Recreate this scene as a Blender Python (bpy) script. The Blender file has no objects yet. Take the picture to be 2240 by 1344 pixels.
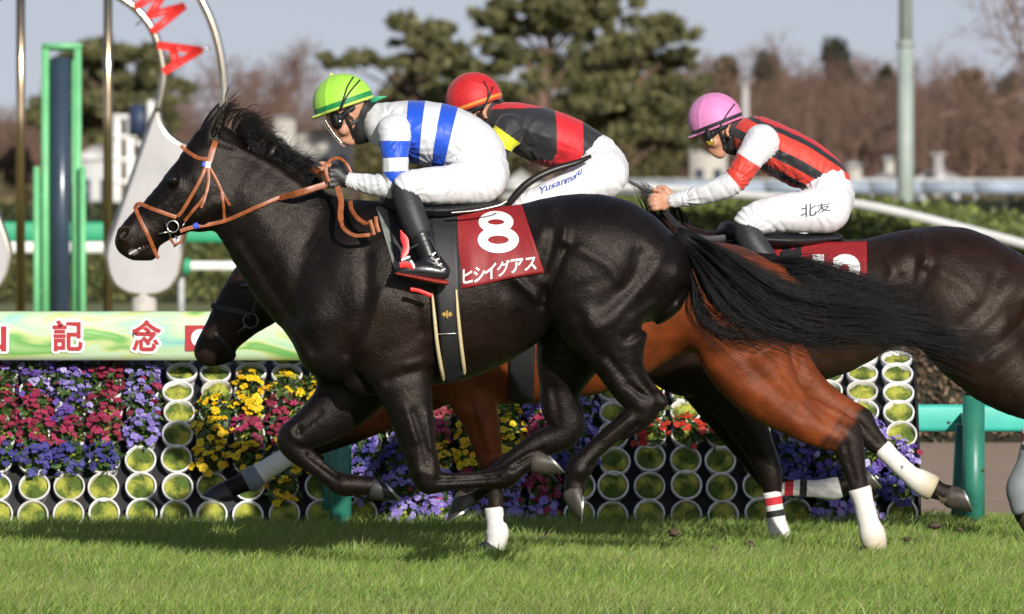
import bpy, bmesh, math, random
import numpy as np
from mathutils import Vector, Matrix

random.seed(7)
RNG = np.random.default_rng(11)
scene = bpy.context.scene
COL = scene.collection

# ------------------------------------------------------------------ camera, sky, sun, exposure
FPX, CX, HY, CH = 21200.0, 1120.0, 420.0, 1.6       # focal length in photo pixels, centre column, horizon row, eye height
cam_d = bpy.data.cameras.new('camera')
cam = bpy.data.objects.new('camera', cam_d)
COL.objects.link(cam)
cam.location = (0, 0, CH)
cam.rotation_euler = (math.radians(90), 0, 0)
cam_d.sensor_fit = 'HORIZONTAL'
cam_d.sensor_width = 36.0
cam_d.lens = 36.0 * FPX / 2240.0
cam_d.shift_y = -(672.0 - HY) / 2240.0
cam_d.clip_start = 0.5
cam_d.clip_end = 12000
cam_d.dof.use_dof = True
cam_d.dof.focus_distance = 40.4
cam_d.dof.aperture_fstop = 9.0
scene.camera = cam

SUN_EL, SUN_AZ = math.radians(20.5), math.radians(19)   # sun behind the camera, to its right
world = bpy.data.worlds.new('World')
scene.world = world
world.use_nodes = True
wn = world.node_tree.nodes
wn.clear()
sky = wn.new('ShaderNodeTexSky')
sky.sky_type = 'NISHITA'
sky.sun_disc = False
sky.sun_elevation = SUN_EL
sky.sun_rotation = math.pi - SUN_AZ
sky.air_density = 1.0
sky.dust_density = 1.0
sky.ozone_density = 3.0
bg = wn.new('ShaderNodeBackground')
bg.inputs['Strength'].default_value = 0.115
out = wn.new('ShaderNodeOutputWorld')
wl = world.node_tree.links
tcw = wn.new('ShaderNodeTexCoord'); sep = wn.new('ShaderNodeSeparateXYZ'); com = wn.new('ShaderNodeCombineXYZ')
mz = wn.new('ShaderNodeMath'); mz.operation = 'MULTIPLY_ADD'; mz.inputs[1].default_value = 0.82; mz.inputs[2].default_value = 0.18
ab = wn.new('ShaderNodeMath'); ab.operation = 'MAXIMUM'; ab.inputs[1].default_value = 0.0
nv = wn.new('ShaderNodeVectorMath'); nv.operation = 'NORMALIZE'
wl.new(tcw.outputs['Generated'], sep.inputs[0])
wl.new(sep.outputs[0], com.inputs[0]); wl.new(sep.outputs[1], com.inputs[1]); wl.new(sep.outputs[2], ab.inputs[0])
wl.new(ab.outputs[0], mz.inputs[0]); wl.new(mz.outputs[0], com.inputs[2])
wl.new(com.outputs[0], nv.inputs[0]); wl.new(nv.outputs[0], sky.inputs[0])
tint = wn.new('ShaderNodeMix'); tint.data_type = 'RGBA'; tint.blend_type = 'MULTIPLY'; tint.inputs[0].default_value = 1.0
tint.inputs[7].default_value = (1.06, 1.0, 1.0, 1)          # thin high haze evens the sky out
hs = wn.new('ShaderNodeHueSaturation'); hs.inputs['Saturation'].default_value = 0.42; hs.inputs['Value'].default_value = 0.84
ms = wn.new('ShaderNodeMapRange'); ms.inputs[1].default_value = 0.0; ms.inputs[2].default_value = 0.6; ms.inputs[3].default_value = 0.40; ms.inputs[4].default_value = 0.85
wl.new(sep.outputs[2], ms.inputs[0]); wl.new(ms.outputs[0], hs.inputs['Saturation'])       # hazy horizon, clearer blue overhead
wl.new(sky.outputs[0], hs.inputs['Color']); wl.new(hs.outputs[0], tint.inputs[6])
wl.new(tint.outputs[2], bg.inputs[0])
world.node_tree.links.new(bg.outputs[0], out.inputs[0])

sun_d = bpy.data.lights.new('sun', 'SUN')
sun_d.energy = 4.8
sun_d.angle = math.radians(0.53)
sun_d.color = (1.0, 0.955, 0.89)
sun = bpy.data.objects.new('sun', sun_d)
COL.objects.link(sun)
sv = Vector((math.sin(SUN_AZ) * math.cos(SUN_EL), -math.cos(SUN_AZ) * math.cos(SUN_EL), math.sin(SUN_EL)))
sun.rotation_euler = sv.to_track_quat('Z', 'Y').to_euler()

scene.view_settings.view_transform = 'Standard'
scene.view_settings.look = 'None'
scene.view_settings.gamma = 1.0
scene.view_settings.exposure = 0.06
scene.render.engine = 'CYCLES'
scene.cycles.use_denoising = True
scene.cycles.max_bounces = 6
scene.cycles.transparent_max_bounces = 8


# ------------------------------------------------------------------ helpers
def P(px, py, Y):
    """the point that stands Y metres in front of the lens where the photo shows pixel (px, py)"""
    return ((px - CX) * Y / FPX, Y, CH - (py - HY) * Y / FPX)


def tag(o, label=None, cat=None, group=None, kind=None):
    if label: o['label'] = label
    if cat: o['category'] = cat
    if group: o['group'] = group
    if kind: o['kind'] = kind
    return o


def empty(name, loc, label=None, cat=None, group=None):
    o = bpy.data.objects.new(name, None)
    o.empty_display_size = 0.1
    o.location = loc
    COL.objects.link(o)
    return tag(o, label, cat, group)


def attach(o, parent):
    """parent while the child keeps its world place (parents are never rotated or scaled before attaching)"""
    if parent is not None:
        o.parent = parent
        loc = Vector((0, 0, 0))
        p = parent
        while p is not None:
            loc += p.location
            p = p.parent
        o.location = Vector(o.location) - loc
    return o


def mk_mesh(name, V, Fq, smooth=True):
    """mesh from an (n,3) array and a list of face arrays, each (m,3) or (m,4)"""
    me = bpy.data.meshes.new(name)
    V = np.asarray(V, dtype=np.float32)
    if not isinstance(Fq, (list, tuple)):
        Fq = [Fq]
    Fq = [np.asarray(f, dtype=np.int32) for f in Fq if len(f)]
    me.vertices.add(len(V))
    me.vertices.foreach_set('co', V.ravel())
    nl = sum(f.size for f in Fq)
    npoly = sum(len(f) for f in Fq)
    me.loops.add(nl)
    me.polygons.add(npoly)
    me.loops.foreach_set('vertex_index', np.concatenate([f.ravel() for f in Fq]))
    tot = np.concatenate([np.full(len(f), f.shape[1], np.int32) for f in Fq])
    start = np.concatenate([[0], np.cumsum(tot)[:-1]]).astype(np.int32)
    me.polygons.foreach_set('loop_start', start)
    me.polygons.foreach_set('loop_total', tot)
    if smooth:
        me.polygons.foreach_set('use_smooth', np.ones(npoly, dtype=bool))
    me.update(calc_edges=True)
    me.validate()
    return me


def fattr(me, name, vals):
    a = me.attributes.new(name, 'FLOAT', 'POINT')
    a.data.foreach_set('value', np.asarray(vals, dtype=np.float32).ravel())


def cattr(me, name, cols):
    a = me.attributes.new(name, 'FLOAT_COLOR', 'POINT')
    c = np.ones((len(cols), 4), dtype=np.float32)
    c[:, :3] = cols
    a.data.foreach_set('color', c.ravel())


def obj(name, me, mat=None, parent=None, loc=None):
    o = bpy.data.objects.new(name, me)
    COL.objects.link(o)
    if mat is not None and me is not None and len(me.materials) == 0:
        for m in (mat if isinstance(mat, (list, tuple)) else [mat]):
            me.materials.append(m)
    if loc is not None:
        o.location = loc
    attach(o, parent)
    return o


class MB:
    """collects simple solids into one mesh"""
    def __init__(s):
        s.V, s.Q, s.T, s.n = [], [], [], 0

    def add(s, V, Q=None, T=None):
        V = np.asarray(V, float)
        s.V.append(V)
        if Q is not None and len(Q): s.Q.append(np.asarray(Q) + s.n)
        if T is not None and len(T): s.T.append(np.asarray(T) + s.n)
        s.n += len(V)
        return s

    def box(s, c, d, rot=None):
        v = np.array([[x, y, z] for x in (-.5, .5) for y in (-.5, .5) for z in (-.5, .5)]) * np.array(d)
        if rot is not None: v = v @ np.array(rot).T
        v = v + np.array(c)
        return s.add(v, [[0, 1, 3, 2], [4, 6, 7, 5], [0, 4, 5, 1], [2, 3, 7, 6], [0, 2, 6, 4], [1, 5, 7, 3]])

    def tube(s, pts, r, n=8, cap=True, flat=1.0):
        pts = np.asarray(pts, float)
        m = len(pts)
        r = np.broadcast_to(np.asarray(r, float), (m,))
        t = np.gradient(pts, axis=0)
        t /= np.linalg.norm(t, axis=1)[:, None] + 1e-12
        up = np.array([0, 1, 0.]) if abs(t[0][1]) < 0.9 else np.array([1., 0, 0])
        V = []
        for i in range(m):
            a = np.cross(t[i], up); a /= np.linalg.norm(a) + 1e-12
            b = np.cross(a, t[i]); up = b
            ang = np.arange(n) * 2 * math.pi / n
            V.append(pts[i] + r[i] * (np.cos(ang)[:, None] * a + flat * np.sin(ang)[:, None] * b))
        V = np.concatenate(V)
        Q = []
        for i in range(m - 1):
            for j in range(n):
                k = (j + 1) % n
                Q.append([i * n + j, i * n + k, (i + 1) * n + k, (i + 1) * n + j])
        T = []
        if cap:
            V = np.concatenate([V, pts[:1], pts[-1:]])
            for j in range(n):
                k = (j + 1) % n
                T.append([m * n, k, j]); T.append([m * n + 1, (m - 1) * n + j, (m - 1) * n + k])
        return s.add(V, Q, T)

    def lathe(s, prof, n=20, M=None, loc=(0, 0, 0)):
        """profile of (r, z) turned about z"""
        ang = np.arange(n) * 2 * math.pi / n
        V = np.concatenate([np.stack([r * np.cos(ang), r * np.sin(ang), np.full(n, z)], 1) for r, z in prof])
        if M is not None: V = V @ np.array(M).T
        V = V + np.array(loc)
        Q = [[i * n + j, i * n + (j + 1) % n, (i + 1) * n + (j + 1) % n, (i + 1) * n + j] for i in range(len(prof) - 1) for j in range(n)]
        return s.add(V, Q)

    def prism(s, poly, y0, y1):
        """outline of (x, z) given a thickness from y0 to y1"""
        n = len(poly)
        V = [(x, y0, z) for x, z in poly] + [(x, y1, z) for x, z in poly]
        Q = [[i, (i + 1) % n, n + (i + 1) % n, n + i] for i in range(n)]
        me = bmesh.new()
        vs = [me.verts.new(v) for v in V]
        f1 = me.faces.new(vs[:n]); f2 = me.faces.new(vs[n:][::-1])
        r = bmesh.ops.triangulate(me, faces=[f1, f2])
        me.verts.index_update()
        T = [[v.index for v in f.verts] for f in me.faces]
        me.free()
        return s.add(V, Q, T)

    def mesh(s, name, smooth=True):
        return mk_mesh(name, np.concatenate(s.V), [np.concatenate(x) for x in (s.Q, s.T) if x], smooth)

    def build(s, name, mat, parent=None, smooth=True):
        return obj(name, s.mesh(name, smooth), mat, parent)


def shade_auto(o, deg=35):
    me = o.data
    bm = bmesh.new(); bm.from_mesh(me)
    a = math.radians(deg)
    bmesh.ops.recalc_face_normals(bm, faces=bm.faces[:])
    for e in bm.edges:
        e.smooth = len(e.link_faces) == 2 and e.calc_face_angle(0) < a
    bm.to_mesh(me); bm.free()
    return o


def spline(pts, n=4):
    """Catmull-Rom through rows of any width"""
    p = np.asarray(pts, float)
    if len(p) < 3: 
        t = np.linspace(0, 1, n + 1)[:, None]
        return p[0] * (1 - t) + p[-1] * t if len(p) == 2 else p
    q = np.concatenate([2 * p[:1] - p[1:2], p, 2 * p[-1:] - p[-2:-1]])
    o = []
    for i in range(1, len(q) - 2):
        for j in range(n):
            t = j / n
            a, b, c, d = q[i - 1], q[i], q[i + 1], q[i + 2]
            o.append(0.5 * (2 * b + (c - a) * t + (2 * a - 5 * b + 4 * c - d) * t * t + (3 * b - a - 3 * c + d) * t ** 3))
    o.append(p[-1])
    return np.array(o)


# ------------------------------------------------------------------ solid modelling on a grid, for bodies and clothes
class Field:
    def __init__(s, lo, hi, h):
        s.h = h
        s.lo = np.array(lo, float) - 3 * h
        n = np.ceil((np.array(hi, float) - s.lo) / h).astype(int) + 4
        s.n = n
        s.f = np.full(n, 0.5, np.float32)
        s.ax = [(s.lo[i] + h * np.arange(n[i])).astype(np.float32) for i in range(3)]

    def sl(s, lo, hi):
        a = np.clip(np.floor((np.array(lo) - s.lo) / s.h).astype(int), 0, s.n - 1)
        b = np.clip(np.ceil((np.array(hi) - s.lo) / s.h).astype(int) + 1, 1, s.n)
        b = np.maximum(b, a + 1)
        return tuple(slice(a[i], b[i]) for i in range(3))

    def grid(s, sl):
        return (s.ax[0][sl[0]][:, None, None], s.ax[1][sl[1]][None, :, None], s.ax[2][sl[2]][None, None, :])

    def join(s, sl, d, k=0.0, sub=False):
        a = s.f[sl]
        if sub:
            d = -d
            if k > 0:
                hh = np.maximum(k - np.abs(a - d), 0) / k
                s.f[sl] = np.maximum(a, d) + hh * hh * k * 0.25
            else:
                s.f[sl] = np.maximum(a, d)
        elif k > 0:
            hh = np.maximum(k - np.abs(a - d), 0) / k
            s.f[sl] = np.minimum(a, d) - hh * hh * k * 0.25
        else:
            s.f[sl] = np.minimum(a, d)

    def chain(s, W, k=0.03, n=4, sub=False):
        """W rows: x, y, z, r, sy (thickness across the body / in its plane)"""
        W = spline(W, n) if len(W) > 1 else np.asarray(W, float)
        m = 0.05 + k
        R = (W[:, 3] * np.maximum(1, W[:, 4]))[:, None]
        lo = (W[:, :3] - R).min(0) - m
        hi = (W[:, :3] + R).max(0) + m
        big = s.sl(lo, hi)
        tmp = np.full(s.f[big].shape, 0.5, np.float32)
        off = [b.start for b in big]
        for i in range(max(1, len(W) - 1)):
            a = W[i]; b = W[min(i + 1, len(W) - 1)]
            r = max(a[3] * max(1, a[4]), b[3] * max(1, b[4]))
            sl = s.sl(np.minimum(a[:3], b[:3]) - r - m, np.maximum(a[:3], b[:3]) + r + m)
            sl = tuple(slice(max(q.start, w.start), min(q.stop, w.stop)) for q, w in zip(sl, big))
            X, Y, Z = s.grid(sl)
            e = b[:3] - a[:3]
            ee = float(e @ e)
            if ee > 1e-12:
                t = ((X - a[0]) * e[0] + (Y - a[1]) * e[1] + (Z - a[2]) * e[2]) / ee
                t = np.clip(t, 0, 1).astype(np.float32)
            else:
                t = np.float32(0)
            qx = X - a[0] - t * e[0]
            sy = a[4] + t * (b[4] - a[4])
            qy = (Y - a[1] - t * e[1]) / sy
            qz = Z - a[2] - t * e[2]
            d = np.sqrt(qx * qx + qy * qy + qz * qz) - (a[3] + t * (b[3] - a[3]))
            loc = tuple(slice(sl[j].start - off[j], sl[j].stop - off[j]) for j in range(3))
            tmp[loc] = np.minimum(tmp[loc], d)
        s.join(big, tmp, k, sub)

    def ell(s, c, rad, rot=0.0, k=0.02, sub=False):
        """ellipsoid, turned by rot about the depth axis"""
        m = max(rad) + 0.04 + k
        sl = s.sl(np.array(c) - m, np.array(c) + m)
        X, Y, Z = s.grid(sl)
        cr, sr = math.cos(rot), math.sin(rot)
        x = (X - c[0]) * cr + (Z - c[2]) * sr
        z = -(X - c[0]) * sr + (Z - c[2]) * cr
        y = Y - c[1]
        k0 = np.sqrt((x / rad[0]) ** 2 + (y / rad[1]) ** 2 + (z / rad[2]) ** 2)
        k1 = np.sqrt((x / rad[0] ** 2) ** 2 + (y / rad[1] ** 2) ** 2 + (z / rad[2] ** 2) ** 2) + 1e-6
        s.join(sl, (k0 * (k0 - 1) / k1).astype(np.float32), k, sub)

    def plane_cut(s, p, nrm, k=0.004):
        """keep what lies behind the plane (opposite to nrm)"""
        X, Y, Z = s.grid(tuple(slice(0, n) for n in s.n))
        d = (X - p[0]) * nrm[0] + (Y - p[1]) * nrm[1] + (Z - p[2]) * nrm[2]
        a = s.f
        hh = np.maximum(k - np.abs(a - d), 0) / k
        s.f = (np.maximum(a, d) + hh * hh * k * 0.25).astype(np.float32)

    def relief(s, strokes, yr, y0=-1e9, y1=1e9):
        """muscle relief: strokes of (pixel polyline, width px, height mm) raise or groove the flanks"""
        X = s.ax[0][:, None]; Z = s.ax[2][None, :]
        g = np.zeros((s.n[0], s.n[2]), np.float32)
        for pts, w, amp in strokes:
            p = spline(pts, 3) if len(pts) > 2 else np.asarray(pts, float)
            q = np.array([P(a, b, yr) for a, b in p])[:, [0, 2]]
            sg = w * yr / FPX
            d2 = np.full(g.shape, 1e3, np.float32)
            if len(q) == 1:
                d2 = (X - q[0][0]) ** 2 + (Z - q[0][1]) ** 2
            for a, b in zip(q[:-1], q[1:]):
                e = b - a
                t = np.clip(((X - a[0]) * e[0] + (Z - a[1]) * e[1]) / (e @ e + 1e-12), 0, 1)
                d2 = np.minimum(d2, (X - a[0] - t * e[0]) ** 2 + (Z - a[1] - t * e[1]) ** 2)
            g += (amp * 0.001) * np.exp(-d2 / (2 * sg * sg))
        ym = ((s.ax[1] >= y0) & (s.ax[1] <= y1)).astype(np.float32)
        s.f -= g[:, None, :] * ym[None, :, None]

    def surf(s, x, z, far=False):
        """depth of the near (or far) surface at x, z, or None"""
        i = int(round((x - s.lo[0]) / s.h)); k = int(round((z - s.lo[2]) / s.h))
        if i < 0 or k < 0 or i >= s.n[0] or k >= s.n[2]: return None
        c = s.f[i, :, k]
        w = np.nonzero(c < 0)[0]
        if not len(w): return None
        j = w[-1] if far else w[0]
        jj = j + 1 if far else j - 1
        t = c[jj] / (c[jj] - c[j] + 1e-9)
        return float(s.ax[1][jj] + t * (s.ax[1][j] - s.ax[1][jj]))

    def surf_px(s, px, py, yg):
        """near surface under pixel px, py"""
        y = yg
        for _ in range(3):
            x, _, z = P(px, py, y)
            r = s.surf(x, z)
            if r is None: return None
            y = r
        return y

    def mesh(s, smooth=3):
        f = s.f
        ins = f < 0
        nx, ny, nz = f.shape
        S = np.zeros((nx - 1, ny - 1, nz - 1), np.int8)
        cor = [(i, j, k) for i in (0, 1) for j in (0, 1) for k in (0, 1)]
        for i, j, k in cor:
            S += ins[i:nx - 1 + i, j:ny - 1 + j, k:nz - 1 + k]
        act = (S > 0) & (S < 8)
        idx = np.argwhere(act)
        cv = {c: f[idx[:, 0] + c[0], idx[:, 1] + c[1], idx[:, 2] + c[2]].astype(np.float64) for c in cor}
        acc = np.zeros((len(idx), 3)); cnt = np.zeros(len(idx))
        for a in cor:
            for ax in range(3):
                if a[ax] == 0:
                    b = list(a); b[ax] = 1; b = tuple(b)
                    va, vb = cv[a], cv[b]
                    cr = (va < 0) != (vb < 0)
                    t = np.where(cr, va / np.where(cr, va - vb, 1), 0)
                    p = np.tile(np.array(a, float), (len(idx), 1))
                    p[:, ax] = t
                    acc += p * cr[:, None]; cnt += cr
        V = (idx + acc / cnt[:, None]) * s.h + s.lo
        vid = np.full(act.shape, -1, np.int32)
        vid[act] = np.arange(len(idx), dtype=np.int32)
        Q = []
        for ax in range(3):
            u, w = [(1, 2), (2, 0), (0, 1)][ax]
            sa = [slice(1, -1)] * 3; sb = [slice(1, -1)] * 3
            sa[ax] = slice(0, -1); sb[ax] = slice(1, None)
            A = ins[tuple(sa)]; B = ins[tuple(sb)]
            e = np.argwhere(A != B)
            if not len(e): continue
            flip = A[e[:, 0], e[:, 1], e[:, 2]]
            o = np.ones(3, int); o[ax] = 0
            e = e + o
            def cell(du, dw):
                c = e.copy(); c[:, u] += du; c[:, w] += dw
                return vid[c[:, 0], c[:, 1], c[:, 2]]
            q = np.stack([cell(-1, -1), cell(0, -1), cell(0, 0), cell(-1, 0)], 1)
            q[~flip] = q[~flip][:, ::-1]
            Q.append(q)
        Q = np.concatenate(Q)
        Q = Q[(Q >= 0).all(1)]
        if smooth:
            E = np.concatenate([Q[:, [0, 1]], Q[:, [1, 2]], Q[:, [2, 3]], Q[:, [3, 0]]])
            deg = np.bincount(E[:, 0], minlength=len(V)) + np.bincount(E[:, 1], minlength=len(V))
            deg = np.maximum(deg, 1)
            for it in range(smooth * 2):
                lam = 0.55 if it % 2 == 0 else -0.5
                L = np.zeros_like(V)
                for c in range(3):
                    L[:, c] = np.bincount(E[:, 0], V[E[:, 1], c], len(V)) + np.bincount(E[:, 1], V[E[:, 0], c], len(V))
                V = V + lam * (L / deg[:, None] - V)
        return V, Q


def W(pts, Y):
    """pixel stations (x, y, r, sy, depth offset) to world rows"""
    o = []
    for p in pts:
        px, py, r = p[:3]
        sy = p[3] if len(p) > 3 else 1.0
        yo = p[4] if len(p) > 4 else 0.0
        x, y, z = P(px, py, Y + yo)
        o.append((x, y, z, r * (Y + yo) / FPX, sy))
    return np.array(o)


def bounds(rows, pad=0.05):
    A = np.concatenate(rows)
    R = (A[:, 3] * np.maximum(1, A[:, 4]))[:, None]
    return (A[:, :3] - R).min(0) - pad, (A[:, :3] + R).max(0) + pad


# ------------------------------------------------------------------ materials
def nt(name):
    m = bpy.data.materials.new(name)
    m.use_nodes = True
    t = m.node_tree
    return m, t, t.nodes['Principled BSDF'], t.nodes, t.links


def setin(b, **kw):
    names = {'rough': 'Roughness', 'spec': 'Specular IOR Level', 'metal': 'Metallic', 'coat': 'Coat Weight', 'coatr': 'Coat Roughness',
             'sheen': 'Sheen Weight', 'sheenr': 'Sheen Roughness', 'trans': 'Transmission Weight', 'sss': 'Subsurface Weight', 'alpha': 'Alpha', 'ior': 'IOR'}
    for k, v in kw.items():
        b.inputs[names[k]].default_value = v


def noise_tex(N, L, scale, detail=4, rough=0.55, stretch=None, coord='Object'):
    tc = N.new('ShaderNodeTexCoord')
    t = N.new('ShaderNodeTexNoise')
    t.inputs['Scale'].default_value = scale
    t.inputs['Detail'].default_value = detail
    t.inputs['Roughness'].default_value = rough
    if stretch is not None:
        mp = N.new('ShaderNodeMapping')
        mp.inputs['Scale'].default_value = stretch
        L.new(tc.outputs[coord], mp.inputs[0]); L.new(mp.outputs[0], t.inputs['Vector'])
    else:
        L.new(tc.outputs[coord], t.inputs['Vector'])
    return t


def plain(name, col, rough=0.6, var=0.12, scale=12.0, bump=0.0, bscale=60.0, stretch=None, dist=0.004, **kw):
    """one base colour with grain: uneven tone, fine relief"""
    m, t, b, N, L = nt(name)
    nz = noise_tex(N, L, scale, 5, 0.6, stretch)
    r = N.new('ShaderNodeValToRGB')
    c = np.array(col)
    r.color_ramp.elements[0].position = 0.3; r.color_ramp.elements[1].position = 0.7
    r.color_ramp.elements[0].color = (*(c * (1 - var)), 1)
    r.color_ramp.elements[1].color = (*np.minimum(c * (1 + var), 0.95), 1)
    L.new(nz.outputs[0], r.inputs[0]); L.new(r.outputs[0], b.inputs['Base Color'])
    b.inputs['Roughness'].default_value = rough
    if bump:
        n2 = noise_tex(N, L, bscale, 4, 0.6, stretch)
        bp = N.new('ShaderNodeBump')
        bp.inputs['Strength'].default_value = bump
        bp.inputs['Distance'].default_value = dist
        L.new(n2.outputs[0], bp.inputs['Height']); L.new(bp.outputs[0], b.inputs['Normal'])
    setin(b, **kw)
    return m


def banded(name, attr, stops, rough=0.45, bump=0.35, bscale=26, dist=0.006, soft=False, sheen=0.15, stretch=None, **kw):
    """cloth whose colour changes along an attribute at the given stops: [(pos, colour), ...], positions 0..1"""
    m, t, b, N, L = nt(name)
    a = N.new('ShaderNodeAttribute'); a.attribute_name = attr
    r = N.new('ShaderNodeValToRGB')
    cr = r.color_ramp
    cr.interpolation = 'LINEAR' if soft else 'CONSTANT'
    while len(cr.elements) < len(stops): cr.elements.new(0.5)
    for e, (p, c) in zip(cr.elements, sorted(stops)):
        e.position = p; e.color = (*c, 1)
    L.new(a.outputs['Fac'], r.inputs[0])
    nz = noise_tex(N, L, 30, 3)
    mx = N.new('ShaderNodeMix'); mx.data_type = 'RGBA'; mx.blend_type = 'MULTIPLY'
    mr = N.new('ShaderNodeMapRange'); mr.inputs[3].default_value = 0.86; mr.inputs[4].default_value = 1.06
    L.new(nz.outputs[0], mr.inputs[0])
    mx.inputs[0].default_value = 1.0
    L.new(r.outputs[0], mx.inputs[6]); L.new(mr.outputs[0], mx.inputs[7])
    L.new(mx.outputs[2], b.inputs['Base Color'])
    b.inputs['Roughness'].default_value = rough
    n2 = noise_tex(N, L, bscale, 3, 0.5, stretch)
    n2.inputs['Distortion'].default_value = 0.6
    bp = N.new('ShaderNodeBump'); bp.inputs['Strength'].default_value = bump; bp.inputs['Distance'].default_value = dist
    L.new(n2.outputs[0], bp.inputs['Height']); L.new(bp.outputs[0], b.inputs['Normal'])
    setin(b, sheen=sheen, **kw)
    return m


def colattr_mat(name, attr='col', rough=0.55, bump=0.0, bscale=80, var=0.15, dist=0.003, stretch=None, rvar=0.0, trans=0.0, **kw):
    """colour that belongs to the thing itself, stored per point, with grain on top"""
    m, t, b, N, L = nt(name)
    a = N.new('ShaderNodeAttribute'); a.attribute_name = attr
    nz = noise_tex(N, L, bscale * 0.5, 5, 0.6, stretch)
    mr = N.new('ShaderNodeMapRange'); mr.inputs[3].default_value = 1 - var; mr.inputs[4].default_value = 1 + var
    L.new(nz.outputs[0], mr.inputs[0])
    mx = N.new('ShaderNodeMix'); mx.data_type = 'RGBA'; mx.blend_type = 'MULTIPLY'
    mx.inputs[0].default_value = 1.0
    L.new(a.outputs['Color'], mx.inputs[6]); L.new(mr.outputs[0], mx.inputs[7])
    L.new(mx.outputs[2], b.inputs['Base Color'])
    b.inputs['Roughness'].default_value = rough
    if rvar:
        n3 = noise_tex(N, L, 9, 5, 0.65)
        m3 = N.new('ShaderNodeMapRange'); m3.inputs[3].default_value = rough - rvar; m3.inputs[4].default_value = rough + rvar
        L.new(n3.outputs[0], m3.inputs[0]); L.new(m3.outputs[0], b.inputs['Roughness'])
    if bump:
        n2 = noise_tex(N, L, bscale, 4, 0.6, stretch)
        bp = N.new('ShaderNodeBump'); bp.inputs['Strength'].default_value = bump; bp.inputs['Distance'].default_value = dist
        L.new(n2.outputs[0], bp.inputs['Height']); L.new(bp.outputs[0], b.inputs['Normal'])
    setin(b, **kw)
    return m


# ------------------------------------------------------------------ lettering
def text_mesh(txt, bold=0.0, cuts=1.0):
    cu = bpy.data.curves.new('txt', 'FONT')
    cu.body = txt; cu.offset = bold; cu.resolution_u = 5; cu.align_x = 'CENTER'
    to = bpy.data.objects.new('txt', cu)
    COL.objects.link(to)
    bpy.context.view_layer.update()
    me = bpy.data.meshes.new_from_object(to.evaluated_get(bpy.context.evaluated_depsgraph_get()))
    bm = bmesh.new(); bm.from_mesh(me)
    bmesh.ops.triangulate(bm, faces=bm.faces[:])
    for lim in (0.25, 0.12):
        lim *= cuts
        es = [e for e in bm.edges if e.calc_length() > lim]
        if es:
            bmesh.ops.subdivide_edges(bm, edges=es, cuts=1, use_grid_fill=False)
            bmesh.ops.triangulate(bm, faces=bm.faces[:])
    bm.to_mesh(me); bm.free()
    V = np.array([v.co[:] for v in me.vertices]); T = np.array([p.vertices[:] for p in me.polygons])
    bpy.data.objects.remove(to); bpy.data.curves.remove(cu); bpy.data.meshes.remove(me)
    lo, hi = V.min(0), V.max(0)
    return V[:, 0], V[:, 1], T, lo, hi


def print_text(name, txt, at, box, mat, parent, bold=0.02, lift=.003, slant=(0, 0)):
    """flat lettering in the pixel box (x0, y0, x1, y1) lying on a surface function at(px, py, lift); slant shifts rows and columns"""
    x, y, T, lo, hi = text_mesh(txt, bold)
    u = (x - lo[0]) / (hi[0] - lo[0]); v = (y - lo[1]) / (hi[1] - lo[1])
    px = box[0] + u * (box[2] - box[0]) + slant[1] * (v - .5)
    py = box[3] + v * (box[1] - box[3]) + slant[0] * (u - .5)
    V = np.array([at(a, b, lift) for a, b in zip(px, py)])
    return obj(name, mk_mesh(name, V, T, False), mat, parent)


# ------------------------------------------------------------------ ground
def grass_ground(name, c1, c2, c3, s1=0.7, s2=9.0):
    m, t, b, N, L = nt(name)
    a = noise_tex(N, L, s1, 5, .6); f = noise_tex(N, L, s2, 6, .7)
    r1 = N.new('ShaderNodeValToRGB'); r1.color_ramp.elements[0].position = .35; r1.color_ramp.elements[1].position = .68
    r1.color_ramp.elements[0].color = (*c1, 1); r1.color_ramp.elements[1].color = (*c2, 1)
    mx = N.new('ShaderNodeMix'); mx.data_type = 'RGBA'
    mr = N.new('ShaderNodeMapRange'); mr.inputs[1].default_value = .45; mr.inputs[2].default_value = .75
    L.new(a.outputs[0], r1.inputs[0]); L.new(f.outputs[0], mr.inputs[0]); L.new(mr.outputs[0], mx.inputs[0])
    L.new(r1.outputs[0], mx.inputs[6]); mx.inputs[7].default_value = (*c3, 1)
    L.new(mx.outputs[2], b.inputs['Base Color'])
    bp = N.new('ShaderNodeBump'); bp.inputs['Strength'].default_value = .6; bp.inputs['Distance'].default_value = .03
    L.new(f.outputs[0], bp.inputs['Height']); L.new(bp.outputs[0], b.inputs['Normal'])
    b.inputs['Roughness'].default_value = .9
    return m


def sheet(name, x0, x1, y0, y1, z, mat, n=1):
    mb = MB()
    mb.add([(x0, y0, z), (x1, y0, z), (x1, y1, z), (x0, y1, z)], [[0, 1, 2, 3]])
    return tag(mb.build(name, mat, None, False), kind='structure')


M_TURF = grass_ground('turf_soil', (.09, .16, .03), (.13, .20, .04), (.06, .10, .022), 1.3, 30)
M_INFIELD = grass_ground('pale_winter_grass', (.20, .19, .07), (.13, .16, .05), (.24, .21, .09), .05, .8)
M_DIRT = grass_ground('raked_dirt', (.42, .30, .205), (.36, .25, .17), (.30, .21, .14), .8, 5)
for n_ in M_DIRT.node_tree.nodes:
    if n_.type == 'TEX_NOISE':
        mp_ = M_DIRT.node_tree.nodes.new('ShaderNodeMapping'); mp_.inputs['Scale'].default_value = (.18, 2.4, 1)
        lk_ = n_.inputs['Vector'].links[0]; src_ = lk_.from_socket
        M_DIRT.node_tree.links.new(src_, mp_.inputs[0]); M_DIRT.node_tree.links.new(mp_.outputs[0], n_.inputs['Vector'])
tag(sheet('ground', -3000, 3000, -300, 8000, -0.05, M_INFIELD), 'pale winter grass of the racecourse infield reaching the trees', 'ground')
tag(sheet('turf', -80, 80, -40, 46.5, 0.0, M_TURF), 'mown green turf track under the horses', 'turf')
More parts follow.
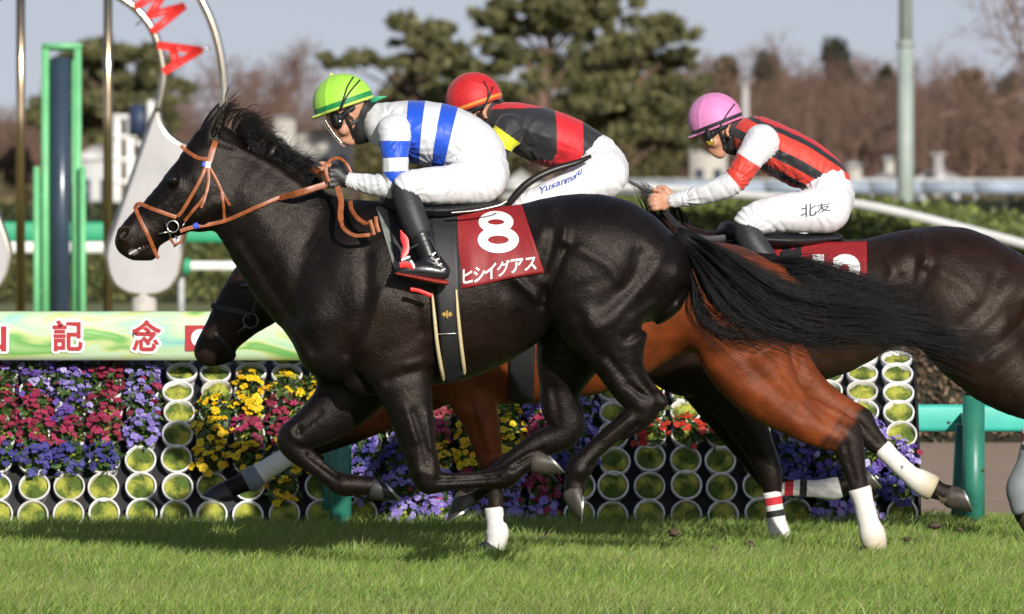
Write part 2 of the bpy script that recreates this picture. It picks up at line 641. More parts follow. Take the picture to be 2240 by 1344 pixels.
tag(sheet('dirt_track', -120, 120, 46.3, 62.6, -0.02, M_DIRT), 'raked brown dirt track behind the flower stands', 'track')

# wooded rise far behind
hx = np.linspace(-90, 90, 60); hy = np.linspace(660, 800, 12)
prof = np.interp(hx, [-90, -40, -22, -14, -5, 5, 14, 22, 28, 36, 90], [7, 8, 8, 8, 8.5, 9.5, 10.0, 10.6, 9.8, 9.0, 8])
V = []
for j, y in enumerate(hy):
    for i, x in enumerate(hx):
        V.append((x, y, -1 + (prof[i] + .5 * math.sin(i * 1.7) + .4 * math.sin(i * .7 + 1)) * math.sin(min(1, (j + .0) / 5) * math.pi / 2)))
Q = [[j * 60 + i, j * 60 + i + 1, (j + 1) * 60 + i + 1, (j + 1) * 60 + i] for j in range(11) for i in range(59)]
tag(obj('hill', mk_mesh('hill', V, np.array(Q)), plain('wooded_hill_earth', (.13, .085, .06), .95, .45, .5, bump=.8, bscale=1.2, dist=.8)), 'low brown wooded rise behind the racecourse trees', 'hill', kind='structure')


# ------------------------------------------------------------------ trees
def leaf_cloud(centers, radii, count, size, seed, flat=1.0, up=0.0):
    """many small leaf faces through the volume of ellipsoids; returns verts, tris and a tone per vertex"""
    g = np.random.default_rng(seed)
    centers = np.asarray(centers, float); radii = np.asarray(radii, float)
    vol = radii.prod(1) ** (1 / 1.5); pr = vol / vol.sum()
    idx = g.choice(len(centers), count, p=pr)
    d = g.normal(size=(count, 3)); d /= np.linalg.norm(d, axis=1)[:, None]
    r = g.random(count) ** (1 / 2.2)
    p = centers[idx] + d * r[:, None] * radii[idx]
    p += g.normal(size=p.shape) * size * .3
    a = g.normal(size=(count, 3)); a[:, 2] *= flat; a[:, 2] += up; a /= np.linalg.norm(a, axis=1)[:, None]
    b = g.normal(size=(count, 3)); b -= (b * a).sum(1)[:, None] * a; b /= np.linalg.norm(b, axis=1)[:, None]
    s = size * g.uniform(.6, 1.5, count)[:, None]
    V = np.stack([p - b * s * .32, p + a * s, p + b * s * .32, p - a * s * .5], 1).reshape(-1, 3)
    Q = np.arange(count * 4).reshape(-1, 4)
    tone = np.repeat(g.random(count), 4)
    return V, Q, tone


def leaf_obj(name, parent, mat, centers, radii, count, size, seed, c1, c2, **kw):
    V, Q, tone = leaf_cloud(centers, radii, count, size, seed, **kw)
    me = mk_mesh(name, V, Q, False)
    cattr(me, 'col', lerp3b(c1, c2, tone))
    return obj(name, me, mat, parent)


def lerp3b(a, b, t): return np.asarray(a)[None] * (1 - t[:, None]) + np.asarray(b)[None] * t[:, None]


M_LEAF = colattr_mat('foliage', rough=.7, var=.2, bscale=3)
M_BARK = plain('pine_bark', (.17, .105, .075), .9, .4, 4, bump=.7, bscale=14, dist=.05, stretch=(1, 1, .3))
M_TWIG = plain('bare_twigs', (.19, .112, .082), .95, .35, .8)
PINE1, PINE2 = (.045, .050, .020), (.175, .165, .058)


def px_pads(pads, Y, dep, seed):
    g = np.random.default_rng(seed)
    C, R = [], []
    k = Y / FPX
    for x, y, rx, rz in pads:
        n = max(2, int(rx / 16))
        yy = Y + g.uniform(-dep, dep)
        for _ in range(n):
            C.append(P(x + g.uniform(-.75, .75) * rx, y + g.uniform(-.5, .5) * rz, yy + g.uniform(-.8, .8)))
            R.append((rx * k * .42, rx * k * .42, rz * k * .55))
    return C, R


def pine(label, Y, tx, top, pads, seed, leaves=5200, lean=0):
    Y = 2 * Y
    root = empty('pine_tree', (P(tx, 420, Y)[0], Y, 0), label, 'tree', 'tall pines behind the racecourse')
    k = Y / FPX
    mb = MB()
    base = np.array([P(tx, 0, Y)[0], Y, -.1])
    tp = np.array(P(tx + lean, top, Y))
    pts = [base * (1 - t) + tp * t + np.array([.25 * math.sin(t * 7 + seed), 0, 0]) for t in np.linspace(0, 1, 10)]
    mb.tube(pts, np.linspace(.26, .06, 10), 8)
    gq = np.random.default_rng(seed + 50)
    pads = list(pads) + [(x + gq.uniform(-.9, .9) * rx, y + gq.uniform(-.2, 1.6) * rz, rx * gq.uniform(.45, .8), rz * gq.uniform(.6, .95)) for x, y, rx, rz in pads for _ in range(3)]
    C, R = px_pads(pads, Y, 2.0, seed)
    for (x, y, rx, rz) in pads[:len(pads) // 4]:
        zc = P(x, y + rz * .4, Y)
        h = max(.12, min(.93, (zc[2] - .9 - abs(zc[0] - base[0]) * .25) / max(tp[2], .1)))
        s = base * (1 - h) + tp * h
        e = np.array(zc)
        mb.tube([s, (s + e) / 2 + np.array([0, 0, .15]), e], [.075, .05, .02], 5)
    mb.build('trunk', M_BARK, root)
    leaf_obj('crown', root, M_LEAF, C, R, int(leaves * 3.0), .19, seed, PINE1, PINE2)
    return root


pine('tall leaning pine with tiered pads behind the lime green cap', 165, 935, 60, [(880, 38, 50, 20), (935, 62, 62, 26), (975, 100, 52, 24), (905, 92, 42, 16), (960, 140, 70, 22), (840, 128, 60, 13), (745, 130, 45, 13), (780, 118, 30, 12), (1015, 158, 62, 18), (920, 180, 75, 24), (1000, 205, 70, 24), (860, 205, 50, 18), (930, 240, 90, 30), (830, 240, 60, 25)], 101, 6000, -20)
pine('broad pine at the middle of the photo, its top out of frame', 158, 1195, -90, [(1075, 28, 60, 20), (1130, 5, 70, 26), (1210, 15, 80, 30), (1290, 20, 80, 28), (1350, -20, 70, 25), (1160, 55, 60, 20), (1250, 65, 60, 22), (1090, 95, 55, 16), (1040, 140, 60, 14), (1150, 125, 70, 22), (1240, 135, 60, 24), (1200, 175, 75, 26), (1120, 195, 60, 20), (1260, 215, 70, 26), (1180, 245, 80, 28), (1080, 250, 60, 22), (1180, -60, 90, 40), (1290, -70, 80, 35)], 102, 8200, 10)
pine('spreading pine between the red and the pink caps', 162, 1345, 20, [(1410, 55, 60, 26), (1465, 72, 52, 26), (1500, 62, 22, 16), (1390, 95, 70, 28), (1470, 120, 50, 18), (1330, 120, 70, 24), (1420, 150, 70, 28), (1310, 170, 80, 28), (1390, 200, 90, 30), (1480, 185, 60, 24), (1300, 225, 70, 28), (1440, 240, 80, 30), (1350, 265, 100, 32), (1520, 240, 70, 26), (1480, 280, 80, 30)], 103, 8000, 10)
pine('round dark pine behind the green frame and horseshoe arch', 175, 240, 110, [(150, 130, 60, 35), (220, 105, 70, 30), (290, 110, 60, 30), (340, 150, 60, 30), (180, 180, 90, 40), (270, 170, 80, 40), (110, 190, 40, 40), (380, 190, 40, 25), (230, 230, 110, 40), (130, 240, 60, 40), (330, 230, 60, 30)], 104, 7000)


def round_tree(label, Y, x, top, base, w, c1, c2, seed, leaves=1800, size=.28, group='evergreen and olive trees behind the racecourse'):
    Y = 2 * Y
    root = empty('leafy_tree', (P(x, 0, Y)[0], Y, 0), label, 'tree', group)
    k = Y / FPX
    g = np.random.default_rng(seed)
    C, R = [], []
    for _ in range(11):
        t = g.random()
        y = top + (base - top) * (.12 + .8 * t)
        ww = w * (0.35 + .65 * math.sin(min(1, .15 + t) * math.pi * .62))
        C.append(P(x + g.uniform(-.6, .6) * ww, y, Y + g.uniform(-1, 1) * w * k * .5)); R.append((w * k * .42, w * k * .42, (base - top) * k * .2))
    MB().tube([(P(x, 0, Y)[0], Y, -.1), P(x, base, Y), P(x, (top + base) / 2, Y)], [.2, .15, .05], 7).build('trunk', M_BARK, root)
    leaf_obj('crown', root, M_LEAF, C, R, leaves, size, seed, c1, c2)


OL1, OL2 = (.045, .042, .018), (.155, .130, .045)
BR1, BR2 = (.070, .048, .030), (.17, .115, .068)
for i, (x, top, base, w, Y, kind, lab) in enumerate([
    (800, 262, 420, 80, 190, 0, 'olive shrubby tree behind the black mane'),
    (700, 300, 430, 70, 195, 1, 'brown leafed tree left of the lime green cap'),
    (1120, 270, 420, 110, 185, 0, 'olive tree under the broad pine behind the red cap'),
    (1290, 285, 420, 100, 180, 0, 'olive tree behind the back of the red hooped jockey'),
    (1410, 300, 425, 90, 178, 0, 'olive tree just left of the pink cap under the spreading pine'),
    (1490, 255, 420, 80, 188, 1, 'brown olive tree behind the pink cap'),
    (1220, 300, 425, 90, 184, 1, 'brown olive tree low between the two middle pines'),
    (1590, 120, 330, 60, 235, 1, 'brown topped tree right above the pink cap'),
    (1680, 118, 330, 55, 240, 2, 'small dark evergreen on the ridge above the red striped jockey'),
    (1835, 92, 320, 62, 240, 2, 'pointed dark evergreen rising above the bare wood'),
    (1935, 150, 320, 36, 238, 2, 'low dark evergreen beside the lamp post'),
    (1640, 175, 360, 60, 225, 1, 'olive brown tree right behind the red striped shoulder'),
    (1760, 185, 370, 70, 222, 1, 'rusty brown tree above the back of the red striped jockey'),
    (1900, 200, 380, 60, 221, 3, 'grey brown tree left of the lamp post foot'),
    (2060, 190, 380, 70, 222, 3, 'grey brown tree above the small gabled building'),
    (2160, 215, 390, 60, 220, 1, 'rusty brown tree near the right edge above the pale fence'),
    (2210, 165, 330, 60, 245, 2, 'dark evergreen in the bare wood at the right edge'),
    (2120, 160, 330, 50, 245, 1, 'rusty leafed tree right of the lamp post'),
    (880, 225, 400, 90, 192, 0, 'olive tree behind the white and blue jacket'),
    (1010, 235, 410, 100, 193, 1, 'brown olive tree between the lime green and red caps'),
    (1170, 225, 400, 100, 191, 0, 'olive tree above the back of the red hooped jockey'),
    (1340, 215, 400, 110, 190, 0, 'olive tree filling the gap under the spreading pine'),
    (1450, 210, 400, 90, 192, 0, 'olive tree left of the pink cap, below the pine pads'),
    (1545, 190, 400, 70, 194, 1, 'brown olive tree just above the pink cap'),
    (760, 200, 380, 70, 200, 1, 'brown tree right of the lone horse mane tuft'),
    (20, 330, 430, 60, 180, 1, 'brown shrubby tree at the left edge behind the bronze pole'),
]):
    c1, c2 = [(OL1, OL2), (BR1, BR2), ((.016, .022, .012), (.05, .058, .028)), ((.06, .046, .038), (.15, .115, .09))][kind]
    round_tree(lab, Y, x, top, base, w, c1, c2, 200 + i, 4200, .2)


def bare_proto(seed, H=8.0):
    g = np.random.default_rng(seed)
    segs = []
    def grow(p, d, L, r, lev):
        q = p
        n = 3
        pts = [p]
        for i in range(n):
            d = d + g.normal(size=3) * (.10 if lev == 0 else .2) + np.array([0, 0, .05]); d /= np.linalg.norm(d)
            q = q + d * L / n
            pts.append(q)
        segs.append((np.array(pts), np.linspace(r, r * .55, n + 1)))
        if lev >= 4: return
        kids = (7, 6, 5, 5)[lev]
        for c in range(kids):
            t = g.uniform(.3, 1.0)
            b = pts[0] * (1 - t) + pts[-1] * t if lev else pts[min(3, int(t * 3) + (1 if t > .6 else 0))]
            dd = d * .75 + g.normal(size=3) * .62 + np.array([0, 0, .22]); dd /= np.linalg.norm(dd)
            grow(b, dd, L * g.uniform(.42, .66), r * .42, lev + 1)
    grow(np.zeros(3), np.array([0, 0, 1.0]), H * .5, .13, 0)
    tm, cm = MB(), []
    for pts, r in segs:
        if r[0] > .03: tm.tube(pts, r, 5, False)
        else: cm.append((pts, r))
    # twigs as thin three sided strands in one mesh
    S = np.array([c[0] for c in cm]); rr = np.array([max(c[1][0], .011) for c in cm])
    n, m, _ = S.shape
    tt = np.gradient(S, axis=1); tt /= np.linalg.norm(tt, axis=2)[..., None]
    a = np.cross(tt, [0.3, 1, .2]); a /= np.linalg.norm(a, axis=2)[..., None]; b = np.cross(tt, a)
    pr = np.linspace(1, .45, m)[None, :, None] * rr[:, None, None]
    V = np.stack([S + pr * (math.cos(q) * a + math.sin(q) * b) for q in (0, 2.09, 4.19)], 2).reshape(-1, 3)
    base = (np.arange(n)[:, None] * m + np.arange(m - 1)[None]).ravel() * 3
    Q = np.concatenate([np.stack([base + j, base + (j + 1) % 3, base + 3 + (j + 1) % 3, base + 3 + j], 1) for j in range(3)])
    return tm.mesh('trunk'), mk_mesh('crown', V, Q)


protos = [bare_proto(300 + i) for i in range(5)]
for tmesh, cmesh in protos:
    tmesh.materials.append(M_TWIG); cmesh.materials.append(M_TWIG)
gb = np.random.default_rng(5)
bare = []
for Y, xs, topf in ((215, np.arange(1560, 2330, 46), lambda x: np.interp(x, [1520, 1700, 1800, 1950, 2240, 2300], [215, 200, 205, 215, 220, 220])),
                    (235, np.arange(1530, 2330, 40), lambda x: np.interp(x, [1520, 1600, 1680, 1800, 1900, 2000, 2100, 2240, 2300], [150, 148, 150, 150, 165, 160, 175, 185, 185])),
                    (255, np.arange(1500, 2330, 42), lambda x: np.interp(x, [1520, 1600, 1680, 1760, 1900, 2000, 2100, 2240, 2300], [135, 125, 128, 140, 155, 150, 160, 180, 180])),
                    (250, np.arange(-60, 800, 40), lambda x: np.interp(x, [-60, 60, 120, 400, 480, 560, 640, 700, 800], [260, 250, 220, 190, 140, 118, 150, 190, 210])),
                    (225, np.arange(-60, 900, 46), lambda x: np.interp(x, [-60, 120, 400, 480, 640, 700, 900], [270, 250, 220, 195, 210, 230, 250])),
                    (210, np.arange(820, 1560, 60), lambda x: np.full(np.shape(x), 255.))):
    for x in xs:
        bare.append((float(x) + gb.uniform(-14, 14), Y + gb.uniform(-5, 5), float(topf(x)) + gb.uniform(-14, 14)))
bare += [(2238, 150, -70)]
for i, (x, Y, top) in enumerate(bare):
    Y = 2 * Y
    pos = P(x, 420, Y)
    hgt = CH - (top - HY) * Y / FPX
    side = 'right' if x > 1500 else ('left' if x < 760 else 'middle')
    lab = {'right': 'bare brown winter tree in the wood behind the pink capped jockey and the lamp post',
           'left': 'bare grey brown winter tree in the wood behind the horseshoe arch and horse head',
           'middle': 'bare winter tree among the pines behind the red cap'}[side]
    if i >= len(bare) - 1: lab = 'tall thin bare tree at the right edge of the photo, reaching the top'
    r = empty('bare_tree', (pos[0], Y, 0), lab, 'tree', {'right': 'bare trees right', 'left': 'bare trees left', 'middle': 'bare trees middle'}[side] if i < len(bare) - 1 else 'tall bare trees')
    tmesh, cmesh = protos[i % 5]
    s = hgt / 6.9
    for nm, me in (('trunk', tmesh), ('crown', cmesh)):
        o = bpy.data.objects.new(nm, me); COL.objects.link(o); o.parent = r
    r.scale = (s * 1.05, s * 1.05, s); r.rotation_euler = (0, 0, gb.uniform(0, 6.28))

# scrub at the foot of the trees
C, R = [], []
gs = np.random.default_rng(9)
for x in np.linspace(-14, 14, 90):
    for Yb in (150, 172):
        C.append((x * Yb / 110, 2 * Yb + gs.uniform(-4, 4), gs.uniform(.3, 1.3))); R.append((1.1, 1.4, .8))
sc_ = leaf_obj('undergrowth', None, M_LEAF, C, R, 15000, .26, 77, (.055, .042, .020), (.15, .12, .05))
tag(sc_, 'brown and olive scrub along the foot of the distant trees', 'scrub', kind='stuff')


# ------------------------------------------------------------------ hedges
def hedge(label, pts, w, h, seed, c1=(.030, .042, .014), c2=(.10, .12, .035), n=6000, size=.055):
    """clipped hedge along world points (x, y); h may change along it"""
    p = spline(np.array([(a, 2 * b, c) for (a, b), c in zip(pts, h)]), 8)
    g = np.random.default_rng(seed)
    mb = MB()
    V = []
    for i, (x, y, hh) in enumerate(p):
        t = p[min(i + 1, len(p) - 1)] - p[max(i - 1, 0)]
        nn = np.array([-t[1], t[0]]); nn /= np.linalg.norm(nn)
        for dx, dz in ((-.5, -.05), (-.5, .8), (-.42, .95), (.42, .95), (.5, .8), (.5, -.05)):
            V.append((x + nn[0] * dx * w, y + nn[1] * dx * w, dz * hh if dz > 0 else dz))
    m = len(p)
    Q = [[i * 6 + j, i * 6 + j + 1, (i + 1) * 6 + j + 1, (i + 1) * 6 + j] for i in range(m - 1) for j in range(5)] + [[0, 1, 2, 3], [0, 3, 4, 5]] + [[(m - 1) * 6 + q for q in (3, 2, 1, 0)], [(m - 1) * 6 + q for q in (5, 4, 3, 0)]]
    root = empty('hedge', (p[0][0], p[0][1], 0), label, 'hedge')
    mb.add(V, Q); mb.build('inner_branches', plain('hedge_core', (.018, .020, .009), .95, .4, 3), root, False)
    t = g.random(n) * (m - 1)
    i = t.astype(int); f = t - i
    q = p[i] * (1 - f[:, None]) + p[np.minimum(i + 1, m - 1)] * f[:, None]
    d = p[np.minimum(i + 1, m - 1)] - p[i]; nn = np.stack([-d[:, 1], d[:, 0]], 1); nn /= np.linalg.norm(nn, axis=1)[:, None] + 1e-9
    face = g.random(n)
    sg = np.where(nn[:, 1] < 0, 1.0, -1.0)
    off = np.where(face < .62, .5 * sg, g.uniform(-.5, .5, n)) * w
    zz = np.where(face < .62, g.random(n) ** .8 * .97, .95 + g.normal(size=n) * .03) * q[:, 2]
    pos = np.stack([q[:, 0] + nn[:, 0] * off, q[:, 1] + nn[:, 1] * off, zz], 1) + g.normal(size=(n, 3)) * .03
    a = g.normal(size=(n, 3)); a /= np.linalg.norm(a, axis=1)[:, None]
    b = g.normal(size=(n, 3)); b -= (b * a).sum(1)[:, None] * a; b /= np.linalg.norm(b, axis=1)[:, None]
    s = size * g.uniform(.7, 1.5, n)[:, None]
    LV = np.stack([pos - b * s * .5, pos + a * s, pos + b * s * .5, pos - a * s], 1).reshape(-1, 3)
    me = mk_mesh('leaves', LV, np.arange(n * 4).reshape(-1, 4), False)
    cattr(me, 'col', lerp3b(c1, c2, np.repeat(g.random(n) ** 1.5, 4)))
    o = obj('leaves', me, M_LEAF, root); o['kind'] = 'stuff'
    return root


hx_ = lambda px, Y: P(px, 0, 2 * Y)[0]
hedge('clipped brown winter hedge along the far side of the dirt track', [(-7, 31.6), (0, 31.6), (7, 31.6)], .7, [.56, .56, .56], 41, (.11, .068, .042), (.24, .16, .10), 36000, .026)
hedge('long clipped green hedge behind the white rails at the left', [(hx_(-300, 72), 72), (hx_(300, 72), 72), (hx_(700, 72), 72)], 1.0, [.95, .95, .95], 42, (.05, .065, .016), (.18, .19, .05), 9000, .07)
hedge('green hedge behind the hands and thighs of the pink capped jockey', [(hx_(1180, 66), 66), (hx_(1500, 64), 64), (hx_(1900, 58), 58), (hx_(2420, 52), 52)], 1.2, [1.45, 1.47, 1.46, 1.10], 43, (.055, .075, .014), (.20, .24, .05), 15000, .075)
hedge('dark hedge under the pale blue fence at the right edge', [(hx_(1900, 85), 85), (hx_(2100, 85), 85), (hx_(2400, 85), 85)], 1.0, [1.25, 1.42, 1.42], 44, (.010, .014, .009), (.035, .045, .022), 4000, .07)
hedge('dark green hedge behind the green rail far at the left', [(hx_(-200, 110), 110), (hx_(300, 110), 110), (hx_(900, 110), 110)], 1.2, [1.25, 1.3, 1.25], 45, (.02, .03, .012), (.07, .085, .03), 7000, .10)

# ------------------------------------------------------------------ rails and fences
M_TEAL = plain('turquoise_paint', (.05, .46, .37), .45, .12, 5, bump=.1, bscale=30)
M_TEALD = plain('dark_green_post_paint', (.025, .17, .115), .4, .2, 6, bump=.15, bscale=40)
M_GREENBOARD = plain('green_board_paint', (.03, .33, .16), .5, .15, 3)
M_WHITE = plain('white_rail_paint', (.80, .79, .75), .5, .08, 4)
M_GREY = plain('galvanised_post', (.42, .43, .42), .5, .2, 8)
M_PALEBLUE = plain('pale_blue_fence', (.30, .36, .44), .6, .3, .5)


def rail_fence(name, label, cat, pts, r, mat, posts, pmat, pr, flat=1.0):
    """rail along world points on posts; posts: list of indices into the splined points"""
    q = spline(pts, 8)
    root = empty(name, (q[0][0], q[0][1], 0), label, cat)
    MB().tube(q, r, 10, True, flat).build('rail', mat, root)
    for i in posts:
        x, y, z = q[i]
        MB().tube([(x, y + pr * 1.2, -.1), (x, y + pr * 1.2, z)], pr, 10).build('post', pmat, root)
    return root


YR = 46.32
zr = (P(0, 885, YR)[2] + P(0, 945, YR)[2]) / 2; rr_ = (P(0, 885, YR)[2] - P(0, 945, YR)[2]) / 2
rail = empty('track_rail', (0, YR, 0), 'low turquoise running rail on dark green posts along the dirt track', 'rail')
mb = MB(); mb.box((0, YR, zr), (13, .055, rr_ * 2)); o_ = mb.build('rail', M_TEAL, rail, False)
bv = o_.modifiers.new('edge', 'BEVEL'); bv.width = .022; bv.segments = 4
o_.data.polygons.foreach_set('use_smooth', np.ones(len(o_.data.polygons), bool))
for px in (745, 2130, -640, 3520):
    x = P(px, 0, 45.62)[0]
    MB().tube([(x, 45.62, -.15), (x, 45.62, .64)], .052, 16).build('post', M_TEALD, rail)
    MB().tube([(x - .075, 45.86, -.15), (x - .045, 45.82, .50)], .032, 10).build('brace', M_TEALD, rail)
    MB().box((x, 45.97, zr), (.06, .66, .05)).build('bracket', M_TEALD, rail, False)

rail_fence('green_rail', 'wide green board rail crossing behind the front horse head', 'rail', [P(-200, 507, 120), P(300, 508, 120), P(620, 512, 120)], .125, M_GREENBOARD, [2, 8], M_GREY, .05, .25)
rail_fence('white_rail', 'white rail seen under the green rail at the left edge', 'rail', [P(-200, 538, 128), P(100, 538, 128), P(240, 538, 128)], .10, M_WHITE, [2], M_GREY, .05, .3)
wrl = rail_fence('white_rail', 'short white rail with green bracket under the throat of the front horse', 'rail', [P(382, 581, 110), P(500, 582, 110), P(700, 582, 110)], .052, M_WHITE, [1, 12], M_GREY, .038, .5)
MB().box(P(404, 582, 109.93), (.13, .12, .16)).build('bracket', M_GREENBOARD, wrl, False)
rail_fence('white_rail', 'white curving rail sloping down to the right behind the pink capped jockey', 'rail', [P(1100, 410, 104), P(1400, 411, 103), P(1640, 428, 102), P(1880, 448, 101), P(2150, 511, 100), P(2400, 580, 99)], .050, M_WHITE, [6, 20, 30], M_WHITE, .035)
pf = empty('pale_fence', (P(1800, 0, 210)[0], 210, 0), 'pale blue panel fence behind the hedge and rails at the right', 'fence')
for i in range(9):
    x0, x1 = 1330 + i * 115, 1330 + (i + 1) * 115 - 4
    a, b = P(x0, 398, 210), P(x1, 424, 210)
    MB().box(((a[0] + b[0]) / 2, 210, (a[2] + b[2]) / 2), (b[0] - a[0], .06, a[2] - b[2])).build('panel', M_PALEBLUE, pf, False)
    MB().box((a[0], 210.08, a[2] / 2), (.09, .09, a[2] + .1)).build('post', M_GREY, pf, False)
a = P(1330, 394, 210)
MB().box((P(1850, 0, 210)[0], 210, a[2]), (10.4, .10, .07)).build('top_rail', M_GREY, pf, False)

# ------------------------------------------------------------------ finishing post monument
M_SILVER = plain('brushed_champagne_metal', (.62, .56, .46), .22, .1, 10, metal=1.0)
M_PLATE = plain('satin_aluminium_plate', (.40, .39, .385), .6, .10, 3, metal=.3)
M_BRONZE = plain('polished_bronze_pole', (.50, .38, .24), .16, .3, 2, metal=1.0, stretch=(1, 1, .6))
M_REDLET = plain('red_letter_enamel', (.78, .035, .03), .4, .06, 6)
YM = 80.0
arch = empty('horseshoe_arch', (P(128, 0, YM)[0], YM, 0), 'tall metal horseshoe arch with red letters at the winning post, left', 'monument')
out_px = [(452, 330), (478, 282), (489, 225), (487, 150), (470, 70), (440, 0), (395, -70), (325, -140), (232, -190), (128, -207)]
in_px = [(343, 246), (356, 190), (355, 140), (338, 75), (306, 28), (258, -8), (195, -32), (128, -42)]
def mir(c): return [(256 - a, b) for a, b in c]
for c in (out_px, in_px):
    full = c + mir(c)[::-1][1:]
    MB().tube([P(a, b, YM) for a, b in spline(full, 5)], .034, 10).build('arch_tube', M_SILVER, arch)
plate = [(343, 246), (347, 268), (362, 296), (388, 316), (418, 326), (446, 324), (466, 300), (478, 282), (470, 330), (444, 400), (416, 460), (400, 505), (394, 560), (388, 600), (370, 628), (345, 640), (315, 643), (282, 638), (256, 622), (243, 596), (238, 565), (242, 535), (262, 478), (300, 370)]
for c in (plate, mir(plate)):
    c = c if c is plate else c[::-1]
    mb = MB(); mb.prism([(P(a, b, YM)[0], P(a, b, YM)[2]) for a, b in c], YM - .10, YM + .10)
    o_ = shade_auto(mb.build('arch_foot', M_PLATE, arch), 40)
    q = spline(c + c[:1], 3)
    MB().tube([P(a, b, YM - .06) for a, b in q], .040, 8, False).build('foot_rim', M_SILVER, o_)
for px in (315, -59):
    x = P(px, 0, YM)[0]
    MB().lathe([(.001, P(0, 640, YM)[2] + .03), (.10, P(0, 640, YM)[2] + .03), (.11, .5), (.13, -.05)], 16, loc=(x, YM, 0)).build('pedestal', plain('concrete', (.45, .42, .38), .85, .15, 8), arch)
STROKES = {'A': [((.05, 0), (.5, 1)), ((.95, 0), (.5, 1)), ((.25, .33), (.75, .33))], 'M': [((.05, 0), (.12, 1)), ((.12, 1), (.5, .15)), ((.5, .15), (.88, 1)), ((.95, 0), (.88, 1))],
           'Y': [((.5, 0), (.5, .5)), ((.5, .5), (.05, 1)), ((.5, .5), (.95, 1))], 'K': [((.1, 0), (.1, 1)), ((.12, .4), (.9, 1)), ((.35, .55), (.95, 0))], 'N': [((.08, 0), (.08, 1)), ((.08, 1), (.92, 0)), ((.92, 0), (.92, 1))]}
for ch, ang in zip('AMAYAKAN', (12, 35.5, 59, 82.5, 106, 129.5, 153, 176.5)):
    a = math.radians(ang)
    cx, cy = 128 + 274 * math.cos(a), 176 - 274 * math.sin(a)
    wd, ht = (64 if ch != 'M' else 72), 84
    mb = MB()
    for si, (p0, p1) in enumerate(STROKES[ch]):
        q = []
        for u, v in (p0, p1):
            u = (u - .5) * wd; v = (v - .5) * ht
            q.append(np.array([cx + v * math.cos(a) + u * math.sin(a), cy - v * math.sin(a) + u * math.cos(a)]))
        d = (q[1] - q[0]) / np.linalg.norm(q[1] - q[0]); nn = np.array([-d[1], d[0]]) * 8.5
        q0, q1 = q[0] - d * 4, q[1] + d * 4
        mb.prism([(P(*c, YM)[0], P(*c, YM)[2]) for c in (q0 - nn, q1 - nn, q1 + nn, q0 + nn)], YM - .035 - .004 * si, YM + .02 + .004 * si)
    mb.build('letter', M_REDLET, arch, False)
    for s in (-1, 1):
        MB().tube([P(cx + s * 40 * math.cos(a), cy - s * 40 * math.sin(a), YM), P(cx + s * 66 * math.cos(a), cy - s * 66 * math.sin(a), YM)], .008, 6).build('letter_pin', M_SILVER, arch)
for px, lab in ((45, 'slim bronze pole, leftmost of the two at the winning post'), (236, 'slim bronze pole between the green frame and the horseshoe arch')):
    x = P(px, 0, 84)[0]
    MB2 = MB(); MB2.tube([(x, 84, -.1), (x, 84, 4.6)], .040, 14); MB2.lathe([(.12, -.02), (.12, .04), (.05, .06)], 16, loc=(x, 84, 0))
    tag(MB2.build('bronze_pole', M_BRONZE), lab, 'pole', 'bronze poles at the winning post')

# green frame with blue mirror panel
M_LGREEN = plain('light_green_steel', (.16, .50, .22), .45, .12, 5)
M_NAVY = plain('dark_blue_mirror_panel', (.035, .055, .085), .25, .2, 2, spec=.7)
YG = 90.0
gf = empty('mirror_tower', (P(130, 0, YG)[0], YG, 0), 'tall light green steel frame holding a dark blue panel', 'tower')
kG = YG / FPX
def post_px(x, top, w, name, mat, dy=0.0):
    c = P(x, 0, YG + dy)
    zt = P(0, top, YG + dy)[2]
    MB().box((c[0], YG + dy, zt / 2 - .05), (w * kG, w * kG, zt + .1)).build(name, mat, gf, False)
for x, t, w, d in ((99, 98, 16, 0), (170, 98, 16, 0), (112, 130, 9, .35), (160, 130, 9, .35), (80, 365, 13, -.1), (181, 365, 13, -.1), (88, 380, 8, .5), (172, 380, 7, .5)):
    post_px(x, t, w, 'upright', M_LGREEN, d)
MB().box((P(135, 0, YG)[0], YG, P(0, 101, YG)[2]), (88 * kG, .08, 12 * kG)).build('crossbar', M_LGREEN, gf, False)
MB().box((P(135, 0, YG)[0], YG + .2, P(0, 108, YG)[2]), (70 * kG, .4, 5 * kG)).build('top_plate', M_LGREEN, gf, False)
MB().box((P(132, 0, YG)[0], YG + .12, P(0, 125, YG)[2] / 2), (38 * kG, .05, P(0, 125, YG)[2])).build('mirror_panel', M_NAVY, gf, False)
for y in (430, 640):
    MB().box((P(130, 0, YG)[0], YG + .45, P(0, y, YG)[2]), (100 * kG, .05, 8 * kG)).build('crossbar', M_LGREEN, gf, False)

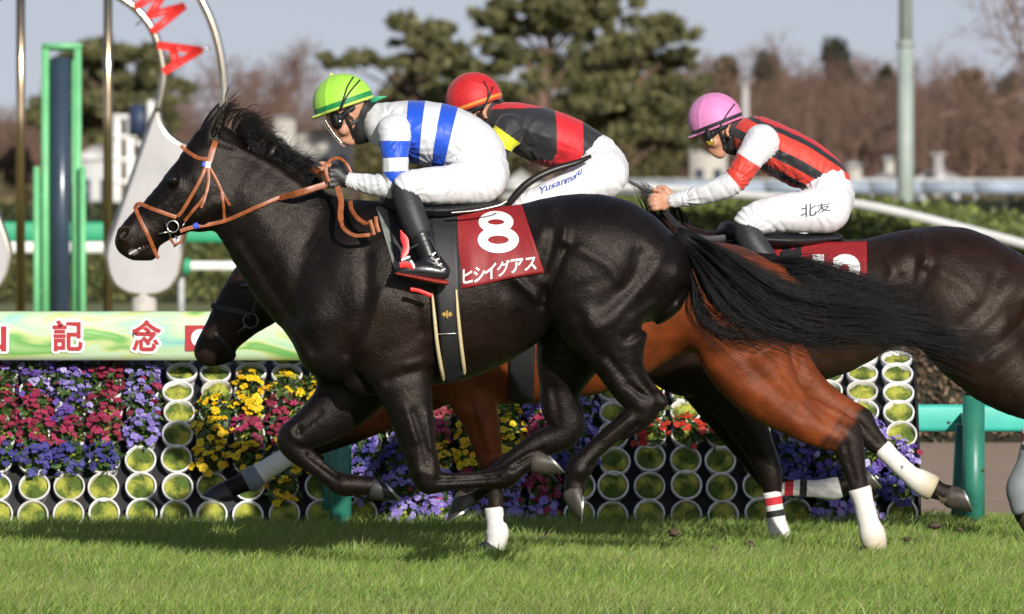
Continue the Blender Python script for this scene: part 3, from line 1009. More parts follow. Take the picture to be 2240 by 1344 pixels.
# ------------------------------------------------------------------ far buildings, lamp post
M_CREAMW = plain('cream_render', (.42, .39, .34), .8, .2, .6)
M_WHITEW = plain('white_render', (.52, .51, .50), .7, .16, .6)
M_ROOFG = plain('grey_roof', (.30, .30, .31), .7, .15, 2)
M_GLASS = plain('dark_window_glass', (.05, .06, .08), .15, .2, 1, spec=.6)
def house(label, Y, x0, x1, top, roof, wmat, windows=3, group='low pale buildings at the foot of the trees', name='building'):
    Y = 2 * Y
    k = Y / FPX
    a, b = P(x0, top, Y), P(x1, top, Y)
    r = empty(name, ((a[0] + b[0]) / 2, Y, 0), label, 'building', group)
    w = b[0] - a[0]; cx = (a[0] + b[0]) / 2; zt = a[2]; d = max(2.5, w * .7)
    MB().box((cx, Y + d / 2, zt / 2 - .05), (w, d, zt + .1)).build('wall', wmat, r, False)
    zr_ = CH - (roof - HY) * k
    if zr_ > zt + .05:
        mb = MB(); mb.prism([(a[0] - .15, zt + .004), (b[0] + .15, zt + .004), (cx, zr_)], Y - .15, Y + d + .15); mb.build('roof', M_ROOFG if wmat is not M_WHITEW else wmat, r, False)
    for i in range(windows):
        x = a[0] + w * (i + .5) / windows
        f = MB().box((x, Y - .012, zt * .62), (w / windows * .45, .05, zt * .3)).build('window', M_GLASS, r, False)
        MB().box((x, Y - .06, zt * .46), (w / windows * .55, .10, .06)).build('sill', M_WHITEW, f, False)
    return r


house('cream flat building behind the black mane, left of the lime cap', 170, 650, 768, 290, 286, M_CREAMW, 3)
house('small cream hut behind the horse mane', 172, 600, 645, 258, 250, M_CREAMW, 1)
house('pale hut right of the pink cap chin', 168, 1510, 1590, 325, 308, M_CREAMW, 2)
house('white gabled tent between the two middle jockeys', 120, 1100, 1180, 418, 368, M_WHITEW, 0, name='tent')
house('white roofed house beside the green frame', 150, 168, 250, 350, 316, M_WHITEW, 2)
house('small white gabled building right of the lamp post', 160, 2008, 2098, 392, 366, M_WHITEW, 2)
house('low cream shed left of the lamp post', 165, 1915, 1962, 388, 378, M_CREAMW, 1)
house('tiny cream shed just behind the red striped back', 168, 1855, 1885, 365, 350, M_CREAMW, 1)
house('distant cream shed above the right jockey thigh', 172, 1936, 1956, 350, 340, M_CREAMW, 1)
def mast(label, Y, x, top, w, mat, name='mast', cat='mast'):
    Y = 2 * Y
    c = P(x, 0, Y); zt = P(0, top, Y)[2]
    o = MB(); o.tube([(c[0], Y, -.1), (c[0], Y, zt * .6), (c[0], Y, zt)], [w * Y / FPX * .5] * 2 + [w * Y / FPX * .38], 12)
    o.box((c[0], Y, zt + .05), (w * Y / FPX * 1.3, w * Y / FPX * 1.3, .1))
    return tag(o.build(name, mat), label, cat)
mast('white chimney rising from the gabled building right of the lamp post', 159.5, 2053, 342, 26, M_WHITEW, 'chimney', 'chimney')
mast('pale thin chimney in the wood right of the pink cap', 205, 1630, 185, 20, plain('weathered_concrete', (.40, .38, .36), .85, .15, 1), 'chimney', 'chimney')
tw = empty('camera_tower', (P(270, 0, 280)[0], 280, 0), 'white steel tower with a dark blue box behind the horseshoe arch', 'tower')
kT = 280 / FPX
for x, w, t in ((256, 16, 250), (284, 16, 250)):
    c = P(x, 0, 280); zt = P(0, t, 280)[2]
    MB().box((c[0], 280, zt / 2), (w * kT, w * kT, zt)).build('leg', M_WHITE, tw, False)
for y in (256, 300, 350, 398):
    MB().box((P(270, 0, 280)[0], 280, P(0, y, 280)[2]), (60 * kT, .3, 9 * kT)).build('platform', M_WHITE, tw, False)
MB().box(P(306, 262, 280), (42 * kT, .6, 66 * kT)).build('cabinet', plain('navy_cabinet', (.03, .05, .10), .5), tw, False)
MB().box(P(330, 250, 279.6), (14 * kT, .4, 60 * kT)).build('cabinet', M_WHITE, tw, False)
a, b = np.array(P(296, 310, 280)), np.array(P(330, 330, 280))
MB().tube([a, b], .07, 6).build('brace', M_WHITE, tw)
YL = 180.0
lp = empty('lamp_post', (P(1981, 0, YL)[0], YL, 0), 'tall grey green lighting post in front of the bare wood', 'post')
x = P(1981, 0, YL)[0]
M_POST = plain('grey_green_post_paint', (.30, .35, .31), .5, .12, 2)
zj = P(0, 96, YL)[2]
MB().tube([(x, YL, -.1), (x, YL, zj)], [.165, .145], 18).build('lower_pole', M_POST, lp)
MB().tube([(x, YL, zj - .02), (x, YL, 9.5)], [.125, .10], 18).build('upper_pole', M_POST, lp)
MB().tube([(x, YL, zj - .05), (x, YL, zj + .05)], .175, 18).build('collar', M_POST, lp)
MB().box((x, YL, 9.6), (1.4, .25, .25)).build('lamp_bar', M_POST, lp, False)

# ------------------------------------------------------------------ banner on its rail
M_BAN, t_, b_, N_, L_ = nt('printed_banner')
tc = N_.new('ShaderNodeTexCoord'); mp = N_.new('ShaderNodeMapping'); mp.inputs['Rotation'].default_value = (0, math.radians(40), 0); mp.inputs['Scale'].default_value = (1.4, 1, 5.0)
L_.new(tc.outputs['Object'], mp.inputs[0])
nz1 = N_.new('ShaderNodeTexNoise'); nz1.inputs['Scale'].default_value = 1.7; nz1.inputs['Detail'].default_value = 1.5; nz1.inputs['Distortion'].default_value = .8
L_.new(mp.outputs[0], nz1.inputs['Vector'])
rp = N_.new('ShaderNodeValToRGB'); cr = rp.color_ramp
for p, c in ((.30, (.09, .38, .45)), (.39, (.30, .58, .46)), (.46, (.46, .64, .36)), (.53, (.52, .66, .44)), (.59, (.52, .60, .24)), (.65, (.14, .40, .09)), (.74, (.38, .58, .24))):
    e = cr.elements.new(p); e.color = (*c, 1)
cr.elements.remove(cr.elements[0]); cr.elements.remove(cr.elements[-1])
L_.new(nz1.outputs[0], rp.inputs[0]); L_.new(rp.outputs[0], b_.inputs['Base Color']); setin(b_, rough=.45)
YB = 46.14
ban = empty('banner', (P(200, 0, YB)[0], YB, 0), 'pale green printed banner with red characters wrapped on a rail above the flowers', 'banner')
bx = np.linspace(P(-420, 0, YB)[0], P(1150, 0, YB)[0], 30)
zt_, zb_ = P(0, 681, YB)[2], P(0, 789, YB)[2]
cs = [(0.05, zt_ - .012), (0, zt_), (-.022, zt_ - .006), (-.034, zt_ - .03), (-.038, (zt_ + zb_) / 2), (-.032, zb_ + .03), (-.016, zb_ + .004), (.0, zb_), (.05, zb_ + .012)]
V = [(x_, YB + dy, z_) for x_ in bx for dy, z_ in cs]
n = len(cs)
Q = [[i * n + j, i * n + (j + 1) % n, (i + 1) * n + (j + 1) % n, (i + 1) * n + j] for i in range(len(bx) - 1) for j in range(n)]
mb = MB(); mb.add(V, Q); cloth_ = mb.build('banner_cloth', M_BAN, ban)
for px in (-300, 480, 1080):
    MB().tube([(P(px, 0, 46.65)[0], 46.65, -.1), (P(px, 0, 46.65)[0], 46.65, zt_ - .06)], .03, 10).build('post', M_GREY, ban)
    MB().box((P(px, 0, 46.65)[0], (YB + 46.65) / 2 + .02, zt_ - .09), (.04, 46.65 - YB, .04)).build('bracket', M_GREY, ban, False)
M_BRED = plain('banner_red', (.40, .010, .016), .5, .05, 10)
M_BWHITE = plain('banner_white', (.82, .82, .80), .5, .03, 10)
atb = lambda px, py, lift: P(px, py, YB - .0385 - lift)
def banner_text():
    for ch, x0, x1 in (('記', 112, 184), ('念', 285, 357), ('山', -62, 17), ('中', -235, -163)):
        x, y, T, lo, hi = text_mesh(ch, .030)
        u = (x - lo[0]) / (hi[0] - lo[0]); v = (y - lo[1]) / (hi[1] - lo[1])
        mb = MB()
        for q in range(10):
            a = q * math.pi / 5
            px = x0 + 3 + u * (x1 - x0 - 6) + 5.5 * math.cos(a); py = 769 - v * 69 + 5.5 * math.sin(a)
            mb.add([atb(i, j, .0012 + .00022 * q) for i, j in zip(px, py)], [], T)
        mb.build('lettering_outline', M_BWHITE, cloth_, False)
        print_text('lettering', ch, atb, (x0 + 3, 700, x1 - 3, 769), M_BRED, cloth_, .030, .0055)
    MB().add([atb(a, b, .003) for a, b in ((405, 712), (470, 712), (470, 768), (405, 768))], [[0, 1, 2, 3]]).build('print_square', M_BRED, cloth_, False)
    MB().add([atb(438 + 20 * math.cos(t), 740 + 20 * math.sin(t), .005) for t in np.linspace(0, 2 * math.pi, 20, endpoint=False)], [], [[0, i, i + 1] for i in range(1, 19)]).build('print_disc', M_BWHITE, cloth_, False)


# ------------------------------------------------------------------ flower stands
M_POT = plain('white_plastic_pot', (.74, .73, .71), .5, .10, 14)
M_STAND = plain('black_stand_panel', (.010, .010, .011), .7, .4, 6)
M_MOSS = colattr_mat('moss', rough=.9, var=.35, bscale=60, bump=.8, dist=.01)
M_PLEAF = colattr_mat('pansy_leaf', rough=.55, var=.2, bscale=20)
M_PETAL = colattr_mat('petal', rough=.6, var=.12, bscale=40)

EL = [22, 25, 29, 35, 43, 52, 58, 62]
PITCH = .14
pos = [(45.80, .080)]
for i in range(7):
    e = math.radians((EL[i] + EL[i + 1]) / 2)
    pos.append((pos[-1][0] + PITCH * math.sin(e), pos[-1][1] + PITCH * math.cos(e)))
RIM = .0745


def pot_mesh():
    mb = MB()
    mb.lathe([(.001, -.135), (.050, -.135), (.052, -.128), (.066, -.032), (.066, -.030), (RIM, -.027), (RIM + .0005, -.002), (RIM - .002, .001), (RIM - .006, .001), (RIM - .0085, -.003), (.0645, -.03), (.063, -.05)], 28)
    return mb.mesh('pot')


def moss_mesh(seed):
    g = np.random.default_rng(seed)
    n, m = 22, 7
    V, col = [], []
    ph = g.uniform(0, 6, 4)
    for i in range(m):
        r = .0635 * i / (m - 1)
        for j in range(n):
            a = j * 2 * math.pi / n
            x, y = r * math.cos(a), r * math.sin(a)
            z = -.012 + .010 * math.sin(x * 60 + ph[0]) * math.cos(y * 55 + ph[1]) + .005 * g.normal() - .010 * (r / .0635) ** 3
            V.append((x, y, z))
            t = np.clip(.42 + .7 * math.sin(x * 44 + ph[2]) + .6 * math.sin(y * 52 + ph[3]) + g.normal() * .25, 0, 1)
            col.append(np.array((.075, .12, .014)) * (1 - t) + np.array((.37, .38, .055)) * t)
    Q = [[i * n + j, i * n + (j + 1) % n, (i + 1) * n + (j + 1) % n, (i + 1) * n + j] for i in range(m - 1) for j in range(n)]
    me = mk_mesh('moss', V, np.array(Q)); cattr(me, 'col', np.array(col))
    me.materials.append(M_MOSS)
    return me


POTS = []
for c_ in ((.74, .73, .71), (.66, .64, .60), (.78, .78, .77), (.58, .55, .50)):
    m_ = pot_mesh(); m_.materials.append(plain('white_plastic_pot', c_, .5, .16, 22)); POTS.append(m_)
MOSS = [moss_mesh(i) for i in range(8)]


def foliage_mesh(seed):
    g = np.random.default_rng(seed)
    V, Q, T = [], [], []
    n = 58
    for i in range(n):
        th = g.uniform(0, 2 * math.pi); ph = math.acos(g.uniform(.0, 1))
        r = g.uniform(.045, .088)
        c = np.array([math.cos(th) * math.sin(ph), math.sin(th) * math.sin(ph), math.cos(ph)]) * r + np.array([0, 0, -.005])
        d = c / np.linalg.norm(c) + g.normal(size=3) * .6; d /= np.linalg.norm(d)
        s = np.cross(d, g.normal(size=3)); s /= np.linalg.norm(s)
        L, w = g.uniform(.018, .032), g.uniform(.008, .013)
        nrm = np.cross(d, s)
        b = len(V)
        V += [c - d * L, c - s * w + nrm * .002, c + d * L, c + s * w + nrm * .002, c - nrm * .003]
        Q += [[b, b + 1, b + 4, b + 4], [b + 1, b + 2, b + 4, b + 4]]
        T += [[b, b + 1, b + 4], [b + 1, b + 2, b + 4], [b + 2, b + 3, b + 4], [b + 3, b, b + 4]]
    me = mk_mesh('foliage', V, np.array(T), True)
    cattr(me, 'col', lerp3b((.018, .045, .010), (.07, .13, .022), np.repeat(g.random(n), 5)))
    me.materials.append(M_PLEAF)
    return me


FOL = [foliage_mesh(i) for i in range(6)]
PAL = {
    'yellow': [(.80, .52, .004), (.82, .44, .004), (.78, .60, .01)],
    'magenta': [(.30, .006, .065), (.22, .005, .045), (.36, .012, .10)],
    'violet': [(.24, .18, .55), (.34, .28, .66), (.17, .12, .45)],
    'purple': [(.085, .035, .30), (.14, .08, .42), (.42, .36, .66)],
    'indigo': [(.022, .028, .20), (.032, .04, .27), (.05, .045, .28)],
    'red': [(.48, .008, .008), (.38, .006, .010), (.55, .02, .01)],
}


def flower_mesh(col, seed):
    g = np.random.default_rng(seed)
    V, T, C = [], [], []
    col = np.array(col)
    V.append((0, 0, .0)); C.append(np.minimum(col * .6 + np.array((.06, .04, .0)), 1))
    for k in range(5):
        a = math.radians(90 + 72 * k) + g.normal() * .06
        R = (.0175 if k else .016) * g.uniform(.9, 1.12)
        b = len(V)
        for da, rr, z in ((-.74, .78, .003), (-.44, 1.0, .001), (0, 1.06, -.001), (.44, 1.0, .001), (.74, .78, .003)):
            V.append((R * rr * math.cos(a + da), R * rr * math.sin(a + da), z + .0012 * (k % 2) + g.normal() * .0008))
            C.append(np.clip(col * g.uniform(.85, 1.15), 0, .9))
        T += [[0, b, b + 1], [0, b + 1, b + 2], [0, b + 2, b + 3], [0, b + 3, b + 4]]
    me = mk_mesh('flower', V, np.array(T), True)
    cattr(me, 'col', np.array(C)); me.materials.append(M_PETAL)
    return me


FLW = {k: [flower_mesh(c, i * 7 + j) for i, c in enumerate(v) for j in range(2)] for k, v in PAL.items()}


def kind_at(px, row):
    """what grows in the pot whose mouth stands at pixel column px in a row counted up from the turf"""
    if px < 765:
        if row <= 0: return None
        if row == 1: return 'yellow' if 570 < px < 700 else None
        if row == 2: return 'indigo' if px < 285 else (None if px < 425 else 'yellow')
        if px < 260:
            if row == 3: return 'magenta'
            if row == 4: return 'magenta' if px < 90 or px > 170 else 'purple'
            return ('magenta', 'purple', 'violet', 'magenta', 'magenta')[int(np.clip((px + 30) / 78, 0, 4))] if row == 5 else ('violet', 'purple', 'purple', 'magenta', 'magenta')[int(np.clip((px + 30) / 78, 0, 4))]
        if px < 345: return 'violet'
        if px < 425: return None
        if row == 3: return 'yellow' if px < 500 else 'magenta'
        if row == 4: return 'magenta' if 560 < px < 640 else ('yellow' if px > 430 and px < 500 else ('yellow' if px > 640 else None if px < 520 else 'yellow'))
        if row == 5: return None if px < 500 else 'yellow'
        return None
    if row == 0: return 'violet' if 860 < px < 1240 else ('violet' if 1770 < px < 1920 else None)
    if row == 1: return 'violet' if px < 900 else ('magenta' if 1180 < px < 1250 or 980 < px < 1060 else ('violet' if px < 1250 else ('indigo' if px > 1700 else None)))
    if row == 2: return 'indigo' if px < 900 else ('yellow' if px < 1180 else ('indigo' if px < 1300 else (None if px < 1680 else ('indigo' if px < 1800 else 'purple'))))
    if row == 3: return 'violet' if px < 900 else ('magenta' if px < 1000 or 1130 < px < 1210 else ('yellow' if px < 1140 else ('violet' if px < 1300 else ('red' if 1420 < px < 1620 else (None if px < 1660 or px > 1900 else 'violet')))))
    if row == 4: return 'magenta' if px < 1000 else ('yellow' if px < 1180 else ('violet' if px < 1300 else ('red' if 1420 < px < 1480 else (None if px < 1800 else None))))
    if row == 5: return 'yellow' if 1420 < px < 1520 else None
    return None


ORD = ['1st', '2nd', '3rd'] + ['%dth' % i for i in range(4, 40)]
ROWN = ['bottom row', 'second row up', 'third row up', 'fourth row up', 'fifth row up', 'sixth row up', 'seventh row up', 'top row']
FNAME = {'yellow': 'yellow pansies', 'magenta': 'deep pink pansies', 'violet': 'pale violet pansies', 'purple': 'purple and white pansies', 'indigo': 'dark blue pansies', 'red': 'red pansies'}
stands = [('left', [70 + 79 * k for k in range(-3, 9)]), ('right', [795 + 78.5 * k for k in range(0, 16)])]
gp = np.random.default_rng(21)
npots = 0
for sname, cols in stands:
    xs = [P(c, 0, 45.8)[0] for c in cols]
    x0, x1 = xs[0] - .085, xs[-1] + .083
    root = empty('flower_stand', ((x0 + x1) / 2, 46.1, 0), 'black stepped stand holding the rows of pots, %s of the two' % ('left' if sname == 'left' else 'right'), 'stand', 'flower stands')
    pr = [(y + .075 * math.cos(math.radians(e)), z - .075 * math.sin(math.radians(e))) for (y, z), e in zip(pos, EL)]
    pr = [(pr[0][0], -.05)] + pr + [(pr[-1][0] + .12, pr[-1][1] + .05)]
    mb = MB()
    V = [(x, y + d, z) for d in (0, .02) for x in (x0, x1) for y, z in pr]
    m = len(pr)
    Q = []
    for i in range(m - 1):
        Q += [[i, i + 1, m + i + 1, m + i], [2 * m + i, 3 * m + i, 3 * m + i + 1, 2 * m + i + 1]]
    mb.add(V, Q); mb.build('back_panel', M_STAND, root, False)
    for xe in (x0 - .004, x1 + .004):
        poly = [(y, z) for y, z in pr] + [(pr[-1][0], -.05)]
        front = [(y - .06, z) for y, z in pr]
        mb = MB()
        A = [(xe - .006, y, z) for y, z in front + poly[::-1]]; B = [(xe + .006, y, z) for y, z in front + poly[::-1]]
        nn = len(A)
        mb.add(A + B, [[i, (i + 1) % nn, nn + (i + 1) % nn, nn + i] for i in range(nn)] + [[i, i + 1, nn - 2 - i, nn - 1 - i] for i in range(len(front) - 1)] + [[nn + i, nn + nn - 1 - i, nn + nn - 2 - i, nn + i + 1] for i in range(len(front) - 1)])
        mb.build('side_panel', M_STAND, root, False)
    for r in range(8):
        y, z = pos[r]
        for s in range(2):
            MB().box(((x0 + x1) / 2, y + .05 * math.cos(math.radians(EL[r])) + .02, z - .05 * math.sin(math.radians(EL[r])) - .06 + .03 * s), (x1 - x0, .02, .012)).build('shelf_bar', M_STAND, root, False) if s == 0 else None
    for ci, (cpx, x) in enumerate(zip(cols, xs)):
        for r in range(8):
            y, z = pos[r]
            e = math.radians(EL[r]) + gp.normal() * .06
            kd = kind_at(cpx, r)
            lab_end = '%s, %s, %s stand, %s from right end'
            nth = ORD[len(cols) - 1 - ci]
            loc = (x + gp.normal() * .005, y + gp.normal() * .005, z + gp.normal() * .004)
            rot = (math.pi / 2 - e, 0, gp.normal() * .04)
            nm = 'potted_flower' if kd else 'flower_pot'
            o = empty(nm, loc, lab_end % (('pot of ' + FNAME[kd]) if kd else 'white pot of moss', ROWN[r], sname, nth), 'flower' if kd else 'pot', ('flowering pots of the ' if kd else 'moss pots of the ') + sname + ' stand')
            o.rotation_euler = rot
            npots += 1
            p_ = bpy.data.objects.new('pot', POTS[(0, 2, 1, 0, 3, 2)[gp.integers(6)]]); COL.objects.link(p_); p_.parent = o
            ms = bpy.data.objects.new('moss', MOSS[npots % 8]); COL.objects.link(ms); ms.parent = o; ms.rotation_euler = (0, 0, gp.uniform(0, 6.28))
            if kd:
                f_ = bpy.data.objects.new('foliage', FOL[npots % 6]); COL.objects.link(f_); f_.parent = o; f_.rotation_euler = (0, 0, gp.uniform(0, 6.28)); f_['kind'] = 'stuff'
                s_ = gp.uniform(.95, 1.2); f_.scale = (s_, s_, s_)
                fl = FLW[kd]
                nf = {'yellow': 22, 'magenta': 27, 'violet': 34, 'purple': 31, 'indigo': 28, 'red': 15}[kd]
                for q in range(nf):
                    th = gp.uniform(0, 2 * math.pi); ph = math.acos(gp.uniform(.12, 1)) if q else .2
                    d = Vector((math.cos(th) * math.sin(ph), math.sin(th) * math.sin(ph), math.cos(ph)))
                    w = bpy.data.objects.new('flower', fl[gp.integers(len(fl))] if gp.random() > .06 else FLW['magenta' if kd in ('violet', 'purple') else kd][0])
                    COL.objects.link(w); w.parent = o
                    w.location = d * gp.uniform(.074, .104)
                    face = (d * .6 + Vector((gp.normal() * .25, gp.normal() * .25, .7 + gp.normal() * .2)) + Vector((.0, .35, 0))).normalized()
                    w.rotation_euler = (face.to_track_quat('Z', 'Y') @ Matrix.Rotation(gp.uniform(-.6, .6), 3, 'Z').to_quaternion()).to_euler()
                    s_ = gp.uniform(.8, 1.25); w.scale = (s_, s_, s_)
# ------------------------------------------------------------------ horses
def coat_mat(name, rough=0.42, bump=0.25, spec=0.5):
    m, t, b, N, L = nt(name)
    a = N.new('ShaderNodeAttribute'); a.attribute_name = 'col'
    nz = noise_tex(N, L, 7, 6, 0.65)
    mr = N.new('ShaderNodeMapRange'); mr.inputs[1].default_value = 0.28; mr.inputs[2].default_value = 0.72; mr.inputs[3].default_value = 0.52; mr.inputs[4].default_value = 1.4
    L.new(nz.outputs[0], mr.inputs[0])
    mx = N.new('ShaderNodeMix'); mx.data_type = 'RGBA'; mx.blend_type = 'MULTIPLY'; mx.inputs[0].default_value = 1
    L.new(a.outputs['Color'], mx.inputs[6]); L.new(mr.outputs[0], mx.inputs[7])
    L.new(mx.outputs[2], b.inputs['Base Color'])
    n3 = noise_tex(N, L, 16, 6, 0.7)
    m3 = N.new('ShaderNodeMapRange'); m3.inputs[1].default_value = 0.3; m3.inputs[2].default_value = 0.7
    m3.inputs[3].default_value = rough - 0.09; m3.inputs[4].default_value = rough + 0.13
    L.new(n3.outputs[0], m3.inputs[0])
    # the lie of the short hair: fine grain that breaks up the sheen
    hg = noise_tex(N, L, 170, 3, 0.7, (0.7, 1.0, 1.5))
    hm = N.new('ShaderNodeMapRange'); hm.inputs[1].default_value = 0.3; hm.inputs[2].default_value = 0.7; hm.inputs[3].default_value = -0.11; hm.inputs[4].default_value = 0.15
    ha = N.new('ShaderNodeMath'); ha.operation = 'ADD'
    L.new(hg.outputs[0], hm.inputs[0]); L.new(hm.outputs[0], ha.inputs[0]); L.new(m3.outputs[0], ha.inputs[1]); L.new(ha.outputs[0], b.inputs['Roughness'])
    n2 = noise_tex(N, L, 110, 4, 0.7, (1.6, 1.4, 0.8))
    n4 = noise_tex(N, L, 17, 5, 0.62)
    ad = N.new('ShaderNodeMath'); ad.operation = 'MULTIPLY_ADD'; ad.inputs[1].default_value = 1.6
    L.new(n4.outputs[0], ad.inputs[0]); L.new(n2.outputs[0], ad.inputs[2])
    # raised veins: thin ridges along the level line of a slow noise
    nv_ = noise_tex(N, L, 5.5, 2, 0.5); nv_.inputs['Distortion'].default_value = 0.8
    v1 = N.new('ShaderNodeMath'); v1.operation = 'SUBTRACT'; v1.inputs[1].default_value = 0.5
    v2 = N.new('ShaderNodeMath'); v2.operation = 'ABSOLUTE'
    v3 = N.new('ShaderNodeMapRange'); v3.inputs[1].default_value = 0.0; v3.inputs[2].default_value = 0.022; v3.inputs[3].default_value = 0.18; v3.inputs[4].default_value = 0.0
    v3.interpolation_type = 'SMOOTHSTEP'
    L.new(nv_.outputs[0], v1.inputs[0]); L.new(v1.outputs[0], v2.inputs[0]); L.new(v2.outputs[0], v3.inputs[0])
    ad2 = N.new('ShaderNodeMath'); ad2.operation = 'ADD'
    L.new(ad.outputs[0], ad2.inputs[0]); L.new(v3.outputs[0], ad2.inputs[1])
    bp = N.new('ShaderNodeBump'); bp.inputs['Strength'].default_value = bump; bp.inputs['Distance'].default_value = 0.005
    L.new(ad2.outputs[0], bp.inputs['Height']); L.new(bp.outputs[0], b.inputs['Normal'])
    setin(b, spec=spec)
    b.inputs['Specular Tint'].default_value = (1.0, 0.90, 0.80, 1)
    return m


M_COAT = coat_mat('horse_coat', 0.345, 0.5, 0.25)
M_COAT2 = coat_mat('bay_coat', 0.41, 0.5, 0.24)
M_HAIR = plain('horse_hair', (0.006, 0.0052, 0.0048), 0.45, 0.3, 40, spec=0.32)
M_DOCK = plain('tail_dock_hair', (0.006, 0.0052, 0.0048), 0.7, 0.3, 40, spec=0.2, bump=.6, bscale=120, dist=.004)
M_HOOF = plain('hoof_horn', (0.055, 0.047, 0.036), 0.5, 0.35, 30, bump=0.3, bscale=90, stretch=(1, 1, 0.3))
M_HOOFD = plain('dark_hoof_horn', (0.03, 0.03, 0.032), 0.45, 0.35, 30, bump=0.3, bscale=90, stretch=(1, 1, 0.3))
M_SHOE = plain('worn_aluminium', (0.62, 0.62, 0.60), 0.35, 0.2, 60, metal=0.9)
M_EYE = plain('horse_eye', (0.006, 0.004, 0.003), 0.06, 0.1, 20, spec=0.8)
M_LEATHER = plain('tan_leather', (0.29, 0.085, 0.028), 0.42, 0.35, 40, bump=0.25, bscale=220, dist=0.001)
M_BLACKSTRAP = plain('black_webbing', (0.014, 0.014, 0.016), 0.55, 0.3, 60, bump=0.3, bscale=300, dist=0.001)
M_STEEL = plain('bit_steel', (0.55, 0.53, 0.50), 0.25, 0.15, 60, metal=1.0)
M_WHITETRIM = plain('white_tape', (0.78, 0.78, 0.76), 0.6, 0.06, 40)
M_BLUETRIM = plain('blue_tape', (0.02, 0.07, 0.55), 0.5, 0.1, 40)
M_CREAM = plain('cream_piping', (0.62, 0.50, 0.28), 0.6, 0.12, 60)
M_GOLD = plain('gold_thread', (0.45, 0.28, 0.06), 0.5, 0.2, 80)
M_WRAPM = None


def ribbon(pts, width, thick=0.004, up=None):
    """flat strap along world points; its flat side faces the direction up (default towards the viewer side)"""
    p = np.asarray(pts, float)
    t = np.gradient(p, axis=0); t /= np.linalg.norm(t, axis=1)[:, None] + 1e-12
    n = np.broadcast_to(np.array([0, -1.0, 0]) if up is None else np.asarray(up, float), p.shape).copy()
    n -= (n * t).sum(1)[:, None] * t
    n /= np.linalg.norm(n, axis=1)[:, None] + 1e-9
    s = np.cross(t, n)
    w = np.broadcast_to(np.asarray(width, float), (len(p),))[:, None] * 0.5
    h = thick * 0.5
    V = np.stack([p - s * w - n * h, p - s * w + n * h * .6, p - s * w * .8 + n * h, p + s * w * .8 + n * h, p + s * w + n * h * .6, p + s * w - n * h], 1).reshape(-1, 3)
    Q = []
    for i in range(len(p) - 1):
        for j in range(6):
            k = (j + 1) % 6
            Q.append([i * 6 + j, i * 6 + k, i * 6 + 6 + k, i * 6 + 6 + j])
    e = (len(p) - 1) * 6
    Q += [[0, 1, 2, 3], [0, 3, 4, 5], [e + 3, e + 2, e + 1, e], [e + 5, e + 4, e + 3, e]]
    return V, Q


def on_surface(F, px_pts, yg, off, n=5):
    """world points of a pixel polyline laid on the near surface of a field"""
    q = spline(px_pts, n)
    ys = [F.surf_px(a, b, yg) for a, b in q[:, :2]]
    good = [i for i, y in enumerate(ys) if y is not None]
    if not good: ys = [yg] * len(q); good = range(len(q))
    ys = np.interp(np.arange(len(q)), list(good), [ys[i] for i in good])
    if len(ys) > 4:
        ys = np.convolve(np.pad(ys, 1, mode='edge'), [.25, .5, .25], 'valid')
    return np.array([P(a, b, y - off) for (a, b), y in zip(q[:, :2], ys)])


def strap(name, mat, parent, pts, width_px, Y, thick=0.004):
    mb = MB()
    w = np.asarray(width_px) * Y / FPX
    V, Q = ribbon(pts, w, thick)
    mb.add(V, Q)
    return shade_auto(mb.build(name, mat, parent), 50)


def hairs(name, mat, parent, strands, r=0.0012, sides=3):
    """one mesh of thin tapering strands; strands: (n, m, 3)"""
    S = np.asarray(strands, float)
    n, m, _ = S.shape
    t = np.gradient(S, axis=1); t /= np.linalg.norm(t, axis=2)[..., None] + 1e-12
    a = np.cross(t, np.array([0, 1.0, 0.2])); a /= np.linalg.norm(a, axis=2)[..., None] + 1e-9
    b = np.cross(t, a)
    prof = np.interp(np.linspace(0, 1, m), [0, .5, .85, 1], [1, 1, .7, .12])
    rr = (np.asarray(r) * np.ones(n))[:, None, None] * prof[None, :, None]
    V = np.stack([S + rr * (math.cos(q) * a + math.sin(q) * b) for q in np.arange(sides) * 2 * math.pi / sides], 2)
    V = V.reshape(-1, 3)
    base = (np.arange(n)[:, None] * m + np.arange(m - 1)[None, :]).ravel() * sides
    Q = np.concatenate([np.stack([base + j, base + (j + 1) % sides, base + sides + (j + 1) % sides, base + sides + j], 1) for j in range(sides)])
    return obj(name, mk_mesh(name, V, Q), mat, parent)


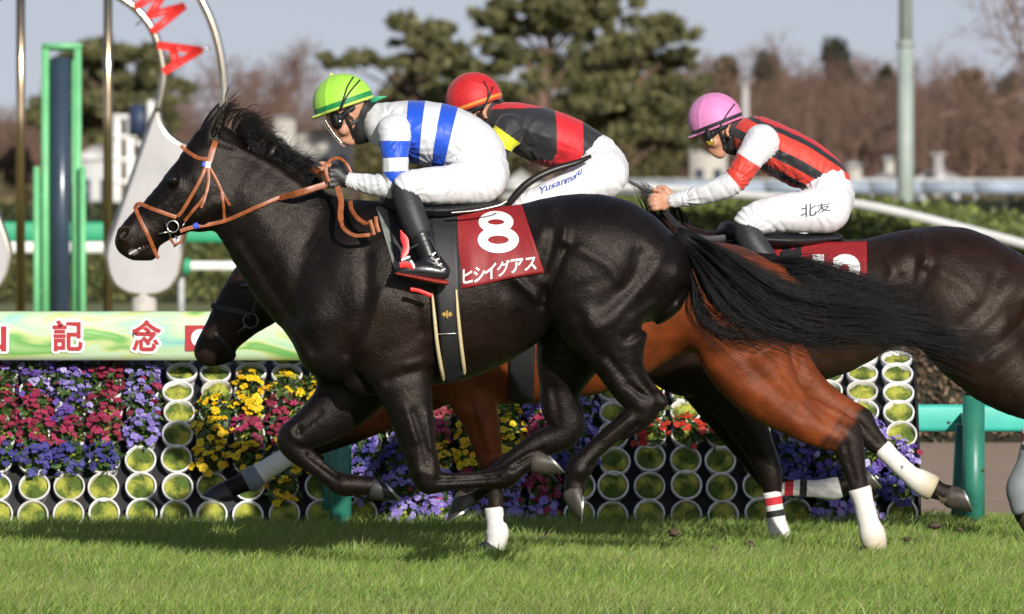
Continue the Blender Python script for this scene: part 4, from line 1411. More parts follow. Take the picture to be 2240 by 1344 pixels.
def guided(guides, Y, count, m=16, spread=0.03, wob=0.012, yspread=0.05, seed=1, lmin=0.55, power=1.0, stray=0.06, clumps=None, tight=.035):
    """strands blended between pixel guide curves (first to last), fanned in depth"""
    g = np.random.default_rng(seed)
    G = []
    for c in guides:
        q = spline(c, 8)
        d = np.concatenate([[0], np.cumsum(np.linalg.norm(np.diff(q[:, :2], axis=0), axis=1))])
        s = np.linspace(0, d[-1], 40)
        G.append(np.stack([np.interp(s, d, q[:, i]) for i in range(q.shape[1])], 1))
    G = np.array(G)
    out = []
    clump = g.random(clumps or max(4, count // 22)); cw = g.normal(size=(len(clump), 6))
    for i in range(count):
        ci = g.integers(len(clump))
        u = np.clip(clump[ci] + g.normal() * tight, 0, 1) ** power * (len(G) - 1)
        k = min(int(u), len(G) - 2); f = u - k
        c = G[k] * (1 - f) + G[k + 1] * f
        L = lmin + (1 - lmin) * g.random() ** 0.7
        s = np.linspace(0, L * 39, m)
        p = np.stack([np.interp(s, np.arange(40), c[:, j]) for j in range(2)], 1)
        t = np.linspace(0, 1, m)
        w = cw[ci]
        amp = wob * FPX / Y
        ph = w[0] * 3
        p[:, 1] += amp * t * (np.sin(ph + t * (5 + w[1])) * 0.7 + g.normal() * 0.7) + amp * g.normal() * t ** 2 * (3 if g.random() < stray else 0.6)
        p[:, 0] += amp * t * np.sin(ph * 1.7 + t * (4 + w[2])) * 0.5
        yy = Y + (w[3] * yspread * 0.6 + g.normal() * yspread * 0.45) * np.minimum(1, t * 1.8 + 0.18) + g.normal() * 0.006
        out.append([P(a, b, y) for (a, b), y in zip(p, yy)])
    return np.array(out)


def hoof(parent, Y, yo, C, S, T, rc, rs, mat, shoe=True):
    """hoof wall from coronet centre C to sole centre S; T points to the toe in the sole plane (pixels)"""
    Yh = Y + yo
    c = np.array(P(*C, Yh)); s = np.array(P(*S, Yh))
    t = np.array([T[0], 0, -T[1]], float); t /= np.linalg.norm(t)
    ax = s - c; ax /= np.linalg.norm(ax)
    tc = t - 0.92 * (t @ ax) * ax; tc /= np.linalg.norm(tc)
    k = Yh / FPX
    n = 18
    ang = np.arange(n) * 2 * math.pi / n
    V = []
    K = [(-0.15, .86), (0, 1.0), (0.06, 1.03), (0.5, 1.0), (0.93, 1.0), (1.0, .985)]
    for u, sc in K:
        cen = c * (1 - u) + s * u
        r = (rc * (1 - u) + rs * u) * k * sc
        tt = tc * (1 - u) + t * u; tt /= np.linalg.norm(tt)
        ex = np.cos(ang)
        lx = np.where(ex > 0, ex * 1.08, ex * 0.86)
        V.append(cen + r * lx[:, None] * tt + (r * 0.92) * np.sin(ang)[:, None] * np.array([0, 1.0, 0]))
    sole = V[-1].copy()
    nn = np.cross(t, [0, 1.0, 0]); nn *= -1 if nn @ ax > 0 else 1       # nn points back up into the hoof
    V.append(s + (sole - s) * 0.80 + nn * 0.002)
    V.append(s + (sole - s) * 0.55 + nn * 0.009)
    V.append(np.repeat((s + nn * 0.012)[None], n, 0))
    V = np.concatenate(V)
    m = len(K) + 3
    Q = [[i * n + j, i * n + (j + 1) % n, (i + 1) * n + (j + 1) % n, (i + 1) * n + j] for i in range(m - 1) for j in range(n)]
    mb = MB(); mb.add(V, Q)
    o = shade_auto(mb.build('hoof', mat, parent), 55)
    if shoe:
        mb = MB()
        R = []
        for fac, dz in ((1.03, 0.0), (1.03, -0.008), (0.80, -0.008), (0.80, 0.0)):
            R.append(s + (sole - s) * fac + nn * dz)
        RV = np.concatenate(R)
        QQ = []
        for a in range(4):
            b2 = (a + 1) % 4
            for j in range(n):
                if 7 <= j <= 10: continue          # open at the heels
                QQ.append([a * n + j, a * n + (j + 1) % n, b2 * n + (j + 1) % n, b2 * n + j])
        mb.add(RV, QQ)
        shade_auto(mb.build('horseshoe', M_SHOE, o), 40)
    return o


def leg_wrap(parent, Y, yo, pts, mat, label=None):
    """bandage wound round a leg along pixel stations (x, y, r)"""
    q = spline(pts, 6)
    C = np.array([P(a, b, Y + yo) for a, b in q[:, :2]])
    r = q[:, 2] * (Y + yo) / FPX
    d = np.concatenate([[0], np.cumsum(np.linalg.norm(np.diff(C, axis=0), axis=1))])
    s = np.linspace(0, d[-1], 30)
    C = np.stack([np.interp(s, d, C[:, i]) for i in range(3)], 1)
    r = np.interp(s, d, r)
    r = r * (1 + 0.02 * np.sin(s / 0.014)) + 0.0015
    r[0] *= .93; r[-1] *= .93
    mb = MB(); mb.tube(C, r, 18, cap=True)
    me = mb.mesh('leg_wrap')
    n = 18
    u = np.concatenate([np.repeat(s / d[-1], n), [0, 1]])
    fattr(me, 'u', u)
    return obj('leg_wrap', me, mat, parent)


WH = (0.74, 0.72, 0.68)
M_WRAP = banded('white_bandage', 'u', [(0, WH), (1.0, WH)], 0.75, 0.5, 45, 0.004)
M_WRAPD = banded('grass_stained_bandage', 'u', [(0, WH), (0.7, (0.72, 0.69, 0.62)), (0.92, (0.55, 0.46, 0.32)), (1.0, (0.42, 0.36, 0.2))], 0.8, 0.5, 45, 0.004, soft=True)
M_WRAPS = banded('striped_bandage', 'u', [(0, WH), (0.10, (0.55, 0.02, 0.03)), (0.24, WH), (0.34, (0.01, 0.01, 0.012)), (0.46, WH)], 0.75, 0.5, 45, 0.004)
M_WRAPG = banded('white_bandage_grey_end', 'u', [(0, WH), (0.72, (0.20, 0.22, 0.25))], 0.75, 0.5, 45, 0.004)
M_WRAPB = banded('grey_boot_red_top', 'u', [(0, WH), (0.06, (0.55, 0.02, 0.03)), (0.16, WH), (0.20, (0.01, 0.01, 0.012)), (0.27, (0.22, 0.24, 0.25))], 0.7, 0.5, 45, 0.004)


def build_horse(label, Y, S, mat, coat, h=0.0075, hair=M_HAIR):
    root = empty('racehorse', P(S['base'][0], 1268, Y)[:1] + (Y, 0.0), label, 'horse', 'racehorses galloping past the flower wall')
    rows = []
    tr = W(S['trunk'], Y); nk = W(S['neck'], Y); hd = W(S['head'], Y)
    rows += [tr, nk, hd]
    legs = []
    for lg in S['legs']:
        pts = [(p[0], p[1], p[2], p[3] if len(p) > 3 else lg.get('sy', 0.85), lg['yo'] + (p[4] if len(p) > 4 else 0)) for p in lg['chain']]
        w = W(pts, Y); legs.append(w); rows.append(w)
    ears = [W([(p[0] + (dx if s > 0 else 0), p[1], p[2], 0.55, s * S.get('earw', 0.06) + s * 0.004 * i) for i, p in enumerate(S['ear'])], Y) for s, dx in ((-1, 0), (1, -14))]
    rows += ears
    lo, hi = bounds(rows, 0.03)
    F = Field(lo, hi, h)
    F.chain(tr, 0.0, 3)
    F.chain(nk, 0.05, 3)
    for w, lg in zip(legs, S['legs']):
        F.chain(w, lg.get('k', 0.05), 4)
    for e in S.get('extra', []):
        F.chain(W(e[0], Y), e[1], 3)
    F.chain(hd, 0.035, 3)
    for e in S.get('head_extra', []):
        F.chain(W(e[0], Y), e[1], 3)
    for w in ears: F.chain(w, 0.012, 3)
    F.relief([(p, w, a * S.get('rel', 1.3)) for p, w, a in S.get('relief', [])], Y)
    for e in S.get('cuts', []):
        F.chain(W(e[0], Y), e[1], 3, sub=True)
    V, Q = F.mesh(3)
    me = mk_mesh('body', V, Q)
    X = V[:, 0] * FPX / Y + CX
    Z = HY + (CH - V[:, 2]) * FPX / Y
    cattr(me, 'col', coat(X, Z, V[:, 1] - Y))
    body = obj('body', me, mat, root)
    ex, ey = S['eye']
    for s in (-1, 1):
        yy = F.surf_px(ex, ey, Y - 0.1) or (Y - 0.1)
        yy = yy if s < 0 else 2 * Y - yy
        mb = MB()
        prof = [(0.0001, -1)] + [(math.sin(a), -math.cos(a)) for a in np.linspace(0.25, math.pi - 0.25, 9)] + [(0.0001, 1)]
        mb.lathe([(r * 0.0215, z * 0.019) for r, z in prof], 16, loc=P(ex, ey, yy - s * 0.011))
        mb.build('eye', M_EYE, body)
    for lg in S['legs']:
        if 'hoof' in lg:
            hoof(root, Y, lg['yo'] + lg.get('yl', 0), *lg['hoof'], lg.get('hmat', M_HOOFD))
        if 'wrap' in lg:
            leg_wrap(root, Y, lg['yo'] + lg.get('yl', 0), lg['wrap'][0], lg['wrap'][1])
    return root, body, F


def smoothstep(a, b, x):
    t = np.clip((x - a) / (b - a), 0, 1)
    return t * t * (3 - 2 * t)


def lerp3(a, b, t):
    return np.asarray(a)[None] * (1 - t[:, None]) + np.asarray(b)[None] * t[:, None]


# ---- the black horse in front, all four feet off the ground
H8 = dict(
    rel=1.65,
    base=(1000, 1268),
    trunk=[(800, 690, 162, .60), (850, 648, 206, .68), (960, 640, 200, .74), (1060, 622, 172, .82), (1145, 588, 140, .95), (1240, 560, 131, 1.06), (1330, 568, 134, 1.05), (1400, 600, 113, 1.0)],
    neck=[(500, 408, 88, .46), (570, 457, 110, .47), (640, 530, 134, .49), (715, 592, 160, .53), (810, 640, 186, .60)],
    head=[(470, 330, 58, .62), (450, 405, 84, .60), (400, 442, 68, .62), (346, 480, 52, .66), (308, 512, 45, .74), (287, 528, 36, .84)],
    head_extra=[([(300, 545, 26, .9), (326, 551, 20, .9)], .02), ([(440, 470, 34, 1.1, -.03), (470, 440, 40, 1.1, -.03)], .03), ([(440, 470, 34, 1.1, .03), (470, 440, 40, 1.1, .03)], .03),
                ([(378, 394, 15, 1, -.078)], .02), ([(378, 394, 15, 1, .078)], .02),
                ([(275, 512, 20, .6, -.045)], .015), ([(275, 512, 20, .6, .045)], .015)],
    cuts=[([(266, 517, 8, 1.2, -.070), (272, 508, 9, 1.2, -.066), (276, 500, 6, 1, -.062)], .006), ([(266, 517, 8, 1.2, .070), (272, 508, 9, 1.2, .066), (276, 500, 6, 1, .062)], .006),
          ([(282, 556, 3.2, 9), (300, 546, 3.2, 9), (325, 534, 2.5, 9), (345, 523, 1.8, 9)], .006),
          ([(466, 297, 5, .6, -.070), (478, 268, 6, .6, -.074), (487, 247, 4, .6, -.078)], .004)],
    ear=[(456, 316, 14), (468, 282, 16), (482, 250, 11), (494, 224, 3)],
    eye=(380, 394),
    legs=[
        dict(yo=-.17, chain=[(845, 745, 88, .55), (880, 830, 66, .6), (893, 880, 53, .75), (906, 935, 45, .85), (918, 985, 37, .9), (930, 1030, 34, .9), (937, 1050, 31, .9), (962, 1055, 23, .9), (1005, 1053, 18, .9), (1060, 1050, 19, .9), (1105, 1043, 26, .9), (1135, 1020, 22, .9), (1164, 1004, 23, .9)],
             hoof=((1170, 1008), (1212, 1013), (40, 43), 26, 29), hmat=M_HOOF),
        dict(yo=.16, chain=[(800, 800, 90, .55), (752, 876, 66, .65), (702, 922, 51, .8), (662, 946, 40, .9), (640, 962, 35, .9), (652, 988, 28, .9), (690, 1020, 21, .9), (722, 1045, 20, .9), (750, 1060, 26, .9), (785, 1062, 22, .9), (812, 1064, 22, .9)],
             hoof=((816, 1066), (854, 1073), (33, 41), 24, 27)),
        dict(yo=-.15, k=.06, chain=[(1290, 620, 116, .75, .02), (1315, 690, 96, .75), (1340, 750, 70, .8), (1358, 805, 50, .85), (1382, 850, 42, .85), (1408, 884, 37, .8), (1400, 905, 33, .8), (1365, 934, 27, .85), (1330, 962, 24, .9), (1290, 1000, 24, .9), (1268, 1024, 28, .9), (1258, 1050, 23, .9), (1258, 1068, 23, .9)],
             hoof=((1254, 1072), (1272, 1108), (-2, 30), 25, 34), hmat=M_HOOF),
        dict(yo=.15, k=.06, chain=[(1280, 680, 100, .75), (1245, 775, 72, .8), (1228, 840, 48, .85), (1226, 890, 43, .85), (1240, 932, 37, .85), (1222, 956, 34, .85), (1180, 972, 29, .85), (1130, 1003, 23, .9), (1088, 1034, 20, .9), (1056, 1060, 25, .9), (1036, 1080, 20, .9), (1028, 1088, 21, .9)],
             hoof=((1024, 1088), (1006, 1122), (-30, 20), 25, 33), hmat=M_HOOF),
    ],
    extra=[([(1385, 800, 14, .8, -.15), (1425, 850, 14, .8, -.15), (1445, 880, 16, .8, -.15)], .02), ([(1262, 890, 12, .8, .15), (1264, 940, 14, .8, .15)], .02),
           ([(704, 705, 66, .8, -.10), (712, 765, 58, .8, -.10)], .09), ([(704, 705, 66, .8, .10), (712, 765, 58, .8, .10)], .09),
           ([(790, 832, 34, .8, -.09), (815, 842, 22, .8, -.09)], .03)],
    relief=[
        ([(780, 470), (720, 600), (700, 690)], 26, 9), ([(712, 440), (655, 570), (655, 690)], 13, -9), ([(860, 690)], 48, 15), ([(905, 770)], 26, 9),
        ([(800, 560), (800, 660), (765, 770)], 11, -9), ([(835, 640), (815, 710), (800, 760)], 9, 8), ([(850, 830), (900, 812), (945, 805)], 8, -9), ([(895, 800), (935, 790)], 8, 6),
        ([(945, 640), (950, 760), (950, 830)], 13, -8), ([(905, 640), (925, 720)], 12, -6), ([(930, 660), (945, 740)], 10, 5),
        ([(1050, 560), (1040, 680), (1030, 760)], 8, 2.5), ([(1085, 560), (1078, 680), (1068, 750)], 8, 2.5), ([(1118, 560), (1112, 660), (1100, 720)], 8, 2.5),
        ([(1196, 500)], 24, 10), ([(1222, 462), (1234, 500), (1222, 560), (1196, 620)], 7, 11), ([(1205, 470), (1208, 520), (1190, 590)], 10, -9), ([(1232, 545), (1205, 610), (1185, 662)], 8, -16),
        ([(1130, 612), (1160, 640), (1182, 660)], 7, 11), ([(1110, 630), (1140, 670), (1130, 740)], 14, -6),
        ([(1290, 500)], 55, 10), ([(1270, 545), (1330, 580), (1350, 610)], 10, 6), ([(1455, 530), (1425, 600), (1370, 660), (1310, 720)], 13, 8), ([(1400, 560), (1380, 615), (1320, 670)], 14, -9),
        ([(1492, 632), (1445, 690), (1372, 738)], 8, -11), ([(1480, 672), (1430, 718), (1390, 745)], 11, 8), ([(1430, 665), (1380, 695)], 7, 5), ([(1470, 600)], 26, 8), ([(1490, 545), (1480, 600)], 8, 4),
        ([(1290, 705)], 20, 12), ([(1265, 690), (1280, 730), (1310, 770)], 9, -6), ([(1330, 780), (1370, 830), (1400, 862)], 6, -6), ([(1318, 800), (1352, 852)], 10, 5), ([(1390, 800), (1430, 850)], 6, -6),
        ([(530, 520), (612, 650), (690, 765)], 10, -9), ([(478, 310), (540, 332), (600, 365), (655, 405)], 6, 7), ([(545, 420), (600, 520), (660, 630)], 24, 9), ([(520, 370), (600, 440), (680, 520)], 16, -5), ([(575, 420), (640, 470), (720, 520)], 14, 4),
        ([(395, 415), (360, 445), (330, 470)], 6, 5), ([(440, 450)], 26, 5), ([(404, 362)], 11, -8), ([(322, 478)], 13, -5), ([(398, 500), (440, 490), (500, 470)], 7, -5), ([(420, 405), (405, 470)], 7, -5), ([(355, 400), (310, 450)], 7, -3), ([(305, 500), (290, 520)], 7, -4),
        ([(905, 900), (925, 960), (935, 1010)], 5, -7), ([(890, 890), (910, 960)], 6, 5), ([(935, 900), (945, 980)], 4, 5), ([(918, 1030)], 8, 5), ([(945, 1035)], 7, 4), ([(960, 1048), (1020, 1046), (1090, 1040)], 3.4, -7), ([(1115, 1028)], 8, 4), ([(1395, 925), (1340, 975), (1290, 1018)], 3.6, -8), ([(1375, 915), (1320, 960)], 4, 4), ([(1400, 890)], 8, 4), ([(1436, 888), (1425, 910)], 5, -5), ([(1268, 1030)], 9, 4), ([(1186, 985), (1120, 1022)], 3.4, -6), ([(1370, 840), (1420, 872)], 4, -5),
        ([(632, 940), (650, 965)], 7, 6), ([(655, 940), (648, 975)], 4, -5), ([(672, 998), (735, 1045)], 3.4, -7), ([(752, 1062)], 8, 4), ([(700, 905), (650, 945)], 5, -5), ([(1210, 850), (1222, 920)], 6, -5),
    ])


def coat8(X, Z, D):
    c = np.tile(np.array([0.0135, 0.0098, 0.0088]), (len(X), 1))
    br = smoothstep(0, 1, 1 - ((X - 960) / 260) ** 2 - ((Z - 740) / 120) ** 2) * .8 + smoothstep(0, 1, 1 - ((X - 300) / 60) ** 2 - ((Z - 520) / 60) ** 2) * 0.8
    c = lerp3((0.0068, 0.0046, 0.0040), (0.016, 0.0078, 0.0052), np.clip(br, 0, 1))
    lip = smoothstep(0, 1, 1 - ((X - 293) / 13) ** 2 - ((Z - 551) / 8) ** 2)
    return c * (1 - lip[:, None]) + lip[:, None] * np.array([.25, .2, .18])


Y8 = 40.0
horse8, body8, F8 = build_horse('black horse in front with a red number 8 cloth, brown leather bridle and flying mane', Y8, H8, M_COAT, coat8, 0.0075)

# ---- bay horse half hidden behind it
def m2(x, y): return (352 + .937 * x, 468 + (y - 420) * .937)
H2 = dict(
    rel=2.0,
    base=(1250, 1210),
    trunk=[(1010, 735, 150, .60), (1090, 705, 180, .68), (1190, 700, 180, .74), (1300, 690, 168, .82), (1420, 660, 135, .95), (1510, 655, 118, 1.1), (1600, 655, 112, 1.1), (1662, 672, 98, 1.0)],
    neck=[(630, 610, 78, .46), (720, 625, 95, .47), (810, 650, 118, .49), (900, 680, 142, .53), (1010, 715, 160, .60)],
    head=[(600, 585, 56, .6), (570, 635, 74, .60), (528, 680, 60, .62), (495, 722, 47, .66), (470, 755, 40, .74), (458, 768, 34, .84)],
    head_extra=[([(480, 778, 21, .9), (500, 778, 16, .9)], .02), ([(580, 660, 34, 1.1, -.03), (600, 650, 34, 1.1, -.03)], .03)],
    cuts=[([(436, 757, 7, 1.2, -.062), (442, 748, 7, 1.2, -.06)], .006)],
    ear=[(598, 565, 13), (612, 535, 14), (628, 508, 10), (640, 488, 3)],
    eye=(535, 625),
    legs=[
        dict(yo=-.10, chain=[(1010, 780, 82, .55), (1030, 860, 54, .7), (1046, 905, 43, .85), (1060, 950, 36, .9), (1070, 995, 29, .9), (1077, 1025, 27, .9), (1082, 1070, 18, .9), (1086, 1130, 18, .9), (1088, 1165, 23, .9), (1082, 1192, 20, .9)],
             wrap=([(1080, 1110, 20), (1084, 1140, 20), (1088, 1165, 24), (1084, 1190, 21), (1082, 1202, 21)], M_WRAP), hoof=((1080, 1196), (1072, 1212), (-26, 0), 25, 31)),
        dict(yo=.15, chain=[(980, 800, 80, .55), (880, 865, 58, .7), (780, 920, 46, .85), (705, 955, 37, .9), (665, 976, 32, .9), (635, 996, 22, .9), (590, 1022, 19, .9), (556, 1044, 25, .9), (525, 1060, 20, .9), (502, 1070, 21, .9)],
             wrap=([(646, 988, 24), (610, 1011, 21), (575, 1032, 22), (553, 1047, 27), (538, 1055, 25)], M_WRAPG), hoof=((500, 1076), (470, 1092), (-26, -7), 24, 29)),
        dict(yo=-.14, k=.06, chain=[(1600, 680, 104, .75), (1628, 770, 96, .75), (1672, 842, 76, .8), (1724, 896, 53, .85), (1790, 938, 41, .85), (1846, 958, 36, .82), (1858, 985, 33, .82), (1870, 1030, 25, .9), (1884, 1085, 20, .9), (1898, 1140, 21, .9), (1908, 1172, 26, .9), (1912, 1192, 22, .9)],
             wrap=([(1880, 1068, 25), (1889, 1100, 22), (1899, 1140, 23), (1909, 1172, 28), (1914, 1195, 26), (1914, 1204, 23)], M_WRAPD), hoof=((1914, 1196), (1908, 1212), (-26, 0), 25, 30)),
        dict(yo=.16, k=.06, chain=[(1640, 700, 96, .75), (1700, 790, 70, .8), (1770, 852, 42, .85), (1838, 900, 34, .85), (1876, 922, 33, .85), (1896, 948, 29, .85), (1932, 985, 20, .9), (1975, 1026, 19, .9), (2022, 1058, 26, .9), (2055, 1075, 20, .9), (2075, 1082, 21, .9)],
             wrap=([(1928, 978, 21), (1955, 1006, 20), (1990, 1038, 21), (2020, 1058, 28), (2044, 1070, 26)], M_WRAPD), hoof=((2074, 1084), (2113, 1091), (25, 57), 24, 30), hmat=M_HOOF),
    ],
    extra=[([(1780, 885, 13, .8, -.14), (1840, 915, 14, .8, -.14), (1872, 938, 15, .8, -.14)], .02), ([(1840, 880, 11, .8, .16), (1892, 910, 14, .8, .16)], .02)],
    relief=[([m2(*p) for p in s], w, a) for s, w, a in H8['relief'] if min(q[0] for q in s) > 1230 and max(q[1] for q in s) < 770] +
           [([(1600, 760), (1690, 850), (1760, 905)], 8, -6), ([(1640, 850), (1740, 930)], 12, 6), ([(1030, 880), (1058, 990)], 5, -6), ([(1045, 900), (1072, 980)], 5, 5), ([(1755, 760), (1750, 830)], 6, -4), ([(1560, 800), (1640, 870)], 14, 6), ([(1690, 780), (1740, 860), (1800, 920)], 6, -5), ([(1820, 930), (1850, 970)], 5, -5), ([(1846, 975), (1868, 1050)], 3.5, -6), ([(1880, 925), (1925, 975)], 3.5, -6), ([(1660, 640), (1700, 740)], 12, 5), ([(1560, 690), (1620, 760)], 12, -5)])


def coat2(X, Z, D):
    bay, blk = np.array((0.175, 0.039, 0.0105)), np.array((0.012, 0.008, 0.007))
    t = np.zeros(len(X))
    hind = X > 1500
    nz = 14 * np.sin(X * .11 + Z * .07) + 10 * np.sin(X * .05 - Z * .16 + 2) + 6 * np.sin(X * .31 + Z * .23)
    t = np.where(hind, smoothstep(0, 55, (X - 1800) * .75 + (Z - 940) * .75 + nz * .8), t)
    mid = (X > 940) & (X < 1300)
    t = np.where(mid, smoothstep(995, 1030, Z + nz * .6), t)
    t = np.where(X < 940, np.maximum(smoothstep(930, 975, Z), 0.96 * smoothstep(860, 700, X)), t)  # black lower foreleg; head and neck blackened too, shade painted into the coat
    t = np.maximum(t, 0.85 * smoothstep(90, 20, np.hypot(X - 455, Z - 770)))
    t = np.maximum(t, 0.55 * smoothstep(40, 10, np.abs(D)) * (Z < 560))
    return bay[None] * (1 - t[:, None]) + blk[None] * t[:, None]


Y2 = 42.0
horse2, body2, F2 = build_horse('bright bay horse with white hind bandages, half hidden behind the black horse', Y2, H2, M_COAT2, coat2, 0.010)

# ---- dark brown horse at the right edge
H3 = dict(
    base=(1750, 1190),
    trunk=[(1520, 720, 150, .60), (1590, 690, 178, .68), (1690, 684, 170, .74), (1800, 674, 152, .82), (1900, 648, 125, .98), (1995, 626, 122, 1.08), (2090, 632, 132, 1.06), (2170, 660, 122, 1.0)],
    neck=[(1300, 575, 70, .46), (1370, 560, 90, .47), (1440, 585, 110, .49), (1500, 628, 130, .53), (1560, 665, 155, .60)],
    head=[(1285, 560, 54, .6), (1255, 610, 72, .60), (1212, 655, 58, .62), (1180, 695, 45, .66), (1155, 728, 39, .74), (1142, 742, 33, .84)],
    ear=[(1285, 540, 13), (1298, 512, 14), (1312, 488, 10), (1324, 470, 3)],
    eye=(1222, 600),
    legs=[
        dict(yo=-.10, chain=[(1540, 780, 82, .55), (1590, 850, 62, .7), (1622, 905, 49, .85), (1650, 960, 38, .9), (1676, 1015, 30, .9), (1686, 1045, 26, .9), (1692, 1090, 18, .9), (1699, 1140, 18, .9), (1704, 1166, 23, .9), (1704, 1186, 20, .9)],
             wrap=([(1688, 1076, 20), (1694, 1110, 19), (1699, 1140, 20), (1704, 1166, 24), (1706, 1194, 22)], M_WRAPS), hoof=((1704, 1184), (1698, 1195), (-24, 0), 24, 30)),
        dict(yo=.15, chain=[(1530, 790, 78, .55), (1570, 870, 56, .7), (1610, 940, 40, .85), (1650, 1000, 32, .9), (1684, 1048, 27, .9), (1706, 1064, 22, .9), (1760, 1068, 17, .9), (1815, 1070, 22, .9), (1846, 1062, 19, .9), (1872, 1052, 20, .9)],
             wrap=([(1702, 1066, 20), (1740, 1068, 18), (1790, 1070, 19), (1820, 1070, 24), (1838, 1066, 22)], M_WRAPS), hoof=((1872, 1052), (1908, 1046), (36, 44), 23, 27), hmat=M_HOOF),
        dict(yo=-.15, k=.06, chain=[(2100, 690, 115, .75), (2150, 765, 100, .75), (2210, 830, 74, .8), (2275, 880, 48, .85), (2325, 915, 38, .82), (2328, 945, 32, .82), (2295, 985, 26, .9), (2262, 1030, 23, .9), (2240, 1065, 28, .9), (2236, 1100, 24, .9), (2242, 1125, 24, .9)],
             wrap=([(2268, 940, 32), (2262, 985, 30), (2250, 1030, 31), (2238, 1065, 36), (2240, 1100, 32), (2246, 1118, 29)], M_WRAPB), hoof=((2244, 1118), (2254, 1158), (4, 26), 27, 32), hmat=M_HOOF),
        dict(yo=.15, k=.06, chain=[(2140, 700, 100, .75), (2220, 790, 74, .8), (2310, 850, 48, .85), (2370, 890, 36, .85), (2390, 920, 31, .85), (2420, 980, 23, .9), (2450, 1040, 20, .9), (2470, 1075, 25, .9), (2490, 1100, 20, .9)],
             hoof=((2492, 1102), (2515, 1125), (22, 22), 24, 30)),
    ],
    extra=[],
    relief=[([(903 + .905 * x, 478 + (y - 420) * .93) for x, y in s], w, a) for s, w, a in H8['relief'] if 1180 < min(q[0] for q in s) and max(q[1] for q in s) < 770] +
           [([(1935, 560), (1945, 600), (1920, 650)], 7, 10), ([(1950, 545), (1965, 590)], 8, 8), ([(1600, 900), (1660, 1000)], 5, -6), ([(1640, 900), (1680, 990)], 5, 4), ([(1990, 770), (2060, 830), (2160, 860)], 9, -6), ([(2190, 700), (2160, 800)], 10, 7)])


def coat3(X, Z, D):
    t = np.clip(smoothstep(820, 960, Z), 0, 1)
    w = smoothstep(0, 1, 1 - ((X - 1850) / 190) ** 2 - ((Z - 770) / 70) ** 2)
    c = lerp3((0.018, 0.0084, 0.0052), (0.009, 0.0056, 0.0045), t)
    return c * (1 - .5 * w[:, None]) + .5 * w[:, None] * np.array([0.065, 0.030, 0.016])


Y3 = 43.5
horse3, body3, F3 = build_horse('dark brown horse at the right edge of the photo with red and black striped bandages', Y3, H3, M_COAT, coat3, 0.010)

# ---- tails and manes
t8 = guided([[(1494, 512), (1540, 530), (1600, 563), (1660, 598), (1720, 628), (1800, 645), (1890, 655), (1980, 690)],
             [(1495, 522), (1540, 550), (1600, 600), (1670, 660), (1750, 700), (1850, 718), (1960, 728), (2060, 760)],
             [(1496, 532), (1530, 570), (1575, 630), (1635, 690), (1715, 732), (1800, 745), (1890, 744), (1960, 755)],
             [(1497, 540), (1515, 590), (1535, 640), (1575, 690), (1645, 725), (1730, 738), (1800, 735)],
             [(1498, 546), (1506, 590), (1503, 640), (1510, 690), (1545, 725), (1605, 732), (1650, 720)]], Y8, 3000, 12, wob=.030, yspread=.08, seed=3, lmin=.3, power=1.7, stray=.16, clumps=42, tight=.011)
hairs('tail', M_HAIR, horse8, t8, RNG.uniform(0.0005, 0.0011, len(t8)))
loose = guided([[(1497, 545), (1508, 610), (1500, 670), (1530, 730), (1600, 742), (1680, 735)], [(1497, 548), (1530, 640), (1560, 710), (1640, 735), (1740, 760), (1800, 800)]], Y8, 160, 13, wob=.030, yspread=.08, seed=4, lmin=.4, stray=.3)
hairs('tail_wisps', M_HAIR, horse8, loose, 0.0007)
dock = MB().tube([P(1478, 522, Y8), P(1510, 530, Y8), P(1560, 556, Y8), P(1610, 592, Y8)], [.052, .046, .036, .018], 12)
dock.build('tail_dock', M_DOCK, horse8)
t2 = guided([[(1668, 568), (1740, 570), (1810, 588), (1880, 612), (1940, 630), (2000, 624), (2036, 614)],
             [(1670, 572), (1750, 590), (1840, 628), (1930, 655), (2010, 655), (2050, 645)],
             [(1672, 580), (1750, 625), (1850, 682), (1960, 708), (2080, 728), (2160, 738), (2232, 745)],
             [(1674, 588), (1750, 650), (1850, 712), (1950, 742), (2060, 762), (2150, 784), (2215, 776)]], Y2, 2800, 12, wob=.030, yspread=.08, seed=5, lmin=.3, stray=.16, clumps=46, tight=.014)
hairs('tail', M_HAIR, horse2, t2, RNG.uniform(0.0005, 0.0011, len(t2)))
MB().tube([P(1650, 580, Y2), P(1690, 580, Y2), P(1750, 600, Y2), P(1810, 630, Y2)], [.055, .048, .036, .018], 12).build('tail_dock', M_DOCK, horse2)
t3 = guided([[(2262, 620), (2330, 640), (2430, 700), (2550, 740)], [(2264, 640), (2330, 690), (2420, 760), (2530, 800)]], Y3, 500, 12, seed=6)
hairs('tail', M_HAIR, horse3, t3, 0.0018)


def mane_tufts(tufts, Y, name, parent, seed, per=70, ys=.03, r=0.0011, wob=.008):
    S = []
    for i, t in enumerate(tufts):
        a = t[0]
        b = t[1] if len(t) > 1 else t[0]
        S.append(guided([a, b], Y, per, 12, wob=wob, yspread=ys, seed=seed + i, lmin=.4, stray=.2, clumps=9, tight=.05))
    S = np.concatenate(S)
    return hairs(name, M_HAIR, parent, S, RNG.uniform(r * .8, r * 1.4, len(S)))


